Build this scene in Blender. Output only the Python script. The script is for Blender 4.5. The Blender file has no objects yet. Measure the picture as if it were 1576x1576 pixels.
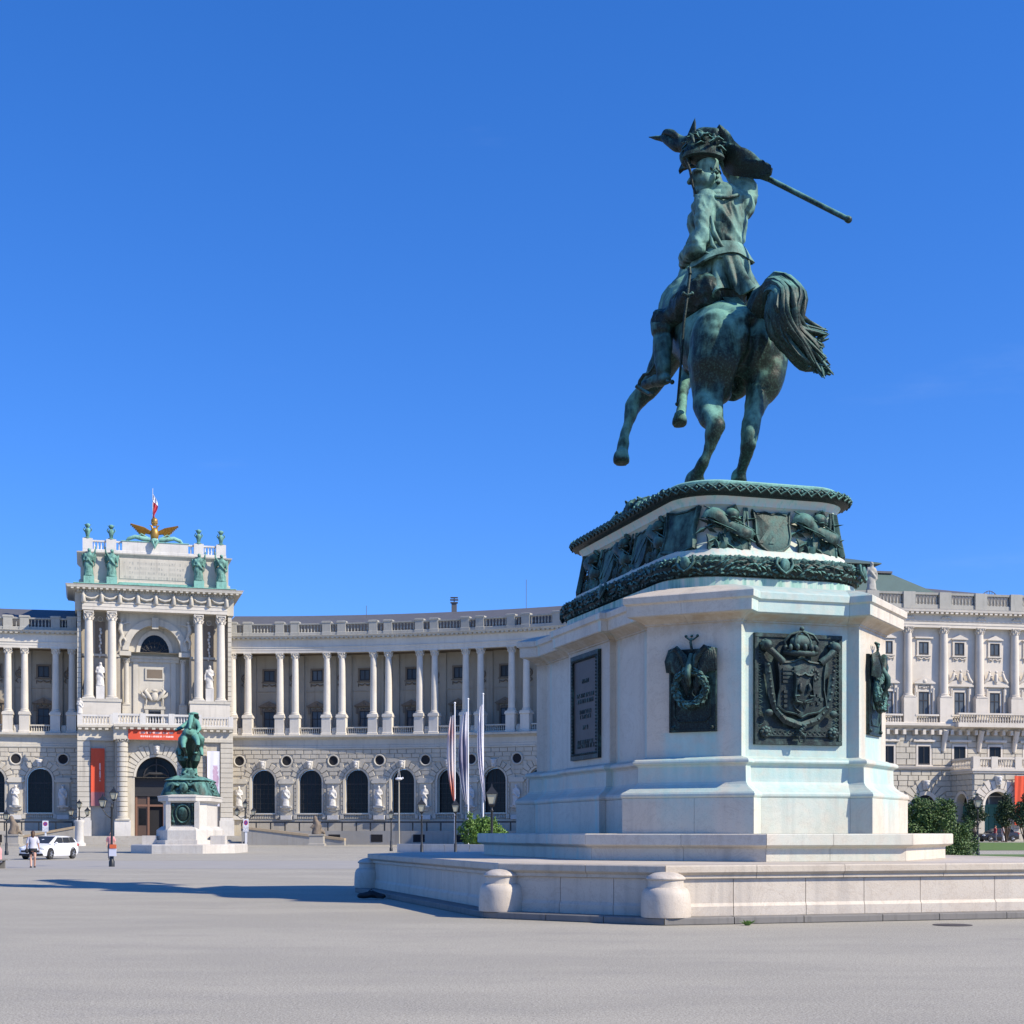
import bpy, bmesh, math, random
from mathutils import Vector, Matrix, noise
R = math.radians
PI = math.pi
random.seed(7)
scene = bpy.context.scene
C = scene.collection

# ------------------------------------------------------------------ camera
FPX, CX, HZ, CAMH = 2285.0, 788.0, 1280.0, 1.65      # focal length in photo pixels, centre column, horizon row
cam_d = bpy.data.cameras.new('camera')
cam = bpy.data.objects.new('camera', cam_d)
C.objects.link(cam)
cam.location = (0, 0, CAMH)
cam.rotation_euler = (R(90), 0, 0)
cam_d.sensor_width = 36
cam_d.lens = 36 * FPX / 1576
cam_d.shift_y = (HZ - 788) / 1576
cam_d.clip_start = 0.1
cam_d.clip_end = 3000
scene.camera = cam

# ------------------------------------------------------------------ sky and sun
SUN_AZ, SUN_EL = 66.0, 38.0            # degrees right of the line from the scene to the camera, above the ground
sx = math.cos(R(SUN_EL)) * math.sin(R(SUN_AZ))
sy = -math.cos(R(SUN_EL)) * math.cos(R(SUN_AZ))
sz = math.sin(R(SUN_EL))
world = bpy.data.worlds.new('World')
scene.world = world
world.use_nodes = True
wn = world.node_tree
wn.nodes.clear()
wo = wn.nodes.new('ShaderNodeOutputWorld')
wb = wn.nodes.new('ShaderNodeBackground')
sky = wn.nodes.new('ShaderNodeTexSky')
sky.sky_type = 'NISHITA'
sky.sun_disc = False
sky.sun_elevation = R(SUN_EL)
sky.sun_rotation = math.atan2(sx, sy)
sky.altitude = 200
sky.air_density = 1.0
sky.dust_density = 0.0
sky.ozone_density = 2.0
# a very clear sky: look a little higher into it, so that no pale haze band lies along the horizon
wt = wn.nodes.new('ShaderNodeTexCoord')
wa = wn.nodes.new('ShaderNodeVectorMath'); wa.operation = 'ADD'
wa.inputs[1].default_value = (0, 0, 0.09)
wv = wn.nodes.new('ShaderNodeVectorMath'); wv.operation = 'NORMALIZE'
wn.links.new(wt.outputs['Generated'], wa.inputs[0]); wn.links.new(wa.outputs[0], wv.inputs[0]); wn.links.new(wv.outputs[0], sky.inputs[0])
wh = wn.nodes.new('ShaderNodeHueSaturation')
wh.inputs['Saturation'].default_value = 1.33
wb.inputs['Strength'].default_value = 0.114
wn.links.new(sky.outputs[0], wh.inputs['Color'])
wm = wn.nodes.new('ShaderNodeMix'); wm.data_type = 'RGBA'; wm.blend_type = 'MULTIPLY'
wm.inputs[0].default_value = 1.0
wm.inputs[7].default_value = (0.88, 1.0, 1.42, 1)
wn.links.new(wh.outputs[0], wm.inputs[6])
# faint high wisps of cloud
wc = wn.nodes.new('ShaderNodeMapping'); wc.inputs['Scale'].default_value = (2.2, 2.2, 9.0); wc.inputs['Location'].default_value = (3.4, 1.1, 2.3)
wn.links.new(wt.outputs['Generated'], wc.inputs['Vector'])
wz = wn.nodes.new('ShaderNodeTexNoise'); wz.inputs['Scale'].default_value = 1.6; wz.inputs['Detail'].default_value = 7; wz.inputs['Roughness'].default_value = 0.62
wn.links.new(wc.outputs[0], wz.inputs['Vector'])
wr = wn.nodes.new('ShaderNodeMapRange'); wr.interpolation_type = 'SMOOTHSTEP'
wr.inputs[1].default_value = 0.60; wr.inputs[2].default_value = 0.88; wr.inputs[4].default_value = 0.07
wn.links.new(wz.outputs[0], wr.inputs[0])
wx = wn.nodes.new('ShaderNodeMix'); wx.data_type = 'RGBA'
wx.inputs[7].default_value = (5.5, 6.2, 7.0, 1)
wn.links.new(wr.outputs[0], wx.inputs[0]); wn.links.new(wm.outputs[2], wx.inputs[6])
wn.links.new(wx.outputs[2], wb.inputs['Color'])
wn.links.new(wb.outputs[0], wo.inputs[0])
sun_d = bpy.data.lights.new('sun', 'SUN')
sun_d.energy = 4.8
sun_d.angle = R(0.53)
sun_d.color = (1.0, 0.90, 0.74)
sun = bpy.data.objects.new('sun', sun_d)
C.objects.link(sun)
sun.location = (60, -20, 60)
sun.rotation_euler = Vector((sx, sy, sz)).to_track_quat('Z', 'Y').to_euler()
scene.view_settings.view_transform = 'Standard'
scene.view_settings.look = 'None'
scene.view_settings.gamma = 1
scene.view_settings.exposure = 0.5
scene.render.engine = 'CYCLES'

# ------------------------------------------------------------------ helpers
def W(px, py, z):
    """photo pixel at a known distance z (metres along the view axis) -> world point"""
    return Vector(((px - CX) / FPX * z, z, CAMH + (HZ - py) / FPX * z))

def G(px, py, h=0.0):
    """photo pixel of a point that stands on a level surface of height h -> world point"""
    z = (CAMH - h) * FPX / (py - HZ)
    return Vector(((px - CX) / FPX * z, z, h))

def tag(o, label=None, cat=None, group=None, kind=None):
    if label: o['label'] = label
    if cat: o['category'] = cat
    if group: o['group'] = group
    if kind: o['kind'] = kind
    return o

def thing(name, label, cat, loc=(0, 0, 0), rz=0.0, group=None):
    o = bpy.data.objects.new(name, None)
    o.empty_display_size = 0.2
    C.objects.link(o)
    o.location = loc
    o.rotation_euler = (0, 0, rz)
    return tag(o, label, cat, group)

def copy_tree(o, parent=None):
    c = o.copy()
    C.objects.link(c)
    c.parent = parent
    for ch in list(o.children):
        copy_tree(ch, c)
    return c

class MB:
    """collects geometry, then links it as ONE mesh object"""
    def __init__(self, xf=None):
        self.v, self.f, self.xf = [], [], xf
    def add(self, vs, fs):
        n = len(self.v)
        if self.xf:
            vs = [self.xf(*p) for p in vs]
        self.v.extend([tuple(p) for p in vs])
        self.f.extend([tuple(i + n for i in f) for f in fs])
        return self
    def box(self, x0, x1, y0, y1, z0, z1):
        return self.add([(x0, y0, z0), (x1, y0, z0), (x1, y1, z0), (x0, y1, z0), (x0, y0, z1), (x1, y0, z1), (x1, y1, z1), (x0, y1, z1)],
                        [(0, 3, 2, 1), (4, 5, 6, 7), (0, 1, 5, 4), (1, 2, 6, 5), (2, 3, 7, 6), (3, 0, 4, 7)])
    def rings(self, rings, closed=True, cap0=True, cap1=True):
        n = len(rings[0]); vs = [p for r in rings for p in r]; fs = []
        m = n if closed else n - 1
        for i in range(len(rings) - 1):
            for j in range(m):
                k = (j + 1) % n
                fs.append((i * n + j, i * n + k, (i + 1) * n + k, (i + 1) * n + j))
        if cap0: fs.append(tuple(range(n - 1, -1, -1)))
        if cap1: fs.append(tuple(range((len(rings) - 1) * n, len(rings) * n)))
        return self.add(vs, fs)
    def prism(self, poly, z0, z1):
        return self.rings([[(x, y, z0) for x, y in poly], [(x, y, z1) for x, y in poly]])
    def prism_y(self, poly, y0, y1):
        """poly in (x, z), extruded along y"""
        return self.rings([[(x, y1, z) for x, z in poly], [(x, y0, z) for x, z in poly]])
    def lathe(self, prof, cx=0, cy=0, n=16, a0=0.0):
        return self.rings([[(cx + r * math.cos(a0 + 2 * PI * k / n), cy + r * math.sin(a0 + 2 * PI * k / n), z) for k in range(n)] for r, z in prof])
    def tube(self, pts, rad, n=10, ell=None, round_ends=False):
        pts = [Vector(p) for p in pts]
        if not hasattr(rad, '__len__'): rad = [rad] * len(pts)
        if round_ends:
            d0 = (pts[0] - pts[1]).normalized(); d1 = (pts[-1] - pts[-2]).normalized()
            A = [(pts[0] + d0 * rad[0] * math.sin(t), max(rad[0] * math.cos(t), rad[0] * .05)) for t in (PI / 2 * .98, PI / 3, PI / 6)]
            B = [(pts[-1] + d1 * rad[-1] * math.sin(t), max(rad[-1] * math.cos(t), rad[-1] * .05)) for t in (PI / 6, PI / 3, PI / 2 * .98)]
            rad = [a[1] for a in A] + list(rad) + [b[1] for b in B]
            pts = [a[0] for a in A] + pts + [b[0] for b in B]
        rings = []
        up = None
        for i, p in enumerate(pts):
            t = (pts[min(i + 1, len(pts) - 1)] - pts[max(i - 1, 0)])
            if t.length < 1e-9: t = Vector((0, 0, 1))
            t.normalize()
            if up is None:
                up = Vector((0, 0, 1)) if abs(t.z) < .9 else Vector((0, 1, 0))
            s = t.cross(up).normalized()
            up = s.cross(t).normalized()
            e = ell if ell else 1.0
            rings.append([p + (s * math.cos(2 * PI * k / n) + up * e * math.sin(2 * PI * k / n)) * rad[i] for k in range(n)])
        return self.rings(rings)
    def ball(self, c, r, n=12, m=8, rot=None):
        c = Vector(c)
        if not hasattr(r, '__len__'): r = (r, r, r)
        rings = []
        for i in range(m + 1):
            t = PI * (i + .02) / (m + .04) - PI / 2
            ring = []
            for k in range(n):
                p = Vector((r[0] * math.cos(t) * math.cos(2 * PI * k / n), r[1] * math.cos(t) * math.sin(2 * PI * k / n), r[2] * math.sin(t)))
                if rot: p = rot @ p
                ring.append(c + p)
            rings.append(ring)
        return self.rings(rings)
    def sheet(self, grid, thick=0.02):
        """a grid of points (rows of equal length) given real thickness along its normals"""
        nr, nc = len(grid), len(grid[0])
        g = [[Vector(p) for p in r] for r in grid]
        top, bot = [], []
        for i in range(nr):
            for j in range(nc):
                a = g[min(i + 1, nr - 1)][j] - g[max(i - 1, 0)][j]
                b = g[i][min(j + 1, nc - 1)] - g[i][max(j - 1, 0)]
                nrm = a.cross(b)
                nrm = nrm.normalized() if nrm.length > 1e-9 else Vector((0, 0, 1))
                top.append(g[i][j] + nrm * thick / 2); bot.append(g[i][j] - nrm * thick / 2)
        N = nr * nc; fs = []
        for i in range(nr - 1):
            for j in range(nc - 1):
                a, b, c, d = i * nc + j, i * nc + j + 1, (i + 1) * nc + j + 1, (i + 1) * nc + j
                fs.append((a, d, c, b)); fs.append((N + a, N + b, N + c, N + d))
        for i in range(nr - 1):
            for j in (0, nc - 1):
                a, b = i * nc + j, (i + 1) * nc + j
                fs.append((a, b, N + b, N + a) if j else (a, N + a, N + b, b))
        for j in range(nc - 1):
            for i in (0, nr - 1):
                a, b = i * nc + j, i * nc + j + 1
                fs.append((a, b, N + b, N + a) if i == 0 else (a, N + a, N + b, b))
        return self.add(top + bot, fs)
    def mesh(self, name, mat=None, smooth=None, fix=True):
        me = bpy.data.meshes.new(name)
        me.from_pydata(self.v, [], self.f)
        if fix:
            bm = bmesh.new(); bm.from_mesh(me)
            bmesh.ops.recalc_face_normals(bm, faces=bm.faces[:])
            bm.to_mesh(me); bm.free()
        if mat: me.materials.append(mat)
        if smooth is not None: shade(me, smooth)
        me.update()
        return me
    def build(self, name, mat=None, parent=None, smooth=None, fix=True):
        o = bpy.data.objects.new(name, self.mesh(name, mat, smooth, fix))
        C.objects.link(o)
        if parent: o.parent = parent
        return o

def shade(me, ang):
    """smooth shading with edges sharper than ang degrees kept hard"""
    me.polygons.foreach_set('use_smooth', [True] * len(me.polygons))
    if ang < 180:
        bm = bmesh.new(); bm.from_mesh(me)
        for e in bm.edges:
            e.smooth = not (len(e.link_faces) == 2 and e.calc_face_angle(0) > R(ang))
        bm.to_mesh(me); bm.free()

def obj(name, me, parent=None, loc=None, rz=None, scale=None):
    o = bpy.data.objects.new(name, me)
    C.objects.link(o)
    if parent: o.parent = parent
    if loc is not None: o.location = loc
    if rz is not None: o.rotation_euler = (0, 0, rz)
    if scale is not None: o.scale = scale
    return o

def blob(name, mb, mat, parent=None, voxel=0.05, smooth=4, noise_amp=0.0, noise_scale=1.0, disp=None):
    """union of overlapping solids -> one continuous sculpted surface"""
    me0 = mb.mesh(name + '_raw')
    o = bpy.data.objects.new(name + '_raw', me0)
    C.objects.link(o)
    m = o.modifiers.new('r', 'REMESH'); m.mode = 'VOXEL'; m.voxel_size = voxel
    if smooth:
        s = o.modifiers.new('s', 'SMOOTH'); s.factor = .5; s.iterations = smooth
    dg = bpy.context.evaluated_depsgraph_get()
    me = bpy.data.meshes.new_from_object(o.evaluated_get(dg))
    bpy.data.objects.remove(o); bpy.data.meshes.remove(me0)
    me.name = name
    if noise_amp or disp:
        nrm = [v.normal.copy() for v in me.vertices]
        cos = []
        for v, n in zip(me.vertices, nrm):
            p = v.co.copy()
            a = 0
            if noise_amp:
                a += noise_amp * noise.noise(p * noise_scale) + noise_amp * .5 * noise.noise(p * noise_scale * 2.3)
            if disp: a += disp(p, n)
            cos.extend(p + n * a)
        me.vertices.foreach_set('co', cos)
    me.materials.clear(); me.materials.append(mat)
    me.polygons.foreach_set('use_smooth', [True] * len(me.polygons))
    me.update()
    o = bpy.data.objects.new(name, me)
    C.objects.link(o)
    if parent: o.parent = parent
    return o

# ------------------------------------------------------------------ materials
class N:
    """tiny node builder"""
    def __init__(self, name):
        self.m = bpy.data.materials.new(name); self.m.use_nodes = True
        self.t = self.m.node_tree; self.t.nodes.clear()
        self.out = self.t.nodes.new('ShaderNodeOutputMaterial')
        self.bs = self.t.nodes.new('ShaderNodeBsdfPrincipled')
        self.t.links.new(self.bs.outputs[0], self.out.inputs[0])
        self.tc = self.t.nodes.new('ShaderNodeTexCoord')
    def set(self, **k):
        for a, b in k.items():
            self.inp(self.bs.inputs[a.replace('_', ' ')], b)
        return self
    def inp(self, sock, val):
        if isinstance(val, bpy.types.NodeSocket): self.t.links.new(val, sock)
        else:
            if sock.type == 'RGBA' and len(val) == 3: val = (*val, 1)
            sock.default_value = val
    def co(self, kind='Object'): return self.tc.outputs[kind]
    def geo(self, out): return self.t.nodes.new('ShaderNodeNewGeometry').outputs[out]
    def mapping(self, vec, scale=(1, 1, 1), loc=(0, 0, 0), rot=(0, 0, 0)):
        n = self.t.nodes.new('ShaderNodeMapping'); self.t.links.new(vec, n.inputs['Vector'])
        n.inputs['Scale'].default_value = scale; n.inputs['Location'].default_value = loc; n.inputs['Rotation'].default_value = rot
        return n.outputs[0]
    def noise(self, vec, scale, detail=5, rough=.55, dist=0.0):
        n = self.t.nodes.new('ShaderNodeTexNoise'); self.t.links.new(vec, n.inputs['Vector'])
        n.inputs['Scale'].default_value = scale; n.inputs['Detail'].default_value = detail
        n.inputs['Roughness'].default_value = rough; n.inputs['Distortion'].default_value = dist
        return n.outputs[0]
    def voro(self, vec, scale, feature='F1', out='Distance'):
        n = self.t.nodes.new('ShaderNodeTexVoronoi'); n.feature = feature
        self.t.links.new(vec, n.inputs['Vector']); n.inputs['Scale'].default_value = scale
        return n.outputs[out]
    def ramp(self, fac, stops):
        n = self.t.nodes.new('ShaderNodeValToRGB'); self.t.links.new(fac, n.inputs[0])
        cr = n.color_ramp
        while len(cr.elements) < len(stops): cr.elements.new(.5)
        for e, (p, c) in zip(cr.elements, stops):
            e.position = p
            if not hasattr(c, '__len__'): c = (c, c, c)
            e.color = (*c, 1)
        return n.outputs[0]
    def mix(self, fac, a, b, mode='MIX'):
        n = self.t.nodes.new('ShaderNodeMix'); n.data_type = 'RGBA'; n.blend_type = mode
        self.inp(n.inputs[0], fac); self.inp(n.inputs[6], a); self.inp(n.inputs[7], b)
        return n.outputs[2]
    def math(self, op, a, b=0.0, clamp=False):
        n = self.t.nodes.new('ShaderNodeMath'); n.operation = op; n.use_clamp = clamp
        self.inp(n.inputs[0], a); self.inp(n.inputs[1], b)
        return n.outputs[0]
    def mrange(self, v, a, b, c=0.0, d=1.0, smooth=True):
        n = self.t.nodes.new('ShaderNodeMapRange'); n.interpolation_type = 'SMOOTHSTEP' if smooth else 'LINEAR'
        self.inp(n.inputs[0], v)
        n.inputs[1].default_value = a; n.inputs[2].default_value = b; n.inputs[3].default_value = c; n.inputs[4].default_value = d
        return n.outputs[0]
    def sep(self, v):
        n = self.t.nodes.new('ShaderNodeSeparateXYZ'); self.t.links.new(v, n.inputs[0]); return n.outputs
    def bump(self, h, strength=.3, dist=.02):
        n = self.t.nodes.new('ShaderNodeBump'); self.t.links.new(h, n.inputs['Height'])
        n.inputs['Strength'].default_value = strength; n.inputs['Distance'].default_value = dist
        self.t.links.new(n.outputs[0], self.bs.inputs['Normal'])
        return self

def plain(name, col, rough=.6, metal=0.0, var=.15, scale=6.0, bump=0.0):
    m = N(name)
    nz = m.noise(m.co(), scale)
    c = m.mix(nz, tuple(x * (1 - var) for x in col), tuple(min(1, x * (1 + var)) for x in col))
    m.set(Base_Color=c, Roughness=rough, Metallic=metal)
    if bump: m.bump(nz, bump)
    return m.m

M = {}
def mk_stone(name, base, dirt, scale=1.0, streak=.5, bump=.25, grime=.55):
    m = N(name)
    P = m.geo('Position')
    big = m.noise(P, .22 * scale, 4)
    mid = m.noise(P, 1.6 * scale, 6, .65)
    fine = m.noise(P, 14 * scale, 4, .6)
    st = m.noise(m.mapping(P, (2.2 * scale, 2.2 * scale, .16 * scale)), 1.0, 5, .6)
    c = m.mix(m.mrange(big, .35, .7), base, tuple(x * .86 for x in base))
    c = m.mix(m.math('MULTIPLY', m.mrange(mid, .45, .75), .35), c, tuple(x * .72 for x in base))
    c = m.mix(m.math('MULTIPLY', m.mrange(st, .5, .78), streak), c, dirt)
    c = m.mix(m.math('MULTIPLY', m.mrange(fine, .55, .8), .25 * grime), c, tuple(x * .5 for x in dirt))
    m.set(Base_Color=c, Roughness=.85)
    m.bump(m.math('ADD', mid, m.math('MULTIPLY', fine, .5)), bump, .03)
    return m.m
M['facade'] = mk_stone('facade_stone', (.52, .485, .41), (.24, .22, .185))
M['column'] = mk_stone('pale_column_stone', (.62, .575, .495), (.38, .345, .29), 1.2, .4)
M['loggia'] = mk_stone('grimy_shaded_loggia_stone', (.40, .355, .285), (.18, .155, .12), .8, .6)  # grime, plus the loggia's shade put into the colour
M['rustic'] = mk_stone('rusticated_stone', (.50, .455, .37), (.22, .195, .155), 1.0, .45, .6)
M['parapet'] = mk_stone('weathered_parapet_stone', (.36, .35, .31), (.19, .2, .175), 1.3, .6)
M['statue_stone'] = mk_stone('white_statue_stone', (.60, .58, .54), (.3, .29, .26), 2, .4)
M['palace_white'] = mk_stone('pale_palace_stone', (.62, .56, .475), (.40, .35, .28), 1, .35)
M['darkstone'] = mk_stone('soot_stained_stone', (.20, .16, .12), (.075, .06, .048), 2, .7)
M['ramp_stone'] = mk_stone('ramp_stone', (.36, .34, .30), (.22, .19, .15), 1, .5)
# marble of the monument with verdigris washed down from the bronze
def mk_marble(name, stains=True, tint=(.575, .52, .425)):
    m = N(name)
    P = m.co('Object')
    big = m.noise(P, .5, 4); mid = m.noise(P, 3.5, 6, .65); fine = m.noise(P, 40, 3)
    st = m.noise(m.mapping(P, (2.6, 2.6, .12)), 1.0, 5, .6)
    c = m.mix(m.mrange(big, .35, .7), tint, tuple(a * b for a, b in zip(tint, (.93, .90, .88))))
    c = m.mix(m.math('MULTIPLY', m.mrange(mid, .5, .75), .35), c, tuple(a * b for a, b in zip(tint, (.80, .76, .72))))
    c = m.mix(m.math('MULTIPLY', m.mrange(fine, .56, .72), .42), c, (.30, .265, .22))
    c = m.mix(m.math('MULTIPLY', m.mrange(st, .48, .72), .55), c, tuple(a * b for a, b in zip(tint, (.62, .62, .64))))
    vein = m.noise(P, 1.1, 8, .7, 1.6)
    c = m.mix(m.math('MULTIPLY', m.mrange(m.math('ABSOLUTE', m.math('SUBTRACT', vein, .5)), .0, .025, 1, 0), .30), c, tuple(a * b for a, b in zip(tint, (.62, .55, .5))))
    blot = m.noise(P, 9, 5, .7)
    c = m.mix(m.math('MULTIPLY', m.mrange(blot, .60, .74), .45), c, tuple(a * b for a, b in zip(tint, (.66, .58, .5))))
    if stains:
        s = m.sep(P); x, y, z = s[0], s[1], s[2]
        q = .70711
        wob = m.math('MULTIPLY', m.math('SUBTRACT', m.noise(m.mapping(P, (3, 3, .5)), 1.5, 3), .5), .5)
        def band(v, c0, hw, soft):
            d = m.math('ABSOLUTE', m.math('SUBTRACT', m.math('ADD', v, wob), c0))
            return m.mrange(d, hw - soft, hw + soft, 1, 0)
        def below(h, fade): return m.math('MULTIPLY', m.mrange(z, h - .02, h + .02, 1, 0), m.mrange(z, h - fade, h - fade * .35, .12, 1))
        front = m.mrange(y, -4.9, -4.6, 1, 0)
        masks = []
        # under the coat of arms, under the two wreath plates of the near corners, beside the inscription
        masks.append((m.math('MULTIPLY', m.math('MULTIPLY', band(x, 0, 1.45, .35), front), m.mrange(z, 1.6, 3.4, .35, .9)), .9))
        for sg in (-1, 1):
            t = m.math('ADD', m.math('MULTIPLY', x, sg * -q if sg < 0 else -q), m.math('MULTIPLY', y, q)) if False else \
                m.math('ADD', m.math('MULTIPLY', x, sg * q), m.math('MULTIPLY', y, q))
            # t runs along the chamfer; its middle is at (sg*2.15, -4.58)
            tc = sg * 2.15 * sg * q + -4.58 * q
            nrm = m.math('SUBTRACT', m.math('MULTIPLY', x, sg * q), m.math('MULTIPLY', y, q))
            near = m.mrange(nrm, 4.5, 4.6, 0, 1)
            masks.append((m.math('MULTIPLY', m.math('MULTIPLY', band(t, tc, .62, .14), near), below(3.77, 2.4)), .8))
        for yy in (-3.25, -1.62, 1.6, 3.3):
            masks.append((m.math('MULTIPLY', band(m.math('SUBTRACT', y, m.math('MULTIPLY', wob, .7)), yy, .06, .08), m.mrange(m.math('ABSOLUTE', x), 2.2, 2.4, 0, 1)), .65))
        masks.append((m.math('MULTIPLY', m.math('MULTIPLY', m.mrange(z, 2.2, 2.5, 0, 1), m.mrange(z, 3.15, 3.3, 1, 0)), m.mrange(m.noise(P, .8, 3), .35, .65)), .6))
        for mk, a in masks:
            cc = m.mix(m.noise(m.mapping(P, (5, 5, .6)), 1.2, 3), (.19, .42, .41), (.46, .60, .56))
            k = m.math('MULTIPLY', mk, m.math('MULTIPLY', m.mrange(m.noise(P, 5, 5), .2, .7, .45, 1), a))
            c = m.mix(k, c, cc)
        # rust-brown grime under the cornice
        br = m.math('MULTIPLY', m.math('MULTIPLY', m.mrange(z, 5.75, 6.12, 0, 1), m.mrange(z, 6.2, 6.26, 1, 0)), m.mrange(mid, .3, .65, .3, .85))
        c = m.mix(br, c, (.36, .27, .17))
    m.set(Base_Color=c, Roughness=.62)
    m.bump(m.math('ADD', mid, m.math('MULTIPLY', fine, .7)), .30, .02)
    return m.m
M['marble'] = mk_marble('pedestal_marble')
M['wall_marble'] = mk_marble('platform_wall_stone', False, (.54, .485, .405))
M['coping'] = mk_marble('grimy_coping_stone', False, (.50, .44, .35))
M['kerb'] = mk_stone('grey_granite_kerb', (.20, .19, .175), (.085, .08, .075), 3, .6)

def mk_bronze(name, patina=.55, dark=(.009, .017, .0145), green=(.13, .30, .26), streak=1.0, up=.5, scale=1.0, lo=-.35, hi=.75):
    m = N(name)
    P = m.geo('Position')
    st = m.noise(m.mapping(P, (2.4 * scale, 2.4 * scale, .55 * scale)), 1.0, 6, .62)
    mid = m.noise(P, 4.5 * scale, 6, .65); fine = m.noise(P, 22 * scale, 4, .6)
    nz = m.sep(m.geo('Normal'))[2]
    f = m.math('ADD', m.math('MULTIPLY', m.math('SUBTRACT', st, .5), 1.8 * streak), m.math('MULTIPLY', m.math('SUBTRACT', mid, .5), .9))
    f = m.math('ADD', f, m.math('MULTIPLY', nz, up))
    f = m.math('ADD', f, patina - .5)
    k = m.mrange(f, lo, hi)
    c = m.mix(k, dark, green)
    c = m.mix(m.math('MULTIPLY', m.mrange(fine, .45, .75), .5), c, tuple(x * .4 for x in green))
    m.set(Base_Color=c, Roughness=m.mrange(k, 0, 1, .48, .8), Metallic=0.0, Specular_IOR_Level=.22)
    m.bump(m.math('ADD', mid, m.math('MULTIPLY', fine, .6)), .35, .03)
    return m.m
M['bronze'] = mk_bronze('patinated_bronze', .36, up=.65)
M['coat_bronze'] = mk_bronze('washed_green_bronze', .62, up=.35, green=(.19, .36, .30), streak=1.3)
M['horse_bronze'] = mk_bronze('streaked_bronze', .42, up=.95, streak=1.35, green=(.15, .33, .26), lo=-.25, hi=.72)
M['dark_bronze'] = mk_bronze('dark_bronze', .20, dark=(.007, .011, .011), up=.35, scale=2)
M['plate_bronze'] = mk_bronze('plaque_bronze', .34, dark=(.014, .020, .021), green=(.10, .19, .17), up=.7, scale=2)
M['garland_bronze'] = mk_bronze('garland_bronze', .52, up=.55, scale=3)
M['copper_green'] = mk_bronze('verdigris_copper', 1.1, green=(.22, .44, .37), up=.2)


def mk_drip(name='verdigris_stained_marble', a=0.0):
    m = N(name)
    P = m.co('Object')
    st = m.noise(m.mapping(P, (7, 7, .6)), 1.0, 5, .6)
    c = m.ramp(st, [(.30 - a, (.10, .22, .18)), (.45 - a, (.25, .45, .38)), (.58 - a, (.44, .53, .46)), (.75 - a, (.52, .485, .41))])
    m.set(Base_Color=c, Roughness=.7)
    return m.m
M['drip'] = mk_drip()
M['pale_plinth'] = mk_drip('plinth_marble', .14)

def mk_ground():
    m = N('pale_asphalt')
    P = m.geo('Position')
    big = m.noise(m.mapping(P, (.12, .30, 1)), 1.0, 6, .68)
    mid = m.noise(P, 1.3, 6, .65); grain = m.noise(P, 55, 3, .7); sp = m.voro(P, 26)
    c = m.mix(m.mrange(big, .38, .62), (.345, .320, .250), (.425, .392, .304))
    c = m.mix(m.math('MULTIPLY', m.mrange(mid, .5, .8), .28), c, (.21, .20, .18))
    blotch = m.noise(m.mapping(P, (.35, .9, 1)), 1.0, 7, .7)
    c = m.mix(m.math('MULTIPLY', m.mrange(blotch, .50, .72), .34), c, (.235, .222, .20))
    g2 = m.noise(P, 24, 4, .8)
    c = m.mix(m.math('MULTIPLY', m.mrange(g2, .50, .60), .62), c, (.20, .187, .155))
    c = m.mix(m.math('MULTIPLY', m.mrange(g2, .38, .48, 1, 0), .55), c, (.50, .465, .39))
    c = m.mix(m.math('MULTIPLY', m.mrange(grain, .48, .60), .75), c, (.16, .15, .13))
    c = m.mix(m.math('MULTIPLY', m.mrange(grain, .36, .47, 1, 0), .65), c, (.53, .495, .42))
    c = m.mix(m.math('MULTIPLY', m.mrange(sp, .05, .16, 1, 0), .45), c, (.10, .098, .092))
    # hairline cracks and tyre-worn lanes
    cr = m.voro(m.mapping(P, (1, 1, 1), (0, 0, 0)), .16, 'DISTANCE_TO_EDGE')
    wob = m.noise(P, 1.4, 5, .7)
    cr = m.math('ADD', cr, m.math('MULTIPLY', m.math('SUBTRACT', wob, .5), .12))
    c = m.mix(m.math('MULTIPLY', m.mrange(m.math('ABSOLUTE', cr), .0, .003, 1, 0), .12), c, (.12, .115, .11))
    m.set(Base_Color=c, Roughness=.9)
    m.bump(m.math('ADD', grain, m.math('MULTIPLY', mid, .4)), .45, .012)
    return m.m
M['ground'] = mk_ground()
M['road'] = plain('road_asphalt', (.315, .30, .268), .9, 0, .12, .6)
M['grass'] = plain('lawn_grass', (.085, .15, .028), .9, 0, .3, 3)
M['joint'] = plain('dark_joint', (.09, .085, .08), .9)

# ------------------------------------------------------------------ ground
def disc(name, mat, z, poly, **k):
    o = MB().add([(x, y, z) for x, y in poly], [tuple(range(len(poly)))]).build(name, mat)
    return tag(o, kind='structure')
disc('plaza', M['ground'], 0.0, [(-900, -60), (900, -60), (1500, 1500), (-1500, 1500)])
# road strip that crosses the square in front of the palace, and lawns to the right
disc('road', M['road'], 0.004, [(-140, 62), (-8, 66), (26, 70), (26, 84), (-10, 84), (-140, 84)])
def gp(px, py): p = G(px, py); return (p.x, p.y)
disc('lawn', M['grass'], 0.03, [gp(1478, 1319), gp(1700, 1319), gp(1700, 1315.5), gp(1478, 1315.5)])
q0, q1 = gp(1440, 1309), gp(1720, 1309)
tag(MB().add([(30, q0[1], .02), (70, q0[1], .02), (78, 141.3, .62), (30, 141.3, .62)], [(0, 1, 2, 3)]).build('lawn', M['grass']), kind='structure')

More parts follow.
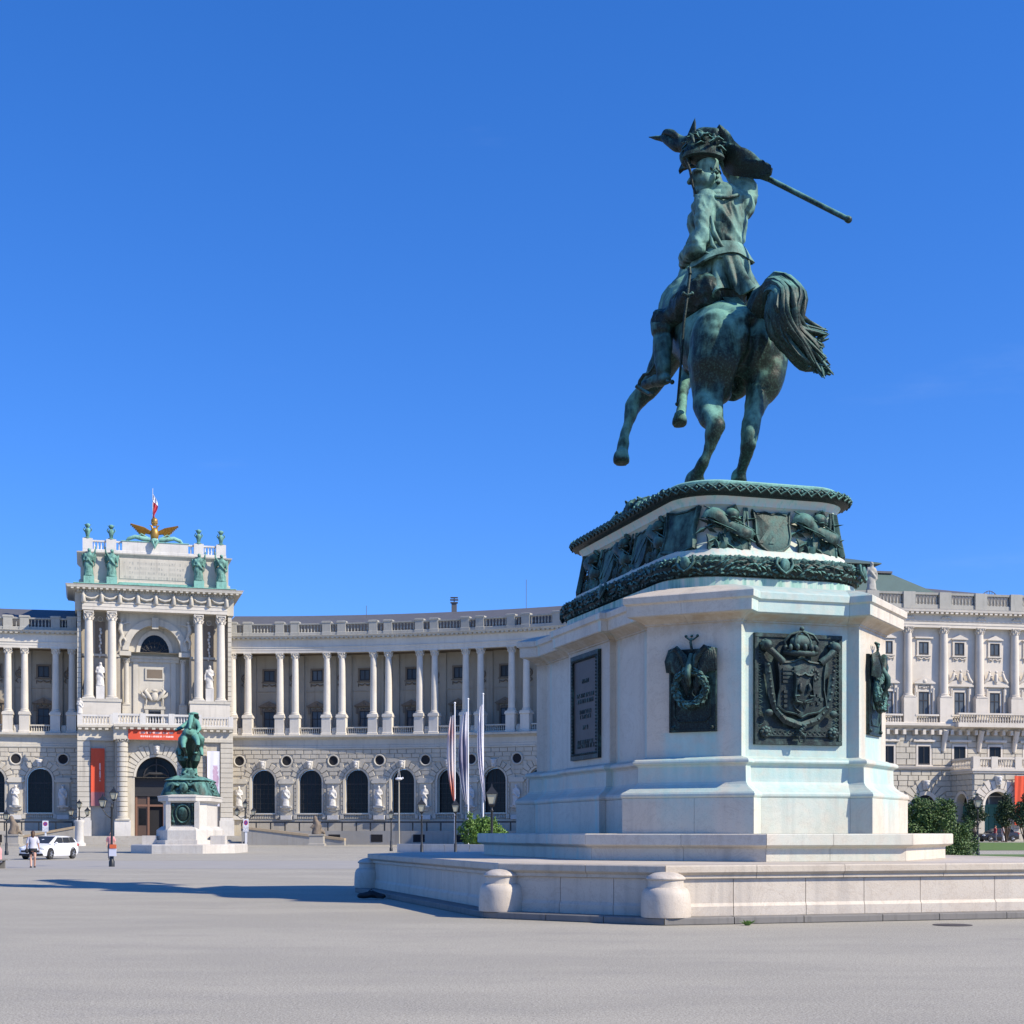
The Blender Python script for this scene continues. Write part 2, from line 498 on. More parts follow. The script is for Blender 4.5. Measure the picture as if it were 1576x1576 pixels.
# ------------------------------------------------------------------ monument (local frame: x along the near end, y away along the axis)
MC = Vector((4.57, 36.55, 0)); MA = R(17)
def MW(u, v, h): return Vector((MC.x + u * math.cos(MA) - v * math.sin(MA), MC.y + u * math.sin(MA) + v * math.cos(MA), h))
def mirror4(q):
    """quarter outline from the near end centre to the left middle -> closed outline"""
    a = list(q)
    b = [(u, -v) for u, v in reversed(q)]
    left = a + [p for p in b if p not in a]
    right = [(-u, v) for u, v in reversed(left)]
    out = []
    for p in left + right:
        if not out or (abs(p[0] - out[-1][0]) + abs(p[1] - out[-1][1])) > 1e-6: out.append(p)
    if abs(out[0][0] - out[-1][0]) + abs(out[0][1] - out[-1][1]) < 1e-6: out.pop()
    return out
def offset(poly, d):
    """mitred outward offset of a closed outline that is listed clockwise seen from above"""
    n = len(poly); res = []
    area = sum(poly[i][0] * poly[(i + 1) % n][1] - poly[(i + 1) % n][0] * poly[i][1] for i in range(n))
    sg = 1 if area > 0 else -1
    for i in range(n):
        p0, p1, p2 = Vector(poly[i - 1]), Vector(poly[i]), Vector(poly[(i + 1) % n])
        a = (p1 - p0).normalized(); b = (p2 - p1).normalized()
        na = Vector((a.y, -a.x)) * sg; nb = Vector((b.y, -b.x)) * sg
        k = na + nb
        k = k / max(.25, k.dot(k) / 2)
        res.append((p1.x + k.x * d, p1.y + k.y * d))
    return res
def octo(a, b, ku, kv):
    return [(-a + ku, -b), (-a, -b + kv), (-a, b - kv), (-a + ku, b), (a - ku, b), (a, b - kv), (a, -b + kv), (a - ku, -b)]

# --- raised platform: kerb stones, wall stones, coping stones, paved top
plat = thing('monument_platform', 'low octagonal stone platform wall around the large equestrian monument', 'platform', MC, MA)
KERB = octo(7.3, 9.5, 2.41, 3.1)
WALL = offset(KERB, -.42)
PH = 1.05
def run(poly, din, dout, z0, z1, mat, name, length, gap=.008, bev=.015, prof=None, jit=.004, par=None):
    """stones along every side of an outline, each its own part"""
    inn, out = offset(poly, din), offset(poly, dout)
    n = len(poly)
    for i in range(n):
        a0, a1, b0, b1 = Vector(inn[i]), Vector(inn[(i + 1) % n]), Vector(out[i]), Vector(out[(i + 1) % n])
        L = (b1 - b0).length
        k = max(1, round(L / length))
        cuts = [0] + [(j + random.uniform(-.12, .12)) / k for j in range(1, k)] + [1]
        for j in range(k):
            g0, g1 = (gap / L if j else gap / L), (gap / L)
            s0, s1 = cuts[j] + g0, cuts[j + 1] - g1
            e = random.uniform(0, jit)
            def pt(s, o, z):
                p = (a0.lerp(a1, s) * (1 - o) + b0.lerp(b1, s) * o)
                return (p.x, p.y, z)
            w = (b0 - a0).length
            P = prof or [(1 - bev / w, z0), (1, z0 + bev), (1, z1 - bev), (1 - bev / w, z1)]
            rings = []
            for s in (s0, s1):
                rings.append([pt(s, 0, z0)] + [pt(s, o, z - e if z > z0 + .05 else z) for o, z in P] + [pt(s, 0, z1 - e)])
            MB().rings(rings).build(name, mat, par or plat)
run(KERB, -.62, 0, 0, .13, M['kerb'], 'kerb_stone', 1.35)
w_ = .35
run(WALL, -w_, 0, .13, .80, M['wall_marble'], 'wall_stone', 1.25, .006, .01,
    prof=[(1.0, .13), (1.0, .30), (1 - .02 / w_, .33), (1 - .035 / w_, .36), (1 - .035 / w_, .80)])
cw = 1.0
run(WALL, -cw + .1, .1, .80, PH, M['coping'], 'coping_stone', 1.9, .005, .01,
    prof=[(1 - .12 / cw, .80), (1 - .07 / cw, .81), (1 - .07 / cw, .87), (1 - .025 / cw, .90), (1, .925), (1, PH - .02), (1 - .02 / cw, PH)])
MB().prism(offset(WALL, -.30), .02, .82).build('core', M['joint'], plat)
MB().prism(offset(WALL, -.895), .81, PH - .004).build('paved_top', M['wall_marble'], plat)

# --- stone guard posts at the corners
def bollard_mesh():
    prof = [(.445, .0), (.45, .03), (.448, .12), (.442, .28), (.43, .40), (.412, .46), (.38, .505), (.345, .524), (.328, .53), (.322, .55), (.318, .60), (.318, .655),
            (.335, .662), (.352, .672), (.356, .690), (.345, .705), (.30, .745), (.21, .785), (.10, .805), (.02, .81)]
    return MB().lathe(prof, n=40).mesh('guard_post', M['wall_marble'], 35)
bme = bollard_mesh()
BL = ['left far corner of the platform wall, in shadow', 'second corner, between the shaded and the sunlit wall', 'nearest corner of the platform wall']
spots = [(WALL[2], 'squat rounded stone guard post at the shaded far left corner of the platform wall'),
         (WALL[1], 'squat rounded stone guard post between the two shaded platform wall sides'),
         (WALL[0], 'largest squat stone guard post at the nearest corner, beside the sunlit wall')]
for (u, v), lab in spots:
    d = Vector((u, v)).normalized() * .02
    o = obj('guard_post', bme, None, MW(u + d.x, v + d.y, .13), 0)
    tag(o, lab, 'guard post', 'guard posts of the platform')

# --- pedestal
ped = thing('monument_pedestal', 'tall white marble monument pedestal with bronze plaques and shield frieze on the platform', 'pedestal', MC, MA)
DIE = mirror4([(0, -5.14), (-1.208, -5.14), (-1.385, -5.318), (-2.915, -3.85), (-2.70, -3.635), (-2.70, -1.42), (-2.85, -1.42), (-2.85, 0)])
DIE = [p for p in DIE if not (abs(p[0]) < 1e-6 or abs(p[1]) < 1e-6)]
def stack(prof, poly, name, mat, par, smooth=None):
    mb = MB(); mb.rings([[(x, y, z) for x, y in offset(poly, d)] for d, z in prof])
    return mb.build(name, mat, par, smooth)
STEP = octo(4.45, 7.0, 2.8, 2.8)
def step_profile(d0): return [(d0 - .16, PH), (d0 - .16, 1.30), (d0 - .14, 1.325), (d0 - .10, 1.335), (d0 - .03, 1.36), (d0, 1.385), (d0, 1.59), (d0 - .02, 1.61)]
sw = 1.2
run(STEP, -sw, 0, PH, 1.61, M['marble'], 'step_stone', 1.9, .004, .01, par=ped,
    prof=[(1 - .16 / sw, PH), (1 - .16 / sw, 1.30), (1 - .14 / sw, 1.325), (1 - .10 / sw, 1.335), (1 - .03 / sw, 1.36), (1, 1.385), (1, 1.59), (1 - .02 / sw, 1.61)])
MB().prism(offset(STEP, -1.1), PH + .01, 1.604).build('step_core', M['marble'], ped)
BO = .40
run(DIE, -.5, BO, 1.605, 2.36, M['marble'], 'base_block', 1.6, .003, .008, par=ped, jit=0)
MB().prism(offset(DIE, -.45), 1.6, 6.88).build('core', M['marble'], ped)
stack([(BO - .02, 2.36), (BO + .005, 2.365), (BO + .025, 2.40), (BO + .025, 2.44), (BO, 2.48), (BO - .03, 2.495), (BO - .08, 2.53), (BO - .16, 2.585), (BO - .22, 2.645),
       (BO - .25, 2.70), (BO - .255, 2.76), (BO - .26, 3.02), (BO - .235, 3.06), (BO - .20, 3.075), (BO - .17, 3.10), (BO - .165, 3.13), (BO - .18, 3.165), (BO - .22, 3.19),
       (BO - .33, 3.215), (0.03, 3.235), (0.0, 3.24)], DIE, 'base_moulding', M['marble'], ped)
stack([(0, 3.238), (0, 6.08)], DIE, 'shaft', M['marble'], ped)
CP = [(.0, 6.06), (.03, 6.07), (.03, 6.10), (.05, 6.11), (.10, 6.15), (.19, 6.20), (.25, 6.23), (.31, 6.235), (.31, 6.25), (.33, 6.25), (.335, 6.48), (.36, 6.50), (.39, 6.515), (.395, 6.645), (.37, 6.67), (.10, 6.78), (-.3, 6.90)]
run(DIE, -.4, .395, 6.06, 6.91, M['marble'], 'cornice_stone', 1.9, .003, .01, prof=[((d + .4) / .795, z) for d, z in CP], jit=0, par=ped)
# oval plinth: rounded rectangle with soft corners
def oval(a, b, r, n=14):
    """rounded rectangle, half sizes a b, corner radius r; list of points counter-clockwise"""
    pts = []
    for cx, cy, s in ((a - r, b - r, 0), (-a + r, b - r, 1), (-a + r, -b + r, 2), (a - r, -b + r, 3)):
        for k in range(n + 1):
            t = PI / 2 * (s + k / n)
            pts.append((cx + r * math.cos(t), cy + r * math.sin(t)))
    return pts
OA, OB, OR = 2.40, 4.24, 1.35
OV = -.17
def ovl(d): return [(x, y + OV) for x, y in oval(OA + d, OB + d, OR + d)]
def ovstack(prof, name, mat, smooth=40):
    mb = MB(); mb.rings([[(x, y, z) for x, y in ovl(d)] for d, z in prof])
    return mb.build(name, mat, ped, smooth)
def along(d, n):
    """n points evenly along the oval with outward normals"""
    p = [Vector(q) for q in ovl(d)]; p.append(p[0])
    L = [0]
    for i in range(len(p) - 1): L.append(L[-1] + (p[i + 1] - p[i]).length)
    res = []; i = 0
    for k in range(n):
        s = L[-1] * k / n
        while L[i + 1] < s: i += 1
        t = (s - L[i]) / max(1e-9, L[i + 1] - L[i])
        tan = (p[i + 1] - p[i])
        if tan.length < 1e-9: tan = p[i + 2 if i + 2 < len(p) else 1] - p[i]
        tan.normalize()
        res.append((p[i].lerp(p[i + 1], t), Vector((tan.y, -tan.x)), tan, s))
    return res, L[-1]
ovstack([(-.02, 6.72), (-.02, 7.14), (-.1, 7.16)], 'stained_band', M['drip'])
ovstack([(-.12, 7.12), (-.12, 7.62), (-.18, 7.66), (-.22, 7.72), (-.24, 7.78), (-.34, 7.84), (-.46, 8.0), (-.54, 8.25), (-.57, 8.55), (-.55, 8.68), (-.50, 8.74), (-.46, 8.78), (-.42, 8.80),
         (-.41, 8.86), (-.36, 8.93), (-.32, 8.99), (-.32, 9.0), (-.28, 9.22), (-.35, 9.235)], 'marble_plinth', M['pale_plinth'])
# laurel torus: ring body with hundreds of leaves, one sculpted garland
mb = MB()
mb.rings([[(x, y, z) for x, y in ovl(d)] for d, z in [(.05 + .19 * math.cos(t) - .12, 7.39 + .22 * math.sin(t)) for t in [2 * PI * k / 14 for k in range(14)]] + [(.05 + .19 - .12, 7.39)]], cap0=False, cap1=False)
tor = mb.build('garland_core', M['dark_bronze'], ped, 60)
mb = MB(); rnd = random.Random(3)
pts, LL = along(-.07, 230)
def leaf(mb, c, t, n_, up, ln, wd, th):
    """small pointed leaf: ridge of 6 points, real thickness"""
    c = Vector(c)
    a = c - t * ln / 2; b = c + t * ln / 2
    m0 = c + up * wd / 2; m1 = c - up * wd / 2
    top = c + n_ * th
    mb.add([a, m0, b, m1, top, c - n_ * th * .4], [(0, 1, 4), (1, 2, 4), (2, 3, 4), (3, 0, 4), (1, 0, 5), (2, 1, 5), (3, 2, 5), (0, 3, 5)])
for p, n2, t2, s in pts:
    n3 = Vector((n2.x, n2.y, 0)); t3 = Vector((t2.x, t2.y, 0))
    for a in (-60, -25, 8, 40, 75):
        a = R(a + rnd.uniform(-12, 12))
        nn = n3 * math.cos(a) + Vector((0, 0, 1)) * math.sin(a)
        up = -n3 * math.sin(a) + Vector((0, 0, 1)) * math.cos(a)
        c = Vector((p.x, p.y, 7.39)) + nn * .205
        tt = (t3 + up * rnd.uniform(-.9, .9) + nn * rnd.uniform(.0, .35)).normalized()
        leaf(mb, c, tt, nn, tt.cross(nn), rnd.uniform(.15, .22), rnd.uniform(.06, .09), rnd.uniform(.03, .055))
tag(mb.build('garland_leaf_cluster', M['garland_bronze'], ped), kind='stuff')
# scroll clasps on the garland
clasp = MB(); clasp.tube([(-.16, -.02, .2), (-.2, -.05, .05), (-.12, -.09, -.08), (0, -.1, -.16), (.12, -.09, -.08), (.2, -.05, .05), (.16, -.02, .2)], .035, 8)
clasp.ball((0, -.07, .02), (.12, .06, .16))
cme = clasp.mesh('clasp', M['garland_bronze'], 60)
for u, v, rz in ((0, -OB - .12, 0), (-OA - .12, 0, -90), (-OA + .28, -OB + .28, -45), (OA - .28, -OB + .28, 45), (-OA + .28, OB - .28, -135)):
    obj('clasp', cme, ped, (u, v + OV, 7.39), R(rz))
# upper moulding: woven rope of diamonds
ovstack([(-.30, 8.97), (-.19, 9.0), (-.13, 9.05), (-.11, 9.11), (-.13, 9.17), (-.19, 9.215), (-.30, 9.225)], 'rope_moulding', M['dark_bronze'], 60)
mb = MB(); pts, LL = along(-.11, 96)
for i, (p, n2, t2, s) in enumerate(pts):
    n3 = Vector((n2.x, n2.y, 0)); t3 = Vector((t2.x, t2.y, 0)); c = Vector((p.x, p.y, 9.11)); dl = LL / 96
    for sg in (1, -1):
        mb.tube([c - t3 * dl * .5 + Vector((0, 0, sg * -.085)) - n3 * .03, c + n3 * .02, c + t3 * dl * .5 + Vector((0, 0, sg * .085)) - n3 * .03], .022, 5)
    mb.ball(c + t3 * dl * .5 + n3 * .005, .035, 8, 5)
tag(mb.build('rope_weave', M['garland_bronze'], ped, 50), kind='stuff')
# top slab of bronze turf
mb = MB(); mb.rings([[(x, y, z) for x, y in ovl(d)] for d, z in [(-.40, 9.22), (-.38, 9.30), (-.44, 9.34), (-.8, 9.38), (-1.4, 9.40)]])
mb.build('bronze_ground', M['copper_green'], ped, 50)

# --- shields and trophies of the frieze
def shield_mesh(kind):
    w, h = .80, .98
    out = [(-w / 2, h * .47), (-w * .42, h * .40), (-w * .18, h * .44), (0, h * .40), (w * .18, h * .44), (w * .42, h * .40), (w / 2, h * .47), (w * .455, h * .2), (w * .47, -.1 * h),
           (w * .40, -.32 * h), (w * .22, -.45 * h), (0, -.5 * h), (-w * .22, -.45 * h), (-w * .40, -.32 * h), (-w * .47, -.1 * h), (-w * .455, h * .2)]
    if kind == 1:      # split square corner shield
        out = [(-w * .52, h * .5), (-w * .2, h * .44), (w * .2, h * .44), (w * .52, h * .5), (w * .45, 0), (w * .54, -h * .42), (w * .3, -h * .46), (0, -h * .52), (-w * .3, -h * .46), (-w * .54, -h * .42), (-w * .45, 0)]
    mb = MB()
    rr = [[(x * k, y, z * k) for x, z in out] for k, y in ((1, .03), (1, -.05), (.97, -.075), (.90, -.075), (.87, -.05), (.5, -.075), (.02, -.085))]
    mb.rings(rr)
    if kind == 0:      # diagonal bar in low relief
        for a in (-.1, .12):
            mb.add([Vector(p) for p in [(-.24 + a, -.085, -.28), (-.14 + a, -.085, -.28), (.2 + a, -.085, .2), (.1 + a, -.085, .2), (-.24 + a, -.06, -.28), (-.14 + a, -.06, -.28), (.2 + a, -.06, .2), (.1 + a, -.06, .2)]],
                   [(0, 1, 2, 3), (0, 4, 5, 1), (1, 5, 6, 2), (2, 6, 7, 3), (3, 7, 4, 0)])
    return mb.mesh('shield', M['bronze'], 40)
def trophy_mesh(seed):
    r = random.Random(seed); mb = MB()
    for k in range(54):                                  # leaves and branches behind
        a = r.uniform(0, 2 * PI); q = r.uniform(.12, .44)
        c = Vector((q * math.cos(a) * 1.0, -.04 + r.uniform(-.03, .03), q * math.sin(a)))
        t = Vector((math.cos(a + r.uniform(-1, 1)), r.uniform(-.3, .1), math.sin(a + r.uniform(-1, 1)))).normalized()
        leaf(mb, c, t, Vector((0, -1, 0)), t.cross(Vector((0, -1, 0))), r.uniform(.18, .34), r.uniform(.06, .1), .05)
    # helmet
    mb.ball((.05, -.12, .26), (.13, .12, .14)); mb.tube([(-.1, -.1, .20), (.05, -.22, .17), (.2, -.1, .20)], .025, 6)
    mb.tube([(.02, -.1, .40), (.1, -.14, .44), (.2, -.1, .34)], [.02, .05, .02], 6)
    # draped banner at the foot
    g = []
    for i in range(9):
        x = -.38 + .76 * i / 8
        g.append([(x, -.05 - .05 * math.sin(i * 1.9 + j), -.12 - .10 * j - .06 * math.sin(i * 1.1)) for j in range(4)])
    mb.sheet(g, .03)
    # ribbon running diagonally across
    g = []
    for i in range(11):
        t = i / 10; x = -.40 + .80 * t; z = .30 - .46 * t
        y = -.13 - .05 * math.sin(PI * t) + (.06 if i in (0, 10) else 0)
        z += .05 * math.sin(2 * PI * t); y -= .04 * math.sin(3 * PI * t)
        g.append([(x - .05, y + .02, z - .10), (x - .02, y - .01, z - .04), (x + .02, y - .01, z + .04), (x + .05, y + .02, z + .10)])
    mb.sheet(g, .025)
    for s in (-.12, .12):
        mb.tube([(-.42, -.13, .30 + s), (0, -.19, .07 + s), (.42, -.13, -.16 + s)], .012, 5)
    for k in range(4):
        a = r.uniform(-.4, .4)
        mb.tube([(a, -.06, -.45), (a + r.uniform(-.2, .2), -.08, .45)], .018, 5)
    return mb.mesh('trophy_relief', M['bronze'], 45)
shm = [shield_mesh(0), shield_mesh(1)]; trm = [trophy_mesh(s) for s in (1, 2, 3)]
pts, LL = along(-.46, 4000)
def find(u, v):
    return min(pts, key=lambda q: (q[0].x - u) ** 2 + (q[0].y - v) ** 2)
idx0 = pts.index(find(0, -OB + .46 + OV))
per = 20
for k in range(per):
    p, n2, t2, s = pts[(idx0 + int(4000 * k / per)) % 4000]
    nx = n2
    corner = abs(abs(n2.x) - abs(n2.y)) < .75
    rz = math.atan2(n2.y, n2.x) + PI / 2
    if k % 2 == 0:
        o = obj('shield', shm[1] if corner else shm[0], ped, (p.x + n2.x * .02, p.y + n2.y * .02, 8.25), rz, (1.18, 1.15, 1.08))
    else:
        o = obj('trophy_relief', trm[k % 3], ped, (p.x - n2.x * .02, p.y - n2.y * .02, 8.24), rz, (1.36, 1.3, 1.12))
    o.rotation_euler = (R(-11), 0, rz)
# --- bronze plaques on the pedestal shaft
def plaque_frame(mb, w, h, t=.05, border=.10, depth=.035):
    mb.box(-w / 2, w / 2, -t, 0.01, -h / 2, h / 2)
    for x0, x1, z0, z1 in ((-w / 2, w / 2, h / 2 - border, h / 2), (-w / 2, w / 2, -h / 2, -h / 2 + border), (-w / 2, -w / 2 + border, -h / 2 + border, h / 2 - border), (w / 2 - border, w / 2, -h / 2 + border, h / 2 - border)):
        mb.box(x0 + .004, x1 - .004, -t - depth, -t + .01, z0 + .004, z1 - .004)
    return mb
def at_face(o, u, v, n, h, out=0.0):
    """hang a part on the shaft: origin on the face, local -y outwards"""
    n = Vector(n).normalized()
    o.location = (u + n.x * out, v + n.y * out, h); o.rotation_euler = (0, 0, math.atan2(n.y, n.x) + PI / 2)
    o.parent = ped
    return o
# coat of arms
arms = plaque_frame(MB(), 2.06, 2.36, .06, .09).build('arms_plaque', M['plate_bronze'])
at_face(arms, 0, -5.14, (0, -1), 4.67)
arms['label'] = 'large bronze coat of arms plaque with crown'
def sub(mb, name, par, mat=None, sm=45): return mb.build(name, mat or M['plate_bronze'], par, sm)
mb = MB()
for z, hh in ((-.92, .16),):
    mb.box(-.80, .80, -.105, -.05, z - hh / 2, z + hh / 2)
for x in (-.80, .80):
    for z in (-.92, .92):
        for k in range(8):
            a = 2 * PI * k / 8
            mb.ball((x + .08 * math.cos(a), -.12, z + .08 * math.sin(a)), (.055, .05, .055), 8, 5)
        mb.ball((x, -.15, z), .06, 8, 5)
for k in range(26):                     # scrollwork of the lower panel and sides
    x = -.7 + 1.4 * (k % 13) / 12
    if k < 13: mb.tube([(x - .05, -.11, -.92), (x, -.12, -.88), (x + .05, -.11, -.92), (x, -.11, -.96), (x - .05, -.11, -.92)], .012, 5)
for x in (-.90, .90):
    for k in range(14):
        z = -.75 + 1.5 * k / 13
        mb.tube([(x - .04, -.10, z - .03), (x + .04, -.11, z), (x - .04, -.10, z + .04)], .012, 5)
sub(mb, 'border_ornament', arms)
def shield_out(w, h):
    return [(-w * .5, h * .5), (-w * .36, h * .45), (-w * .16, h * .47), (0, h * .54), (w * .16, h * .47), (w * .36, h * .45), (w * .5, h * .5), (w * .455, h * .25), (w * .45, 0), (w * .49, -h * .2),
            (w * .5, -h * .3), (w * .36, -h * .40), (w * .12, -h * .44), (0, -h * .5), (-w * .12, -h * .44), (-w * .36, -h * .40), (-w * .5, -h * .3), (-w * .49, -h * .2), (-w * .45, 0), (-w * .455, h * .25)]
mb = MB()
out = shield_out(1.18, 1.26)
mb.rings([[(x * k, y, z * k + .0) for x, z in out] for k, y in ((.98, -.05), (1.0, -.2), (1.0, -.24), (.95, -.25), (.92, -.205), (.5, -.23), (.02, -.24))])
sh = sub(mb, 'main_shield', arms)
mb = MB()
# fields of the shield: bars, crosses, chequers in low relief
for k in range(4): mb.box(-.46, -.26, -.25, -.2, .12 + k * .085, .17 + k * .085)
for k in range(4): mb.box(-.44, -.36, -.255, -.2, -.40 + k * .10, -.34 + k * .10)
mb.box(-.20, -.17, -.26, -.2, .17, .46); mb.box(-.25, -.12, -.26, -.2, .36, .385); mb.box(-.265, -.105, -.26, -.2, .28, .305)
for i in range(5):
    for j in range(3):
        if (i + j) % 2: mb.box(.12 + i * .075, .19 + i * .075, -.25, -.2, -.33 + j * .085, -.26 + j * .085)
for k in range(9):
    a = 2 * PI * k / 9
    mb.ball((.30 + .08 * math.cos(a), -.22, .30 + .10 * math.sin(a)), (.04, .03, .05), 6, 4)
mb.tube([(-.1, -.23, -.42), (-.02, -.25, -.30), (.06, -.23, -.42)], .02, 5); mb.tube([(-.2, -.23, -.36), (-.12, -.25, -.46), (-.04, -.23, -.5)], .02, 5)
sub(mb, 'shield_charge', arms)
mb = MB()
out = [(x * .44, z * .62) for x, z in shield_out(1.0, 1.0)]
mb.rings([[(x * k + .0, y, z * k) for x, z in out] for k, y in ((1, -.2), (1.04, -.36), (.94, -.37), (.88, -.31), (.02, -.33))])
for s in (-1, 1): mb.tube([(s * .10, -.29, .30), (s * .20, -.31, .30), (s * .2, -.31, .2), (s * .13, -.3, .2)], .022, 6)
for s in (-1, 1): mb.tube([(s * .05, -.33, -.30), (s * .20, -.35, -.28), (s * .22, -.35, -.16), (s * .12, -.34, -.16)], .03, 6); mb.tube([(s * .10, -.35, .1), (s * .12, -.37, -.02), (s * .06, -.35, -.1)], [.03, .05, .02], 6)
sub(mb, 'inner_shield', arms)
mb = MB()                               # collar of the order slung round the shield
cp = [(-.78, .52), (-.74, .2), (-.70, -.1), (-.60, -.42), (-.38, -.66), (0, -.78), (.38, -.66), (.60, -.42), (.70, -.1), (.74, .2), (.78, .52)]
g = []
for (x0, z0), (x1, z1) in zip(cp, cp[1:]):
    for t in (0, .5):
        x, z = x0 + (x1 - x0) * t, z0 + (z1 - z0) * t
        r_ = math.hypot(x, z); g.append([(x - .07 * x / r_, -.16, z - .07 * z / r_), (x, -.20, z), (x + .07 * x / r_, -.16, z + .07 * z / r_)])
mb.sheet(g, .05)
for (x0, z0), (x1, z1) in zip(cp, cp[1:]):
    for t in (.1, .6):
        x, z = x0 + (x1 - x0) * t, z0 + (z1 - z0) * t
        mb.ball((x, -.21, z), (.04, .03, .04), 6, 4)
for s in (-1, 1):
    mb.tube([(s * .45, -.2, .56), (s * .62, -.24, .70), (s * .80, -.2, .86)], [.09, .07, .08], 10)
    mb.ball((s * .80, -.2, .90), .12, 10, 6); mb.ball((s * .76, -.2, -.52), (.10, .07, .08), 8, 5)
for k in range(7): mb.ball((.05 * math.cos(k), -.24, -.80 - .035 * k), .055 - .003 * k, 8, 5)
mb.tube([(-.09, -.22, -.95), (0, -.24, -1.0), (.09, -.22, -.95), (.05, -.22, -1.12), (-.05, -.22, -1.12), (-.09, -.22, -.95)], .025, 6)
sub(mb, 'order_collar', arms)
mb = MB()                               # crown
mb.tube([(-.38, -.14, .78), (-.2, -.30, .74), (.0, -.36, .73), (.2, -.30, .74), (.38, -.14, .78)], .06, 8)
for k in range(7):
    t = PI * (k + .5) / 7; x = -.38 * math.cos(t); y = -.14 - .23 * math.sin(t)
    mb.ball((x, y, .86), (.05, .04, .08), 8, 5)
for s in (-1, -.45, .45, 1):
    mb.tube([(s * .36, -.18 - .12 * (1 - abs(s)), .86), (s * .40, -.2 - .1 * (1 - abs(s)), 1.0), (s * .26, -.22, 1.15), (0, -.22, 1.22)], .032, 8)
mb.ball((0, -.18, .98), (.27, .12, .17)); mb.ball((0, -.22, 1.27), .055, 8, 6)
sub(mb, 'crown', arms)
# wreath plaques on the four corner piers: eagle holding a laurel wreath
def wreath_plaque(u, v, n):
    base = plaque_frame(MB(), 1.06, 1.76, .05, .06, .02).build('wreath_plaque', M['dark_bronze'])
    at_face(base, u, v, n, 4.645)
    mb = MB(); r = random.Random(5)
    mb.tube([(-.40, -.07, -.2), (-.40, -.07, -.55), (-.30, -.07, -.66), (.30, -.07, -.66), (.40, -.07, -.55), (.40, -.07, -.2)], .014, 6)
    for x in (-.44, .44): mb.lathe([(.05, -.80), (.05, -.79)], x, -.06, 10); mb.ball((x, -.07, -.79), .045, 8, 5)
    sub(mb, 'panel_edge', base, M['dark_bronze'])
    mb = MB()
    for k in range(40):
        a = 2 * PI * k / 40
        c = Vector((.33 * math.cos(a), -.19, .04 + .36 * math.sin(a)))
        for j in range(5):
            off = Vector((r.uniform(-.07, .07), r.uniform(-.07, .05), r.uniform(-.07, .07)))
            t = Vector((-math.sin(a) + r.uniform(-.6, .6), r.uniform(-.4, .2), math.cos(a) + r.uniform(-.6, .6))).normalized()
            nn = (Vector((math.cos(a) * r.uniform(-1, 1), -1, math.sin(a) * r.uniform(-1, 1)))).normalized()
            leaf(mb, c + off, t, nn, t.cross(nn).normalized(), r.uniform(.14, .2), r.uniform(.07, .09), .045)
    mb.tube([(.33 * math.cos(2 * PI * k / 24), -.17, .04 + .36 * math.sin(2 * PI * k / 24)) for k in range(25)], .075, 8)
    sub(mb, 'laurel_wreath', base, M['garland_bronze'], 30)
    mb = MB()                           # monogram scroll inside the wreath
    mb.tube([(-.08 + .06 * math.sin(t * 1.0), -.09, .22 - .36 * t / 6.3) for t in [6.3 * k / 14 for k in range(15)]], .022, 6)
    mb.tube([(.07 + .06 * math.sin(t), -.09, .20 - .34 * t / 6.3) for t in [6.3 * k / 14 for k in range(15)]], .022, 6)
    mb.tube([(-.1, -.09, -.02), (-.17, -.09, .03), (-.17, -.09, -.1), (-.08, -.09, -.1)], .02, 6)
    sub(mb, 'monogram', base)
    mb = MB()                           # ring and swan-necked bracket
    mb.tube([(.0, -.12, .76), (-.02, -.22, .55), (0, -.33, .38), (.0, -.34, .22), (0, -.27, .10), (0, -.2, .16), (0, -.22, .30)], [.05, .07, .07, .06, .05, .04, .03], 10)
    mb.tube([(0, -.08, .84), (-.02, -.12, 1.02), (0, -.10, 1.10)], .03, 6)
    mb.tube([(-.12, -.1, 1.13), (-.04, -.12, 1.07), (.04, -.12, 1.07), (.12, -.1, 1.13)], .022, 6)
    for x in (-.13, .13, 0): mb.ball((x, -.1, 1.15), .035, 6, 4)
    sub(mb, 'bracket', base, M['bronze'])
    for sg in (-1, 1):
        mb = MB()
        for k in range(11):
            t = k / 10; p0 = Vector((sg * (.07 + .40 * t), -.12 - .05 * math.sin(PI * t), .30 + .62 * math.sin(PI * .5 * min(1, t * 1.35)) - .10 * t))
            mb.tube([p0 + Vector((0, 0, .05)), p0 + Vector((sg * .05, -.05, -.20)), p0 + Vector((sg * (.03 + .05 * t), 0, -.42 - .06 * math.sin(3 * t)))], [.055, .075, .025], 6, .6)
        mb.tube([(sg * .06, -.14, .30), (sg * .16, -.2, .70), (sg * .32, -.17, .88), (sg * .47, -.13, .80)], [.08, .09, .075, .05], 8)
        sub(mb, 'eagle_wing', base, M['dark_bronze'])
for su, sv in ((-1, -1), (1, -1), (-1, 1), (1, 1)):
    wreath_plaque(su * 2.15, sv * 4.584, (su, sv))
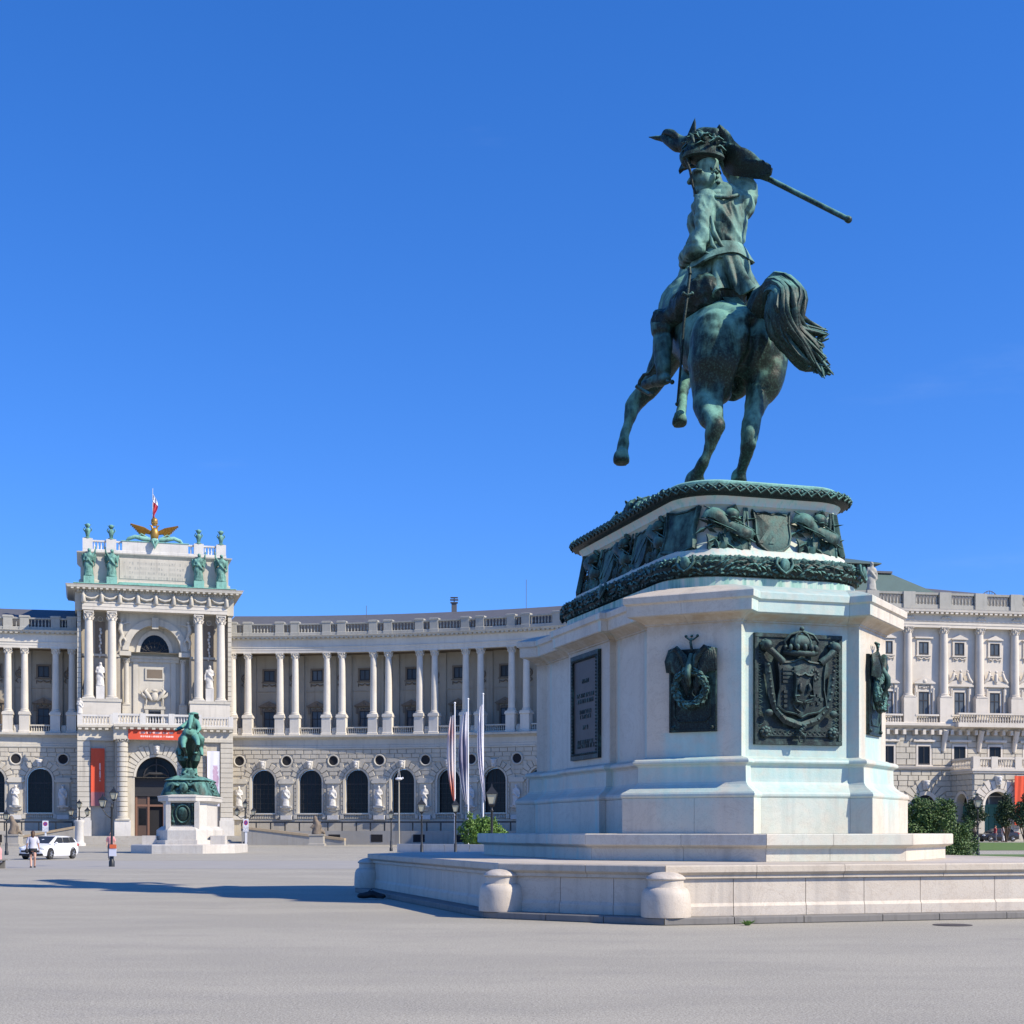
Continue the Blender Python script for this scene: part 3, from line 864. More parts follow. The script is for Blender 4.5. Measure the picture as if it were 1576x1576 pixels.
# inscription tablets on the long sides: letters are raised bronze strokes, worn and unreadable from here
tabf = None
for su in (-1, 1):
    mb = MB(); mb.box(-.98, .98, -.03, .01, -1.28, 1.28)
    tb = mb.build('inscription_tablet', M['dark_bronze']); at_face(tb, su * 2.85, .1, (su, 0), 4.67)
    mb = MB()
    for x0, x1, z0, z1 in ((-.98, .98, 1.12, 1.28), (-.98, .98, -1.28, -1.12), (-.98, -.82, -1.12, 1.12), (.82, .98, -1.12, 1.12)):
        mb.box(x0 + .003, x1 - .003, -.09, -.02, z0 + .002, z1 - .002)
    for k in range(22):
        x = -.86 + 1.72 * k / 21
        for z in (1.15, -1.15): mb.ball((x, -.09, z), .028, 6, 4)
    for k in range(28):
        z = -1.08 + 2.16 * k / 27
        for x in (-.85, .85): mb.ball((x, -.09, z), .028, 6, 4)
    sub(mb, 'tablet_frame', tb, M['dark_bronze'])
    sub(MB().box(-.815, .815, -.045, -.02, -1.115, 1.115), 'stone_panel', tb, M['tablet'] if 'tablet' in M else plain('tablet_stone', (.075, .058, .048), .6, 0, .4, 3), None)
    r = random.Random(9)
    mb = MB()
    for z, n in ((.62, 4), (.28, 10), (.14, 9), (-.12, 7), (-.24, 6), (-.5, 3), (-.85, 9), (-.95, 10)):
        for k in range(n):
            x = (k - (n - 1) / 2) * .125
            mb.box(x - .04, x - .02, -.06, -.04, z - .05, z + .05)
            if r.random() < .6: mb.box(x + .02, x + .04, -.06, -.04, z - .05, z + .05)
            mb.box(x - .02, x + .02, -.06, -.04, z + r.choice((-.05, 0, .03)), z + r.choice((.05, .045)))
    tag(sub(mb, 'inscription', tb, M['dark_bronze'], None), kind='stuff')
# ------------------------------------------------------------------ large equestrian statue on the monument
stat = thing('equestrian_statue', 'large green bronze rider holding a flag on a rearing horse, atop the white pedestal', 'statue', MW(0, -1.5, 9.4))
SO = Vector(stat.location)
def S(px, py, z): return W(px, py, z) - SO          # statue parts live in the frame of their thing
def chain(mb, pts, n=14, ell=None):
    """pts: (px, py, distance, radius in metres); smooth interpolation between them"""
    P = [S(a, b, c) for a, b, c, r in pts]; rr = [p[3] for p in pts]
    Q, q = [], []
    for i in range(len(P) - 1):
        p0 = P[max(i - 1, 0)]; p1 = P[i]; p2 = P[i + 1]; p3 = P[min(i + 2, len(P) - 1)]
        for k in range(4):
            t = k / 4
            Q.append(.5 * ((2 * p1) + (p2 - p0) * t + (2 * p0 - 5 * p1 + 4 * p2 - p3) * t * t + (3 * p1 - p0 - 3 * p2 + p3) * t ** 3))
            q.append(rr[i] + (rr[i + 1] - rr[i]) * (t * t * (3 - 2 * t)))
    Q.append(P[-1]); q.append(rr[-1])
    mb.tube(Q, q, n, ell, True)
def sball(mb, px, py, z, r, rot=None): mb.ball(S(px, py, z), r, 16, 12, rot)

# --- horse: one continuous body
mb = MB()
# trunk
chain(mb, [(1144, 538, 35.0, .86), (1128, 535, 35.7, .98), (1104, 522, 36.8, 1.02), (1082, 500, 37.9, 1.02), (1066, 478, 38.9, .92), (1062, 462, 39.5, .68)], 20)
sball(mb, 1140, 516, 34.95, (.72, .7, .66)); sball(mb, 1112, 535, 34.85, (.70, .68, .80)); sball(mb, 1176, 535, 35.0, (.48, .60, .80))
# hips and thighs
chain(mb, [(1104, 520, 34.8, .66), (1103, 560, 34.7, .70), (1096, 593, 34.7, .56), (1087, 620, 34.55, .33), (1092, 640, 34.2, .27), (1102, 653, 33.95, .215), (1098, 668, 33.95, .20),
            (1094, 684, 34.0, .145), (1088, 700, 34.05, .13), (1081, 714, 34.1, .15), (1076, 724, 34.2, .135), (1070, 734, 34.35, .19)])
chain(mb, [(1177, 525, 35.0, .52), (1180, 555, 35.0, .50), (1176, 590, 34.9, .46), (1164, 618, 34.8, .28), (1158, 645, 34.5, .215), (1154, 668, 34.35, .20), (1150, 688, 34.35, .185),
            (1147, 704, 34.5, .145), (1142, 719, 34.6, .115), (1139, 730, 34.75, .14)])
# hock points, gaskin tendons
sball(mb, 1107, 655, 33.88, (.13, .14, .17)); sball(mb, 1157, 684, 34.25, (.12, .13, .17))
chain(mb, [(1103, 590, 34.4, .2), (1106, 620, 34.2, .13), (1107, 650, 33.9, .09)]); chain(mb, [(1166, 600, 34.7, .2), (1160, 640, 34.4, .12), (1157, 680, 34.25, .09)])
# hind hooves
for (a, b, z, r) in ((1069, 738, 34.45, .235), (1137, 734, 34.8, .2)):
    c = S(a, b, z)
    mb.rings([[c + Vector((r * k * math.cos(t), r * 1.15 * k * math.sin(t) + .05 * (1 - k), dz)) for t in [2 * PI * j / 16 for j in range(16)]] for k, dz in ((1.0, -.16), (1.0, -.06), (.86, .06), (.66, .17))])
# sheath and belly
sball(mb, 1131, 597, 35.7, (.14, .25, .10)); chain(mb, [(1128, 588, 35.6, .45), (1108, 572, 36.8, .5), (1090, 550, 37.8, .5)])
# shoulders, forelegs lifted
chain(mb, [(1045, 490, 38.9, .62), (1036, 525, 39.2, .54), (1022, 560, 39.5, .40), (1003, 592, 39.7, .29), (987, 610, 39.8, .25), (976, 624, 39.75, .225), (972, 636, 39.6, .18), (966, 655, 39.45, .135), (961, 670, 39.3, .15),
            (960, 680, 39.25, .17), (958, 692, 39.2, .16), (957, 700, 39.15, .18)])
chain(mb, [(1082, 485, 39.3, .60), (1078, 520, 39.8, .5), (1069, 550, 40.3, .34), (1062, 570, 40.7, .25), (1056, 586, 40.6, .2), (1052, 600, 40.2, .145), (1050, 616, 39.8, .14), (1049, 628, 39.6, .16), (1047, 638, 39.5, .17)])
for (a, b, z) in ((956, 704, 39.1), (1046, 645, 39.4)):
    c = S(a, b, z)
    mb.rings([[c + Vector((r * math.cos(t), -r * .9 * math.sin(t) - .06 + .1 * (dz + .2), dz + .06 * math.sin(t))) for t in [2 * PI * j / 16 for j in range(16)]] for r, dz in ((.20, -.17), (.215, -.14), (.20, 0), (.15, .16))])
# neck and tucked head, hidden behind the rider from here
chain(mb, [(1072, 468, 38.9, .78), (1078, 430, 39.7, .62), (1084, 395, 40.5, .48), (1084, 375, 41.2, .36)], 16)
chain(mb, [(1084, 372, 41.2, .34), (1078, 400, 41.8, .30), (1072, 428, 42.0, .20), (1070, 440, 42.0, .17)])
for s in (-6, 6): chain(mb, [(1084 + s, 366, 41.1, .09), (1084 + s * 1.4, 354, 41.1, .03)], 8)
# muscle of the rump: the furrow under the tail and flank folds are cut in by displacement
crease = [S(1160, 495, 34.3), S(1155, 540, 34.2), S(1143, 580, 34.3), S(1136, 600, 34.6)]
def horse_disp(p, n):
    a = 0
    for i in range(3):
        A, B = crease[i], crease[i + 1]; d = B - A
        t = max(0, min(1, (p - A).dot(d) / d.dot(d)))
        q = (p - (A + d * t)); q = Vector((q.x, 0, q.z)).length
        if p.y < crease[0].y + 1.6 and n.y < .2: a = min(a, -.20 * math.exp(-(q / .11) ** 2))
    return a + .035 * noise.noise(p * 1.7) + .014 * noise.noise(p * 5)
horse = blob('horse', mb, M['horse_bronze'], stat, .05, 5, disp=horse_disp)

# --- mane
mb = MB(); r = random.Random(4)
for k in range(26):
    t = k / 25
    base = S(1078 + 8 * t, 455 - 85 * t, 38.9 + 2.2 * t) + Vector((0, -.45 + .12 * t, .25))
    d = Vector((r.uniform(-.5, .5), -.12, -.5))
    mb.tube([base, base + d * .5 + Vector((r.uniform(-.1, .1), -.1, .1)), base + d], [.10, .09, .02], 6)
mb.build('mane', M['bronze'], stat, 50)

# --- tail: a sweep of separate locks round one centre line
mb = MB(); r = random.Random(11)
TL = [(1161, 500, 34.85, .16), (1175, 466, 34.45, .28), (1199, 445, 34.0, .33), (1210, 462, 33.75, .37), (1209, 490, 33.65, .37), (1217, 514, 33.7, .34), (1236, 538, 33.75, .30), (1253, 558, 33.8, .22)]
TP = [S(a, b, c) for a, b, c, d in TL]; TR = [q[3] for q in TL]
tips = [(1274, 513), (1268, 534), (1281, 575), (1270, 579), (1257, 575), (1246, 566), (1272, 552), (1276, 566)]
for k in range(150):
    th = 2 * PI * (k * .381966 % 1); rad = math.sqrt(r.uniform(.15, 1)); ph = r.uniform(0, 6); pts, rr = [], []
    stop = r.choice((5, 6, 6, 7, 8, 8, 8))
    for i in range(min(stop, len(TP))):
        t = (TP[min(i + 1, len(TP) - 1)] - TP[max(i - 1, 0)]).normalized(); a = t.cross(Vector((0, 1, 0))).normalized(); b = t.cross(a)
        wv_ = .05 * math.sin(ph + i * 1.7)
        pts.append(TP[i] + (a * math.cos(th) + b * math.sin(th)) * TR[i] * rad + a * wv_); rr.append((.075, .085, .085, .08, .08, .075, .065, .05)[i])
    tip = tips[(0, 1, 6)[k % 3]] if stop < 8 else tips[2 + k % 6]; e = S(tip[0] + r.uniform(-5, 2), tip[1] + r.uniform(-5, 3), 33.75 + r.uniform(-.25, .25))
    if stop < 8 and k % 2: e = pts[-1] + (e - pts[-1]) * r.uniform(.4, .9) + Vector((r.uniform(-.1, .15), 0, r.uniform(-.15, .1)))
    pts.append(e); rr.append(.014)
    Q, q = [], []
    for i in range(len(pts) - 1):
        p0, p1, p2, p3 = pts[max(i - 1, 0)], pts[i], pts[i + 1], pts[min(i + 2, len(pts) - 1)]
        for j in range(3):
            u = j / 3; Q.append(.5 * ((2 * p1) + (p2 - p0) * u + (2 * p0 - 5 * p1 + 4 * p2 - p3) * u * u + (3 * p1 - p0 - 3 * p2 + p3) * u ** 3)); q.append(rr[i] + (rr[i + 1] - rr[i]) * u)
    Q.append(pts[-1]); q.append(rr[-1]); mb.tube(Q, q, 6)
mb.tube(TP, [x * .62 for x in TR], 12)
mb.build('tail', M['bronze'], stat, 60)

# --- rider: one continuous body (torso, head, arms, legs)
mb = MB()
chain(mb, [(1108, 452, 36.35, .64), (1108, 425, 36.3, .56), (1112, 398, 36.3, .50), (1113, 365, 36.3, .55), (1112, 335, 36.35, .60), (1114, 312, 36.4, .50)], 20, .78)
sball(mb, 1092, 322, 36.25, (.42, .42, .36)); sball(mb, 1134, 318, 36.45, (.42, .42, .40)); sball(mb, 1078, 345, 36.75, (.32, .34, .38)); sball(mb, 1074, 380, 36.7, (.26, .32, .42))
chain(mb, [(1108, 305, 36.4, .30), (1103, 293, 36.4, .235), (1096, 276, 36.4, .22)])
# head turned to the left in profile: skull, jaw, brow, nose, lips, chin, ear
sball(mb, 1089, 260, 36.4, (.30, .27, .36)); chain(mb, [(1096, 282, 36.38, .22), (1083, 291, 36.32, .18), (1074, 295, 36.3, .12)]); sball(mb, 1079, 276, 36.34, (.21, .22, .25)); sball(mb, 1088, 280, 36.25, (.22, .2, .2))
chain(mb, [(1069, 264, 36.31, .07), (1065, 273, 36.3, .065), (1061.5, 280, 36.3, .075)], 8); chain(mb, [(1070, 263, 36.2, .05), (1073, 261, 36.1, .04), (1080, 262, 36.08, .03)], 8)
sball(mb, 1068.5, 286, 36.32, (.055, .07, .03)); sball(mb, 1069, 290, 36.32, (.05, .06, .03)); sball(mb, 1071, 296, 36.32, (.07, .07, .06)); sball(mb, 1099, 272, 36.06, (.06, .06, .11))
# left arm down to the reins, hand closed
chain(mb, [(1087, 308, 36.05, .26), (1085, 330, 35.9, .245), (1081, 352, 35.8, .215), (1075, 374, 35.75, .20), (1068, 385, 35.85, .185), (1060, 392, 36.3, .165), (1056, 398, 36.8, .15), (1054, 402, 37.1, .12)])
sball(mb, 1053, 404, 37.3, (.13, .16, .14))
# right arm raised behind the head, hand on the pole
chain(mb, [(1142, 308, 36.6, .33), (1146, 296, 36.75, .33), (1141, 281, 36.9, .28), (1132, 268, 37.0, .24), (1122, 256, 36.9, .21), (1114, 246, 36.8, .16), (1110, 240, 36.75, .14)])
sball(mb, 1108, 238, 36.72, (.16, .15, .15))
# legs astride
chain(mb, [(1088, 450, 36.0, .44), (1063, 462, 36.3, .39), (1043, 480, 36.75, .33), (1026, 494, 37.1, .29), (1021, 508, 37.1, .255), (1020, 530, 36.9, .235), (1020, 552, 36.75, .195), (1021, 570, 36.65, .175), (1020, 582, 36.7, .16)])
chain(mb, [(1024, 584, 36.55, .15), (1010, 586, 36.9, .145), (999, 590, 37.2, .12), (990, 594, 37.45, .08)]); chain(mb, [(1020, 495, 37.05, .33), (1019, 506, 37.0, .30)])
chain(mb, [(1128, 450, 36.9, .50), (1134, 470, 37.8, .42), (1130, 488, 38.5, .35), (1128, 525, 38.4, .25), (1127, 550, 38.3, .19), (1120, 560, 38.7, .13)])
# fingers of the rein hand and of the hand on the pole
for k in range(4):
    chain(mb, [(1050.5 + k * 1.6, 401 + k * .5, 37.36, .05), (1049 + k * 1.7, 406 + k * .4, 37.46, .048), (1052 + k * 1.5, 409, 37.4, .04)], 8)
    chain(mb, [(1105 + k * 2.2, 231 + k * 1.2, 36.66, .055), (1103 + k * 2.2, 236 + k * 1.2, 36.55, .052), (1105 + k * 2.2, 242 + k * 1.1, 36.6, .045)], 8)
chain(mb, [(1055, 399, 37.2, .055), (1052, 398, 37.4, .05), (1049, 401, 37.5, .04)], 8); chain(mb, [(1113, 240, 36.62, .06), (1109, 244, 36.55, .05)], 8)
def ridge(v): return 1 - 2 * abs(noise.noise(v))
def cloth_disp(p, n):
    # folds of the uniform: long creases that run down and across the cloth, fine wrinkles elsewhere
    q = p + SO; py = HZ - (q.z - CAMH) / q.y * FPX; px = CX + q.x / q.y * FPX
    a = .022 * noise.noise(p * 2.4) + .016 * noise.noise(p * 7)
    if py > 300:
        v = Vector((p.x * 3.2 + p.z * 1.3, p.y * 2.6, p.z * .9 - p.x * .7))
        a += .052 * ridge(v) + .026 * ridge(v * 2.1) - .03
        if 372 < py < 400: a += .04 * ridge(Vector((p.x * 1.2, p.y * 1.2, p.z * 5.5 + p.x * 1.5))) - .02
        if px < 1045 and py > 495: a = a * .45
    return a
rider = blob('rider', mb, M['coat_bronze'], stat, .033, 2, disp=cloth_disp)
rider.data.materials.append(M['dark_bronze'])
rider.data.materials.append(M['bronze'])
for f in rider.data.polygons:                       # shade below the hem painted on the trousers as dark bronze; boots lighter
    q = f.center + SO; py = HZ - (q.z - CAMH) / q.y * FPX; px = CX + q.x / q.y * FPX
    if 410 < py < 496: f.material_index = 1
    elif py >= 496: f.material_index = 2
# sharp coat creases under the arm and the collar, cuffs, sash: modelled on the body
mb = MB(); mb.tube([S(*p) for p in ((1090, 300, 36.05), (1104, 303, 35.86), (1120, 304, 35.86), (1136, 300, 36.0), (1138, 296, 36.4))], .045, 8); mb.build('coat_fold', M['coat_bronze'], rider, 60)
mb = MB(); mb.tube([S(*p) for p in ((1094, 332, 35.68), (1098, 356, 35.66), (1110, 378, 35.70), (1124, 386, 35.78))], [.02, .06, .05, .01], 8); mb.build('coat_fold', M['coat_bronze'], rider, 60)
mb = MB(); mb.tube([S(*p) for p in ((1091, 352, 35.66), (1096, 376, 35.7), (1110, 392, 35.74))], [.02, .06, .01], 8); mb.build('coat_fold', M['coat_bronze'], rider, 60)
mb = MB(); mb.tube([S(*p) for p in ((1086, 388, 35.72), (1100, 394, 35.72), (1118, 396, 35.74), (1136, 390, 35.85))], [.02, .05, .04, .01], 8); mb.build('coat_fold', M['coat_bronze'], rider, 60)
for x in (1128, 1135, 1142, 1148): mb = MB(); mb.tube([S(x, 384, 35.85 + (x - 1128) * .012), S(x + 3, 402, 35.75 + (x - 1128) * .012), S(x + 7, 420, 35.75 + (x - 1128) * .014)], [.015, .045, .03], 7); mb.build('coat_fold', M['coat_bronze'], rider, 60)
mb = MB(); mb.tube([S(1058.5, 393.5, 36.42), S(1056, 397, 36.7)], [.20, .20], 12); mb.build('cuff', M['coat_bronze'], rider, 60)
mb = MB(); mb.tube([S(*p) for p in ((1083, 308, 36.35), (1090, 300, 36.12), (1104, 299, 36.08), (1116, 298, 36.2), (1118, 296, 36.5))], [.05, .075, .08, .075, .05], 8, 1.6)
mb.build('collar', M['coat_bronze'], rider, 60)
# skirts of the coat: two tiers of flaring cloth with real folds
def skirt(y0, y1, cx0, cx1, hw0, hw1, z, hd, nf, amp, a0, a1, name, lean=0):
    g = []
    for i in range(9):
        t = i / 8; row = []
        for k in range(73):
            a = R(a0 + (a1 - a0) * k / 72)
            f = 1 + amp * t * t * math.sin(nf * a * 2 + 1.3 * t) + .45 * amp * t * math.sin(nf * 4.3 * a + 1.0)
            cx = cx0 + (cx1 - cx0) * t; hw = hw0 + (hw1 - hw0) * (t ** .8)
            c = S(cx, y0 + (y1 - y0) * t + (4 if amp < .1 else 9) * t * math.sin(nf * a * 2 + .6) + lean * t * math.cos(a), z)
            row.append(c + Vector((hw * f * math.cos(a), -hd * f * math.sin(a) * (1 + .35 * t), 0)))
        g.append(row)
    return MB().sheet(g, .05).build(name, M['coat_bronze'] if name == 'coat_tail' else M['coat_bronze'], rider, 70)
skirt(384, 410, 1111, 1108, .53, .76, 36.3, .52, 1.5, .06, -35, 215, 'coat_hem', -6)
skirt(396, 463, 1114, 1130, .48, .60, 36.3, .56, 2.6, .34, -40, 150, 'coat_tail', -2)
skirt(400, 455, 1098, 1070, .50, .50, 36.5, .50, 2.0, .12, 60, 250, 'coat_tail', -8)
# saddle cloth
mb = MB(); g = []
for i in range(8):
    t = i / 7
    g.append([S(1150 - 20 * t - 62 * k / 12, 470 + 48 * (t ** 1.3) * (abs(k - 4) / 8) + 3 * math.sin(k * 1.4), 35.75 + .12 * k - .10 * t) + Vector((0, -.3 * math.sin(PI * k / 12), .05)) for k in range(13)])
mb.sheet(g, .06).build('saddle_cloth', M['bronze'], stat, 60)
mb = MB(); r = random.Random(17)
for k in range(40):
    c = S(1098 + r.uniform(-7, 8), 268 + r.uniform(-14, 16), 36.22 + r.uniform(-.06, .3)); t = Vector((r.uniform(-1, 1), -.3, r.uniform(-1, .4))).normalized()
    mb.tube([c - t * .07, c + Vector((0, -.05, 0)), c + t * .07], [.03, .06, .02], 6)
mb.build('hair', M['bronze'], rider, 60)
# hat: bicorne with cockade and plumes
mb = MB()
g = []
for i in range(9):
    a = PI * i / 8 - .12
    row = []
    for k in range(7):
        t = k / 6
        px = 1082 - 32 * math.cos(a) * (1 - .12 * t); py = 248 - (12 + 26 * t) * max(.22, math.sin(a)) - 2 * t
        row.append(S(px, py, 36.02 + .13 * t))
    g.append(row)
mb.sheet(g, .09)
g = [[Vector((p[0], p[1] + .72, p[2])) for p in row] for row in g]; mb.sheet(g, .09)
sball(mb, 1084, 236, 36.4, (.46, .36, .30)); sball(mb, 1082, 224, 36.4, (.34, .30, .22))
chain(mb, [(1056, 250, 36.35, .12), (1053, 240, 36.35, .12), (1060, 228, 36.35, .10)], 10)
mb.tube([S(1055, 245, 36.1), S(1062, 262, 36.15), S(1066, 285, 36.2), S(1072, 303, 36.25)], [.05, .035, .03, .03], 8)
hat = mb.build('hat', M['dark_bronze'], rider, 60)
mb = MB(); r = random.Random(21)
for k in range(46):
    a = r.uniform(0, PI); px = 1082 - 27 * math.cos(a) + r.uniform(-4, 4); py = 226 - 16 * math.sin(a) + r.uniform(-4, 12); z = 36.15 + r.uniform(-.22, .35)
    c = S(px, py, z); t = Vector((r.uniform(-1, 1), r.uniform(-.3, .3), r.uniform(-.2, .9))).normalized()
    mb.tube([c - t * .14, c + Vector((0, -.03, .03)), c + t * .14], [.02, .06, .015], 6, .6)
mb.build('plume', M['bronze'], hat, 60)
# pointed fold of the hat standing up
mb = MB(); mb.sheet([[S(1062 + 8 * t - 9 * (1 - t) * (k - 1), 222 - 40 * t + (4 if k == 1 else 0) * (1 - t), 36.4 + .12 * (k - 1) * (1 - t)) for k in range(3)] for t in [i / 7 for i in range(8)]], .05)
mb.build('hat_peak', M['dark_bronze'], hat, 60)

# --- flag: pole, finial, furled cloth
mb = MB()
pole = [S(1306, 338, 34.6), S(1184, 276, 36.0), S(1108, 237, 36.75), S(1074, 222, 37.2)]
mb.tube(pole, [.062, .066, .07, .07], 12); mb.ball(S(1306, 338, 34.6), .085, 10, 8)
mb.tube([S(1303.5, 336.7, 34.63), S(1306, 338, 34.6)], .08, 12)
mb.build('flagpole', M['bronze'], stat, 60)
mb = MB(); chain(mb, [(1040, 213, 37.7, .06), (1022, 213, 37.9, .09), (1012, 212.5, 38.0, .06), (999, 211, 38.15, .012)], 10)
chain(mb, [(1078, 222, 37.2, .08), (1050, 216, 37.5, .07), (1030, 213, 37.8, .06)], 10)
mb.build('finial', M['bronze'], stat, 60)
def loft_cloth(rows, name, n=26, amp=.10, fold=5, seed=0):
    """cloth between two outlines (upper and lower), with folds running across"""
    up, lo = rows
    def samp(L, t):
        x = t * (len(L) - 1); i = min(int(x), len(L) - 2); f = x - i
        return Vector(L[i]).lerp(Vector(L[i + 1]), f)
    g = []
    for i in range(n):
        t = i / (n - 1); a, b = samp(up, t), samp(lo, t)
        row = []
        for k in range(11):
            s = k / 10; p = a.lerp(b, s)
            w = amp * math.sin(fold * 2 * PI * (t * .6 + s * .55) + seed) * math.sin(PI * min(1, .12 + s)) + .5 * amp * math.sin(9 * s + 7 * t)
            bulge = .30 * math.sin(PI * s)
            row.append(p + Vector((0, -w - bulge, .4 * w)))
        g.append(row)
    return MB().sheet(g, .05).build(name, M['dark_bronze'], stat, 75)
loft_cloth(([S(1104, 196, 36.6), S(1122, 209, 36.5), S(1134, 222, 36.4), S(1154, 233, 36.3), S(1172, 248, 36.1), S(1186, 268, 35.9)],
            [S(1106, 240, 36.9), S(1114, 258, 36.8), S(1128, 268, 36.6), S(1148, 274, 36.4), S(1168, 277, 36.2), S(1182, 278, 36.0)]), 'flag_cloth', 30, .10, 3)
loft_cloth(([S(1106, 200, 36.7), S(1124, 214, 36.9), S(1150, 236, 36.9), S(1182, 264, 36.5)], [S(1106, 236, 37.3), S(1124, 258, 37.3), S(1150, 270, 37.0), S(1180, 276, 36.4)]), 'flag_cloth', 24, -.10, 3, 1)
mb = MB()
chain(mb, [(1100, 208, 37.1, .18), (1080, 212, 37.3, .24), (1062, 222, 37.4, .22), (1048, 222, 37.6, .20), (1038, 214, 37.75, .16), (1028, 210, 37.9, .12)], 12)
chain(mb, [(1056, 226, 37.5, .10), (1042, 226, 37.6, .13), (1030, 218, 37.75, .12), (1022, 212, 37.9, .10)], 10); chain(mb, [(1046, 216, 37.5, .06), (1036, 206, 37.6, .09), (1026, 204, 37.8, .09), (1021, 209, 37.9, .07)], 10)
mb.build('flag_cloth', M['dark_bronze'], stat, 70)

# --- sabre, stirrup, spur, reins
mb = MB()
mb.tube([S(1062, 420, 35.7), S(1058, 455, 35.6), S(1052, 500, 35.6), S(1048, 560, 35.65), S(1042, 622, 35.75)], [.034, .036, .034, .032, .02], 8, .6)
mb.ball(S(1042, 622, 35.75), .05, 8, 6); mb.tube([S(1052, 452, 35.6), S(1058, 455, 35.55), S(1065, 452, 35.6)], .035, 8); mb.ball(S(1052, 452, 35.6), .05, 8, 6); mb.ball(S(1065, 452, 35.6), .05, 8, 6)
mb.tube([S(1061, 412, 35.75), S(1062, 422, 35.68)], .045, 8)
mb.build('sabre', M['bronze'], stat, 60)
mb = MB()
mb.tube([S(1000, 574, 36.9), S(991, 577, 37.0), S(985, 586, 37.1), S(983, 594, 37.15)], .045, 8)
mb.tube([S(979, 594, 37.1), S(988, 600, 37.05), S(1000, 607, 36.9), S(1004, 604, 36.7)], .05, 8); mb.tube([S(1000, 574, 36.9), S(1008, 560, 36.8), S(1012, 520, 36.9)], .03, 6)
mb.build('stirrup', M['bronze'], stat, 60); mb = MB(); mb.tube([S(1026, 586, 36.4), S(1031, 588, 36.3), S(1034, 588, 36.25)], .03, 8); mb.ball(S(1034.5, 588, 36.25), .06, 8, 6)
mb.build('spur', M['bronze'], stat, 60)
mb = MB(); mb.tube([S(1053, 405, 37.3), S(1062, 420, 39.5), S(1070, 436, 41.6)], .025, 6)
mb.build('rein', M['bronze'], stat, 60)
# trophies and fallen flags lying on the bronze ground, far side
mb = MB(); r = random.Random(2)
for k in range(70):
    t = r.random(); px = 905 + 110 * t; z = 40.4 - 4.0 * t; base = 862 - 92 * t - 10 * math.sin(PI * t)
    hgt = (8 + 26 * math.sin(PI * min(1, t * 1.05)) ** 1.2) * r.uniform(.3, 1)
    chain(mb, [(px, base, z, .10), (px + r.uniform(-4, 10), base - hgt * .6, z + r.uniform(-.2, .2), .12), (px + r.uniform(-2, 16), base - hgt, z + r.uniform(-.2, .2), .03)], 6)
for a, b in (((908, 850, 40.4), (962, 800, 38.4)), ((930, 836, 39.6), (1004, 770, 36.8)), ((960, 805, 38.4), (1010, 768, 36.6))):
    chain(mb, [(*a, .10), (*b, .12)], 8)
mb.build('fallen_banner', M['bronze'], stat, 60)
mb = MB(); mb.tube([S(1030, 768, 35.6), S(1018, 756, 35.7)], .07, 8); mb.build('cannon_stub', M['bronze'], stat, 60)
# ------------------------------------------------------------------ palace: shared pieces
def mk_glass(name, col, rough=.08, spec=.5):
    m = N(name); P = m.geo('Position')
    n = m.math('MULTIPLY', m.noise(P, .9, 3), m.math('MULTIPLY', m.t.nodes.new('ShaderNodeObjectInfo').outputs['Random'], 2.0))
    m.set(Base_Color=m.mix(n, tuple(x * .6 for x in col), tuple(x * 1.5 for x in col)), Roughness=rough, IOR=1.4, Specular_IOR_Level=.25)
    m.bump(m.noise(P, 2.5, 2), .06, .02)
    return m.m
M['glass'] = mk_glass('window_glass', (.008, .009, .011))
M['curtain'] = mk_glass('curtained_glass', (.085, .10, .115), .12)
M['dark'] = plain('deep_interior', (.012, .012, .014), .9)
M['mullion'] = plain('dark_window_bars', (.018, .018, .02), .6)
M['wood'] = plain('dark_door_wood', (.075, .045, .03), .5)
M['roof'] = plain('slate_roof', (.10, .10, .105), .65, 0, .2, 1.2)
M['soffit'] = mk_stone('loggia_ceiling_stone', (.17, .135, .10), (.07, .055, .045), 1)  # stone darkened so its colour carries the shade under the ceilings
M['gold'] = plain('gilded_bronze', (.33, .19, .045), .45, .5, .35, 4)
M['red'] = plain('red_banner_cloth', (.62, .07, .025), .8, 0, .12, 2)
M['whitecloth'] = plain('white_banner_cloth', (.62, .63, .70), .8, 0, .06, 2)

class Frame:
    """facade coordinates: u along the facade, d towards the square, h height above ground"""
    def __init__(self, root): self.root = root; self.o = Vector(root.location)
    def __call__(self, u, d, h): return self.map(u, d, h) - self.o
    def mb(self): return MB(lambda u, d, h: self(u, d, h))
    def put(self, name, me, u, d, h, parent=None, scale=None):
        o = obj(name, me, parent or self.root, None, None, scale)
        if parent is None:
            o.location = self(u, d, h); o.rotation_euler = (0, 0, self.rot(u))
        else: o.location = (u, d, h)
        return o
    def top(self, name, me, u, d, h, label, cat, group=None, scale=None, turn=0.0):
        o = obj(name, me, None, self.map(u, d, h), self.rot(u) + turn, scale)
        return tag(o, label, cat, group)
class Arc(Frame):
    def __init__(self, root, cx, cy, r): super().__init__(root); self.cx, self.cy, self.r = cx, cy, r
    def map(self, u, d, h):
        a = u / self.r
        return Vector((self.cx + (self.r - d) * math.sin(a), self.cy + (self.r - d) * math.cos(a), h))
    def rot(self, u): return -u / self.r
    def solve(self, px, d=0.0):
        lo, hi = -70.0, 70.0
        for _ in range(60):
            m = (lo + hi) / 2; p = self.map(m, d, 0)
            if CX + FPX * p.x / p.y < px: lo = m
            else: hi = m
        return lo
class Flat(Frame):
    def __init__(self, root, ang): super().__init__(root); self.a = ang
    def map(self, u, d, h):
        return self.o + Vector((u * math.cos(self.a) + d * math.sin(self.a), u * math.sin(self.a) - d * math.cos(self.a), h - self.o.z))
    def rot(self, u): return self.a

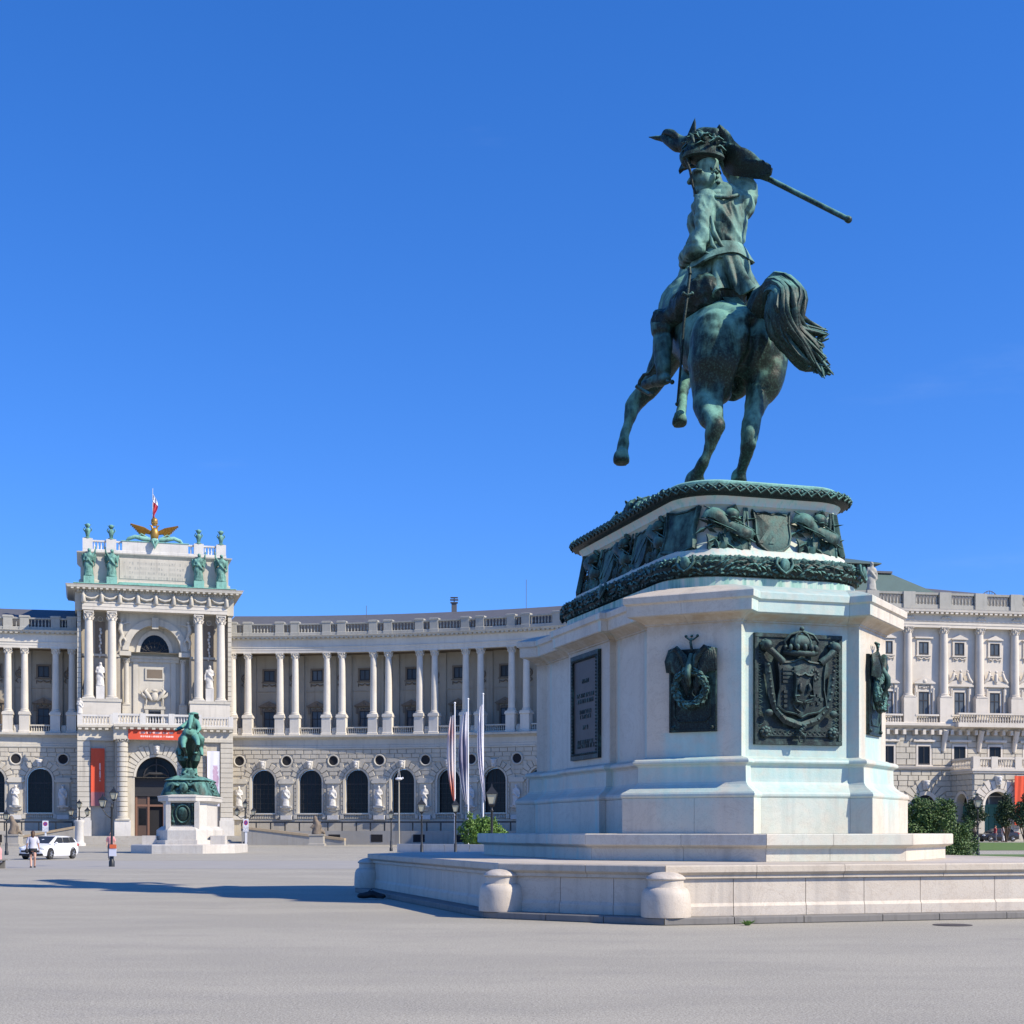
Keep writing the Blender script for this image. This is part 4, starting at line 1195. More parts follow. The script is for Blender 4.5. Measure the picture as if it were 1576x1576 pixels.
def cap_mesh(r, h, name='capital', mat='facade'):
    """corinthian capital: bell, two rows of curled leaves, corner volutes, abacus"""
    mb = MB(); mb.lathe([(r * .98, 0), (r * 1.08, h * .04), (r * .98, h * .08), (r * 1.0, h * .5), (r * 1.18, h * .8), (r * 1.3, h * .86)], n=14)
    for row, (z, n, ph) in enumerate(((.06, 8, 0), (.36, 8, PI / 8))):
        for k in range(n):
            a = 2 * PI * k / n + ph; c, s = math.cos(a), math.sin(a)
            R0 = r * 1.05
            mb.tube([(R0 * c, R0 * s, h * z), (R0 * 1.12 * c, R0 * 1.12 * s, h * (z + .2)), (R0 * 1.35 * c, R0 * 1.35 * s, h * (z + .34)), (R0 * 1.42 * c, R0 * 1.42 * s, h * (z + .26))], [r * .16, r * .20, r * .15, r * .06], 5)
    for k in range(4):
        a = PI / 4 + PI / 2 * k; mb.ball((r * 1.5 * math.cos(a), r * 1.5 * math.sin(a), h * .78), (r * .26, r * .26, h * .13), 8, 5)
    w = r * 1.32; mb.box(-w, w, -w, w, h * .88, h)
    return mb.mesh(name, M[mat], 50)
def base_mesh(r, h, mat='facade'):
    mb = MB(); mb.lathe([(r * 1.32, h * .3), (r * 1.38, h * .42), (r * 1.32, h * .55), (r * 1.14, h * .62), (r * 1.12, h * .72), (r * 1.2, h * .82), (r * 1.12, h * .92), (r * 1.0, h)], n=18)
    w = r * 1.4; mb.box(-w, w, -w, w, 0, h * .32)
    return mb.mesh('column_base', M[mat], 40)
def shaft_mesh(r0, r1, h, mat='facade'):
    prof = [(r0 + (r1 - r0) * (t ** 1.6), h * t) for t in [i / 8 for i in range(9)]]
    return MB().lathe(prof, n=20).mesh('column_shaft', M[mat], 50)
def column_set(F, u, d, h, ms, par=None):
    """column = shaft with base and capital as its sub-parts"""
    shaft, base, cap, hb, hs = ms
    o = F.put('column', shaft, u, d, h + hb, par)
    obj('column_base', base, o, (0, 0, -hb)); obj('capital', cap, o, (0, 0, hs))
    return o
def mk_columns(r0, r1, hb, hs, hc, mat='facade'):
    return (shaft_mesh(r0, r1, hs, mat), base_mesh(r0, hb, mat), cap_mesh(r1, hc, 'capital', mat), hb, hs)
def baluster_prof(h): return [(.10, 0), (.10, h * .08), (.05, h * .12), (.10, h * .32), (.085, h * .45), (.045, h * .72), (.05, h * .8), (.09, h * .92), (.09, h)]
def balusters(F, name, u0, u1, d, h0, h1, step, mat, par=None, n=6, wscale=1.0):
    """a row of balusters far too small to pick apart one by one"""
    mb = F.mb(); k = max(1, int((u1 - u0) / step)); prof = baluster_prof(h1 - h0)
    for i in range(k):
        u = u0 + (u1 - u0) * (i + .5) / k
        mb.rings([[(u + r * wscale * math.cos(2 * PI * j / n), d + r * wscale * math.sin(2 * PI * j / n), h0 + z) for j in range(n)] for r, z in prof])
    return tag(mb.build(name, mat, par or F.root, 60), kind='stuff')
def band(F, name, u0, u1, prof, mat, par=None, step=1.5):
    """moulding: profile of (d, h) swept along u"""
    mb = F.mb(); n = max(1, int(abs(u1 - u0) / step))
    mb.rings([[(u0 + (u1 - u0) * i / n, d, h) for d, h in prof] for i in range(n + 1)])
    return mb.build(name, mat, par or F.root)
def arch_pts(cu, w, spring, n=14, r=None):
    r = r or w / 2
    return [(cu + r * math.cos(PI - PI * k / n), spring + r * math.sin(PI * k / n)) for k in range(n + 1)]
def arched_wall(F, name, u0, u1, h0, h1, cu, w, sill, spring, df, db, mat):
    """wall panel with one arched opening and its reveal"""
    mb = F.mb(); A = [(cu - w / 2, sill)] + arch_pts(cu, w, spring) + [(cu + w / 2, sill)]
    O = []
    for (u, h) in A:
        if h <= spring + 1e-6: O.append((u0 if u < cu else u1, h))
        else:
            t = (u - (cu - w / 2)) / w; O.append((u0 + (u1 - u0) * t, h1))
    O[1] = (u0, spring); O[-2] = (u1, spring)
    n = len(A)
    for i in range(n - 1):
        a, b, c, d = A[i], A[i + 1], O[i + 1], O[i]
        if i == 1:
            mb.add([(x, df, z) for x, z in (a, b, c, (u0, h1), d)], [(0, 1, 2, 3, 4)])
        elif i == n - 3:
            mb.add([(x, df, z) for x, z in (a, b, c, (u1, h1), d)], [(0, 1, 2, 3, 4)])
        else: mb.add([(x, df, z) for x, z in (a, b, c, d)], [(0, 1, 2, 3)])
        mb.add([(a[0], df, a[1]), (b[0], df, b[1]), (b[0], db, b[1]), (a[0], db, a[1])], [(0, 1, 2, 3)])
    if sill > h0: mb.add([(u0, df, h0), (u1, df, h0), (u1, df, sill), (u0, df, sill)], [(0, 1, 2, 3)])
    mb.add([(A[0][0], df, sill), (A[-1][0], df, sill), (A[-1][0], db, sill), (A[0][0], db, sill)], [(0, 1, 2, 3)])
    # back and sides so that the wall is solid
    mb.add([(u0, db - .05, h0), (u1, db - .05, h0), (u1, db - .05, h0 + .01), (u0, db - .05, h0 + .01)], [(0, 1, 2, 3)])
    return mb.build(name, mat, F.root, None, False)
STONES = {}
def stone(F, name, quad, d0, d1, inset, mat, limit=300):
    """one dressed block: quad = 4 (u, h) corners on the wall, proud of it by d1 - d0; the first 300 of a building are parts"""
    cu = sum(q[0] for q in quad) / 4; ch = sum(q[1] for q in quad) / 4
    def ins(q):
        v = Vector((q[0] - cu, q[1] - ch)); L = v.length
        return (cu + v.x * (1 - inset / max(L, .01)), ch + v.y * (1 - inset / max(L, .01)))
    vs = [(u, d0, h) for u, h in quad] + [(u, d1, h) for u, h in map(ins, quad)]
    fs = [(4, 5, 6, 7), (0, 1, 5, 4), (1, 2, 6, 5), (2, 3, 7, 6), (3, 0, 4, 7)]
    key = F.root.name
    st = STONES.setdefault(key, [F, 0, F.mb(), mat])
    if st[1] < limit:
        F.mb().add(vs, fs).build(name, mat, F.root, None); st[1] += 1
    else: st[2].add(vs, fs)
def finish_stones():
    for key, (F, n, mb, mat) in STONES.items():
        if mb.v: tag(mb.build('dressed_block', mat, F.root, None), kind='stuff')
def subtract(iv, a, b):
    out = []
    for x, y in iv:
        if b <= x or a >= y: out.append((x, y))
        else:
            if a > x: out.append((x, a))
            if b < y: out.append((b, y))
    return out
def rusticate(F, u0, u1, h0, h1, course, blen, d0, d1, mat, holes, rnd, inset=.05, minw=.22):
    """courses of blocks; holes(h) -> list of (a, b) spans to leave free"""
    n = max(1, round((h1 - h0) / course)); ch = (h1 - h0) / n
    for i in range(n):
        a, b = h0 + i * ch, h0 + (i + 1) * ch
        iv = [(u0, u1)]
        for x, y in holes(a, b): iv = subtract(iv, x, y)
        for x, y in iv:
            L = y - x
            if L < minw: continue
            k = max(1, round(L / blen)); off = (.5 if i % 2 and k > 1 else 0)
            cuts = [x] + sorted(x + L * (j + off * .6 + rnd.uniform(-.06, .06)) / k for j in range(1, k)) + [y]
            for p, q in zip(cuts, cuts[1:]):
                if q - p < .1: continue
                stone(F, 'dressed_block', [(p + .015, a + .015), (q - .015, a + .015), (q - .015, b - .015), (p + .015, b - .015)], d0, d1 + rnd.uniform(-.025, .025), inset, mat)
def voussoirs(F, cu, spring, r0, r1, n, d0, d1, mat, rnd, key=True, long_=.3):
    for k in range(n):
        a0, a1 = PI * k / n + .012, PI * (k + 1) / n - .012
        rr = r1 + (long_ if k % 2 == 0 else 0)
        if key and k == n // 2: continue
        q = [(cu + r0 * math.cos(a0), spring + r0 * math.sin(a0)), (cu + rr * math.cos(a0), spring + rr * math.sin(a0)), (cu + rr * math.cos(a1), spring + rr * math.sin(a1)), (cu + r0 * math.cos(a1), spring + r0 * math.sin(a1))]
        stone(F, 'voussoir', q, d0, d1 + rnd.uniform(-.02, .03), .05, mat)

def window_mesh(w, h, bars, fw=.12, depth=.12, pane='glass', arch=False):
    """frame mesh and pane mesh of a window, local origin at the sill centre, -y outwards"""
    fr = MB(); pn = MB()
    if arch:
        A = [(-w / 2, 0)] + arch_pts(0, w, h - w / 2) + [(w / 2, 0)]
        pn.add([(x, .06, z) for x, z in A], [tuple(range(len(A)))])
        B = [(-w / 2 + fw, 0)] + arch_pts(0, w - 2 * fw, h - w / 2) + [(w / 2 - fw, 0)]
        for i in range(len(A) - 1):
            fr.add([(A[i][0], 0, A[i][1]), (A[i + 1][0], 0, A[i + 1][1]), (B[i + 1][0], 0, B[i + 1][1]), (B[i][0], 0, B[i][1]),
                    (A[i][0], depth, A[i][1]), (A[i + 1][0], depth, A[i + 1][1]), (B[i + 1][0], depth, B[i + 1][1]), (B[i][0], depth, B[i][1])], [(0, 1, 2, 3), (3, 2, 6, 7), (0, 4, 5, 1)])
    else:
        pn.add([(-w / 2, .06, 0), (w / 2, .06, 0), (w / 2, .06, h), (-w / 2, .06, h)], [(0, 1, 2, 3)])
        fr.box(-w / 2, -w / 2 + fw, 0, depth, 0, h); fr.box(w / 2 - fw, w / 2, 0, depth, 0, h); fr.box(-w / 2 + fw, w / 2 - fw, 0, depth, 0, fw); fr.box(-w / 2 + fw, w / 2 - fw, 0, depth, h - fw, h)
    for kind, pos, t in bars:
        if kind == 'v':
            top = h
            if arch:
                rr = w / 2; top = h - rr + math.sqrt(max(0, rr * rr - pos * pos))
            fr.box(pos - t / 2, pos + t / 2, .01, depth - .01, .01, top - .01)
        else:
            hw = w / 2
            if arch and pos > h - w / 2: hw = math.sqrt(max(0.01, (w / 2) ** 2 - (pos - h + w / 2) ** 2))
            fr.box(-hw + .01, hw - .01, .015, depth - .015, pos - t / 2, pos + t / 2)
    return fr.mesh('window_frame', M['mullion']), pn.mesh('window_pane', M[pane], None, False)
def put_window(F, ms, u, d, h, par=None, name='window'):
    o = F.put(name, ms[0], u, d, h, par); obj('window_pane', ms[1], o)
    return o

def draped_figure(seed, h=2.6, arm=0, wings=False, mat='statue_stone', name='figure', voxel=.07):
    """standing draped statue in contrapposto, one continuous carved mesh of height h, origin at its feet"""
    r = random.Random(seed); mb = MB(); k = h / 2.6
    hip = r.choice((-1, 1)) * .07
    mb.tube([(hip * .3, 0, .02), (hip, 0, .6), (hip * 1.2, 0, 1.15), (0, 0, 1.45), (-hip * .6, 0, 1.85), (-hip * .4, 0, 2.12)], [.40, .36, .36, .27, .35, .22], 14, .8, True)
    mb.tube([(-hip * .4, 0, 2.05), (-hip * .4, -.02, 2.3)], .10, 8, None, True)
    mb.ball((-hip * .4, -.05, 2.42), (.15, .17, .20)); mb.ball((-hip * .4, .02, 2.48), (.18, .19, .17)); mb.ball((-hip * .4, -.22, 2.40), (.03, .05, .06), 6, 4)
    for s in (-1, 1):
        sh = Vector((s * .33, 0, 2.0))
        if arm == s: pts = [sh, sh + Vector((s * .22, -.1, .28)), sh + Vector((s * .26, -.15, .75))]
        elif r.random() < .5: pts = [sh, sh + Vector((s * .14, .02, -.48)), sh + Vector((-s * .12, -.32, -.55))]
        else: pts = [sh, sh + Vector((s * .15, .0, -.5)), sh + Vector((s * .20, -.1, -.95))]
        mb.tube(pts, [.13, .11, .07], 8, None, True); mb.ball(pts[-1], (.08, .08, .1), 8, 6)
    for j in range(11):
        a = R(180 + 200 * j / 10 - 10); q = .33 + r.uniform(-.03, .05)
        mb.tube([(.30 * math.cos(a) + r.uniform(-.05, .05), .25 * math.sin(a), 1.25 + r.uniform(-.2, .2)), (q * math.cos(a), q * .8 * math.sin(a), .6), (.42 * math.cos(a), .36 * math.sin(a), .04)], [.03, .06, .075], 6)
    mb.tube([(-.34, .02, 1.95), (-.1, -.30, 1.6), (.25, -.30, 1.2), (.36, -.1, .95), (.3, .2, .9)], [.08, .10, .11, .10, .06], 8)
    mb.box(-.42, .42, -.34, .34, -.02, .06)
    if wings:
        for s in (-1, 1):
            for j in range(7):
                t = j / 6
                mb.tube([(s * .15, .22, 1.85 - .1 * t), (s * (.62 - .1 * t), .38, 2.15 - .75 * t), (s * (.66 - .2 * t), .40, 1.7 - 1.0 * t)], [.08, .11, .04], 6, .5)
    for i, v in enumerate(mb.v): mb.v[i] = tuple(c * k for c in v)
    o = blob(name, mb, M[mat], None, voxel * k, 2, .03 * k, 2.6 / k)
    me = o.data; bpy.data.objects.remove(o)
    return me
FIG = [draped_figure(s) for s in (1, 2, 3, 4)]

# column of the wings
WCOL = mk_columns(.46, .385, .5, 6.96, .74, 'column')
TALLW = window_mesh(1.42, 2.75, [('v', 0, .08), ('h', 1.75, .10)], .10, .12, 'curtain')
SMALLW = window_mesh(1.40, 1.42, [('v', 0, .12)], .12, .12, 'curtain')
ARCHW = window_mesh(3.04, 5.58, [('v', -.52, .07), ('v', .52, .07), ('h', 1.25, .06), ('h', 2.5, .06), ('h', 3.75, .16), ('v', -1.05, .05), ('v', 1.05, .05), ('v', 0, .05), ('h', .6, .04), ('h', 1.9, .04), ('h', 3.1, .04)], .12, .14, 'glass', True)
def oculus_mesh():
    mb = MB(); n = 20
    mb.rings([[(r * math.cos(2 * PI * k / n), y, r * math.sin(2 * PI * k / n)) for k in range(n)] for r, y in ((.78, .05), (.80, -.16), (.70, -.20), (.60, -.14), (.585, .25), (.57, .25))], cap0=False, cap1=False)
    return mb.mesh('oculus', M['facade'], 40)
OCU = oculus_mesh()
OCUP = MB().add([(.59 * math.cos(2 * PI * k / 16), 0, .59 * math.sin(2 * PI * k / 16)) for k in range(16)], [tuple(range(16))]).mesh('oculus_pane', M['dark'])
def keystone_mesh():
    mb = MB(); mb.add([(-.30, 0, -.55), (.30, 0, -.55), (.42, 0, .55), (-.42, 0, .55), (-.24, -.38, -.5), (.24, -.38, -.5), (.36, -.52, .5), (-.36, -.52, .5)], [(4, 5, 6, 7), (0, 1, 5, 4), (1, 2, 6, 5), (2, 3, 7, 6), (3, 0, 4, 7)])
    mb.ball((0, -.52, .05), (.25, .20, .33)); mb.ball((0, -.72, .02), (.06, .08, .08), 6, 4); mb.ball((0, -.5, .36), (.34, .18, .16)); mb.ball((0, -.55, -.3), (.16, .14, .14))
    return mb.mesh('keystone', M['statue_stone'], 50)
KEY = keystone_mesh()
def hood_mesh():
    mb = MB(); mb.prism_y([(-.95, 0), (.95, 0), (1.0, .08), (1.08, .2), (1.08, .30), (.9, .33), (.9, .62), (-.9, .62), (-.9, .33), (-1.08, .30), (-1.08, .2), (-1.0, .08)], -.32, .0)
    mb.box(-.78, .78, -.12, 0.0, -3.4, -.02)
    return mb.mesh('niche_hood', M['facade'])
def corbel_mesh():
    mb = MB()
    mb.rings([[(x * w, y * dd, z) for x, y in ((-1, 0), (-1, -1), (1, -1), (1, 0))] for z, w, dd in ((0, .25, .12), (.18, .42, .30), (.34, .36, .34), (.5, .62, .62), (.58, .70, .70), (.72, .70, .70))])
    for s in (-1, 1): mb.tube([(s * .3, -.2, .15), (s * .55, -.3, .25), (s * .5, -.35, .45), (s * .3, -.4, .4)], .07, 6)
    mb.box(-.72, .72, -.45, 0, -1.0, -.45)
    return mb.mesh('corbel', M['statue_stone'], 50)
HOOD, CORB = hood_mesh(), corbel_mesh()
def pediment_mesh(mat='facade', w=1.28):
    mb = MB()
    mb.prism_y([(-w, 0), (w, 0), (w, .12), (0, .72), (-w, .12)], -.28, 0); mb.prism_y([(-w - .12, .1), (w + .12, .1), (w + .12, .2), (0, .88), (-w - .12, .2)], -.42, -.28)
    mb.ball((0, -.42, .38), (.22, .12, .2)); mb.box(-w + .1, -w + .38, -.25, 0, -.85, 0); mb.box(w - .38, w - .1, -.25, 0, -.85, 0)
    for k in range(5): mb.ball((-.5 + .25 * k, -.12, -.25 + .08 * math.sin(k * 2)), (.16, .10, .12), 6, 4)
    return mb.mesh('pediment', M[mat], None)
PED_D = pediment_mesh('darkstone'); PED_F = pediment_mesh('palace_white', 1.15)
def surround_mesh(w, h, mat, sill=.12):
    mb = MB(); f = .22
    mb.box(-w / 2 - f, -w / 2, -.12, 0, -.1, h + f); mb.box(w / 2, w / 2 + f, -.12, 0, -.1, h + f); mb.box(-w / 2, w / 2, -.12, 0, h, h + f); mb.box(-w / 2 - f - .1, w / 2 + f + .1, -.2, 0, -.24, -.1)
    return mb.mesh('window_surround', M[mat])
def festoon_mesh(mat):
    mb = MB()
    for s in (-1, 1): mb.tube([(0, -.06, 0), (s * .3, -.1, -.22), (s * .62, -.1, -.16), (s * .85, -.08, 0), (s * .86, -.06, -.42)], [.06, .09, .09, .07, .05], 6)
    return mb.mesh('festoon', M[mat], 60)
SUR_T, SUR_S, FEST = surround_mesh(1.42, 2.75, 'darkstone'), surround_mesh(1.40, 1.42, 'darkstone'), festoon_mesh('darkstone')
def medallion_mesh():
    mb = MB(); mb.tube([(.42 * math.cos(2 * PI * k / 14), -.08, .5 * math.sin(2 * PI * k / 14)) for k in range(15)], .08, 6); mb.ball((0, -.06, 0), (.24, .12, .3), 8, 6)
    for s in (-1, 1): mb.tube([(s * .2, -.06, -.6), (s * .42, -.1, -.9), (s * .1, -.1, -1.2)], [.05, .1, .03], 6)
    mb.tube([(0, -.06, .55), (0, -.1, .95)], [.1, .04], 6)
    return mb.mesh('medallion', M['darkstone'], 60)
MEDAL = medallion_mesh()

# ------------------------------------------------------------------ curved wings
NICHE = []
def wing(root, F, piers, bays, u0, u1, rnd):
    """piers: u of the coupled columns; bays: u of the arched windows"""
    P = abs(bays[1] - bays[0]) if len(bays) > 1 else 6.0
    dl, dw = .55, -3.4                     # rusticated lower wall, recessed loggia wall
    mb = F.mb()
    n = max(2, int((u1 - u0) / 1.5))
    us = [u0 + (u1 - u0) * i / n for i in range(n + 1)]
    band(F, 'plinth_wall', u0, u1, [(dl + .12, -.3), (dl + .12, 3.2), (dl + .02, 3.3), (dl - .6, 3.3), (dl - .6, -.3)], M['rustic'])
    edges = [u0] + [(a + b) / 2 for a, b in zip(bays, bays[1:])] + [u1]
    for c, a, b in zip(bays, edges, edges[1:]):
        arched_wall(F, 'lower_wall', a, b, 3.25, 12.3, c, 3.1, 4.02, 8.1, dl, dl - .7, M['rustic'])
        put_window(F, ARCHW, c, dl - .62, 4.04)
        # smooth moulded frame round the arch
        mo = F.mb(); A = [(c - 1.55, 4.02)] + arch_pts(c, 3.1, 8.1) + [(c + 1.55, 4.02)]; B = [(c - 1.80, 4.02)] + arch_pts(c, 3.6, 8.1) + [(c + 1.80, 4.02)]
        mo.rings([[(A[i][0], dl + .01, A[i][1]), (A[i][0], dl + .10, A[i][1]), (B[i][0], dl + .15, B[i][1]), (B[i][0], dl, B[i][1])] for i in range(len(A))])
        mo.build('arch_moulding', M['facade'], root)
        F.put('keystone', KEY, c, dl + .05, 10.25)
        voussoirs(F, c, 8.1, 1.84, 2.62, 11, dl, dl + .15, M['rustic'], rnd)
        band(F, 'window_sill', c - 1.9, c + 1.9, [(dl, 3.86), (dl + .32, 3.86), (dl + .32, 4.0), (dl, 4.02)], M['facade'])
        balusters(F, 'baluster_row', c - 1.6, c + 1.6, dl + .14, 3.32, 3.86, .22, M['facade'])
        for s in (-1, 1):
            mo = F.mb(); mo.box(c + s * 1.9 - .22, c + s * 1.9 + .22, dl - .02, dl + .3, 3.3, 3.86); mo.build('sill_pier', M['facade'], root)
        # loggia bay
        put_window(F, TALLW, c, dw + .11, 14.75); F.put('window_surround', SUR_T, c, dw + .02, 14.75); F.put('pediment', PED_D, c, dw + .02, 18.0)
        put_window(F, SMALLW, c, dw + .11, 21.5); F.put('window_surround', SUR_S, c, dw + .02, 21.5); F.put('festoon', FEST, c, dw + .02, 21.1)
    for p in piers:
        F.put('oculus', OCU, p, dl + .02, 10.8); F.put('oculus_pane', OCUP, p, dl + .05, 10.8)
        F.put('niche_hood', HOOD, p, dl + .03, 7.85); F.put('corbel', CORB, p, dl + .03, 4.2)
        NICHE.append((F, p, dl + .50, 4.92))
        for s in (-1, 1):
            column_set(F, p + s * 1.0, 0, 16.6, WCOL)
            pd = F.mb(); uu = p + s * 1.0
            pd.rings([[(uu + x * w, y * w - .0, z) for x, y in ((-1, 1), (1, 1), (1, -1), (-1, -1))] for z, w in ((14.1, .68), (14.35, .68), (14.42, .60), (16.3, .60), (16.38, .70), (16.6, .70))])
            pd.build('column_pedestal', M['column'], root)
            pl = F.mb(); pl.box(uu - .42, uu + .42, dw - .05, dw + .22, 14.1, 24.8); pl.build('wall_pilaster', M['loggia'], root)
            pp = F.mb(); pp.rings([[(uu + x * w, .0 + y * .36 * w / .55, z) for x, y in ((-1, 1), (1, 1), (1, -1), (-1, -1))] for z, w in ((27.0, .60), (27.45, .60), (27.5, .55), (28.6, .55), (28.65, .64), (28.85, .64), (28.9, .50))])
            pp.build('parapet_pier', M['parapet'], root)
        F.put('medallion', MEDAL, p, dw + .02, 21.9)
    def holes(a, b):
        out = []
        for c in bays:
            m = max(a, 0)
            if a < 8.1: out.append((c - 1.84, c + 1.84))
            dist = max(0, (a + b) / 2 - 8.1)
            if b > 8.1 and dist < 2.75: w = math.sqrt(max(0, 2.78 ** 2 - dist ** 2)); out.append((c - w, c + w))
            if a < 10.9 and b > 9.6: out.append((c - .45, c + .45))
        for p in piers:
            if a < 8.5: out.append((p - 1.0, p + 1.0))
            dd = abs((a + b) / 2 - 10.8)
            if dd < .95: w = math.sqrt(.98 ** 2 - dd ** 2); out.append((p - w, p + w))
        return out
    rusticate(F, u0, u1, 3.35, 12.2, .56, 1.15, dl, dl + .12, M['rustic'], holes, rnd)
    # string course, floor of the loggia, back wall, ceiling
    band(F, 'string_course', u0, u1, [(dl - .4, 12.25), (dl + .16, 12.25), (dl + .20, 12.45), (dl + .12, 12.5), (dl + .12, 12.75), (dl + .05, 12.8), (dl + .05, 13.5), (dl + .16, 13.58), (dl + .45, 13.75), (dl + .72, 13.82), (dl + .75, 14.05), (dl + .6, 14.1), (dw - .5, 14.12), (dw - .5, 12.25)], M['facade'])
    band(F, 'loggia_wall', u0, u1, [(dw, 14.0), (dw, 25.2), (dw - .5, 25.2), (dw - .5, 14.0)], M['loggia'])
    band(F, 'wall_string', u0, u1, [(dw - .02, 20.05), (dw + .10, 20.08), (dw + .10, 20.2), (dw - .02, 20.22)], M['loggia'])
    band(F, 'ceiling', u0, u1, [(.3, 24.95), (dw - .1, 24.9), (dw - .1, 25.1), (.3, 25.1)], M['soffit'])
    band(F, 'entablature', u0, u1, [(-.42, 24.8), (.42, 24.8), (.42, 25.12), (.46, 25.14), (.46, 25.46), (.54, 25.5), (.54, 25.58), (.40, 25.6), (.40, 26.5), (-.42, 26.5)], M['column'])
    band(F, 'cornice', u0, u1, [(-.6, 26.5), (.44, 26.5), (.52, 26.58), (.60, 26.6), (.60, 26.72), (.95, 26.74), (1.0, 26.86), (1.1, 26.95), (1.1, 27.0), (-.6, 27.05)], M['facade'])
    mb = F.mb(); k = int((u1 - u0) / .62)
    for i in range(k):
        u = u0 + (u1 - u0) * (i + .5) / k; mb.box(u - .17, u + .17, .58, .93, 26.58, 26.73)
    tag(mb.build('modillion_row', M['facade'], root), kind='stuff')
    band(F, 'parapet_base', u0, u1, [(-.30, 27.02), (.30, 27.02), (.30, 27.42), (.24, 27.48), (-.24, 27.48), (-.30, 27.42)], M['parapet'])
    band(F, 'parapet_rail', u0, u1, [(-.24, 28.42), (.24, 28.42), (.28, 28.5), (.28, 28.62), (-.28, 28.62), (-.28, 28.5)], M['parapet'])
    ps = sorted([q + s for q in piers for s in (-1.0, 1.0)])
    for a, b in zip([u0] + ps, ps + [u1]):
        if b - a > 1.3: balusters(F, 'parapet_balusters', a + .6, b - .6, 0, 27.48, 28.42, .40, M['parapet'], None, 6, 1.25)
        elif False: pass
    # balustrade between the column pedestals
    for a, b in zip(ps, ps[1:]):
        if b - a > 2.4:
            balusters(F, 'baluster_row', a + .7, b - .7, .0, 14.35, 15.0, .27, M['facade'])
            band(F, 'balcony_rail', a + .68, b - .68, [(-.2, 15.0), (.2, 15.0), (.2, 15.16), (-.2, 15.16)], M['facade']); band(F, 'balcony_foot', a + .68, b - .68, [(-.2, 14.1), (.2, 14.1), (.2, 14.35), (-.2, 14.35)], M['facade'])
        else:
            band(F, 'balcony_rail', a + .7, b - .7, [(-.25, 14.1), (.3, 14.1), (.3, 14.7), (.1, 15.1), (-.25, 15.16)], M['facade'])
    band(F, 'roof', u0, u1, [(-1.2, 27.0), (-1.25, 28.6), (-8.5, 30.9), (-15, 28.0), (-15, 26.9)], M['roof'])

PA = Vector((-36.5, 192.6, 0))
rw = thing('palace_wing', 'long curved palace wing with paired columns and arched windows, right of the portal tower', 'building', PA)
FR_ = Arc(rw, -36.5, 97.7, 95.4)
b0, b5 = FR_.solve(406.5), FR_.solve(763.6)
pit = (b5 - b0) / 5
baysR = [b0 + pit * i for i in range(9)]
piersR = [b0 - pit / 2 + pit * i for i in range(10)]
wing(rw, FR_, piersR, baysR, b0 - pit / 2 - 2.2, baysR[-1] + pit / 2 + 1.5, random.Random(1))
PB = Vector((-60, 187.0, 0))
lw = thing('palace_wing', 'shaded curved palace wing with paired columns, left of the portal tower', 'building', PB)
FL_ = Arc(lw, -42.3, 93.7, 95.4)
c0, c1 = FL_.solve(61.9), FL_.solve(-12)
pl_ = c0 - c1
baysL = [c1 - pl_, c1, c0]
piersL = [c1 - pl_ / 2, (c0 + c1) / 2, c0 + pl_ / 2 ]
wing(lw, FL_, piersL, baysL, baysL[0] - pl_ / 2, c0 + pl_ / 2 + 2.2, random.Random(2))
# carved figures in the niches: each a thing of its own
rn = random.Random(6)
order = sorted(NICHE, key=lambda q: q[0].map(q[1], 0, 0).x)
names = []
nl = [q for q in order if q[0] is FL_]; nr = [q for q in order if q[0] is FR_]
ORD = ['first', 'second', 'third', 'fourth', 'fifth', 'sixth', 'seventh', 'eighth', 'ninth', 'tenth']
for i, (F, p, d, h) in enumerate(reversed(nl)):
    lab = ['white stone figure in the shaded wall niche touching the left of the tower', 'white stone figure between the two arched windows left of the tower', 'white stone figure in the niche at the left picture edge'][min(i, 2)]
    F.top('niche_statue', FIG[i % 4], p, d, h, lab, 'statue', 'stone figures in the palace niches')
for i, (F, p, d, h) in enumerate(nr):
    lab = '%s white stone niche figure right of the tower, %s' % (ORD[i], 'in sunlight' if i < 4 else 'in shade')
    F.top('niche_statue', FIG[(i * 3 + 1) % 4], p, d, h, lab, 'statue', 'stone figures in the palace niches')
# roof details on the right wing
p = W(699, 934, 199)
ch = MB(); ch.box(-.35, .35, -.3, .3, -2.0, .9); ch.box(-.5, .5, -.45, .45, .9, 1.0); ch.box(-.06, .06, -.06, .06, 1.0, 1.3); ch.box(-.55, .55, -.5, .5, 1.3, 1.36); ch.box(-.06, .06, -.06, .06, 1.36, 1.6); ch.box(-.5, .5, -.45, .45, 1.6, 1.66)
o = ch.build('chimney_cowl', M['roof'], rw); o.location = p - PA - Vector((0, 0, .4))
for px, py0, py1 in ((810, 892, 940), (564, 932, 945)):
    z = 196; a = W(px, py1 + 6, z); b = W(px, py0, z)
    MB().tube([a - PA, b - PA], .035, 5).build('lightning_rod', M['roof'], rw)
# ------------------------------------------------------------------ portal tower in the middle of the palace
TA = R(16.0)
TC = W(239.4, 1280, 187.5); TC.z = 0
tw = thing('portal_tower', 'tall stone portal tower with giant columns, arched doorway and angel statues on its attic', 'building', TC)
class Tower(Flat):
    def map(self, u, d, h): return super().map(u * 1.018, d * .8, h * 1.018)
T = Tower(tw, TA)
rt = random.Random(12)
M['angel_green'] = mk_bronze('weathered_copper', .72, dark=(.02, .05, .045), green=(.19, .40, .33), up=.3, scale=1.2)
def tb(name, mat, *boxes):
    mb = T.mb()
    for b in boxes: mb.box(*b)
    return mb.build(name, M[mat], tw)
LS = 2.2
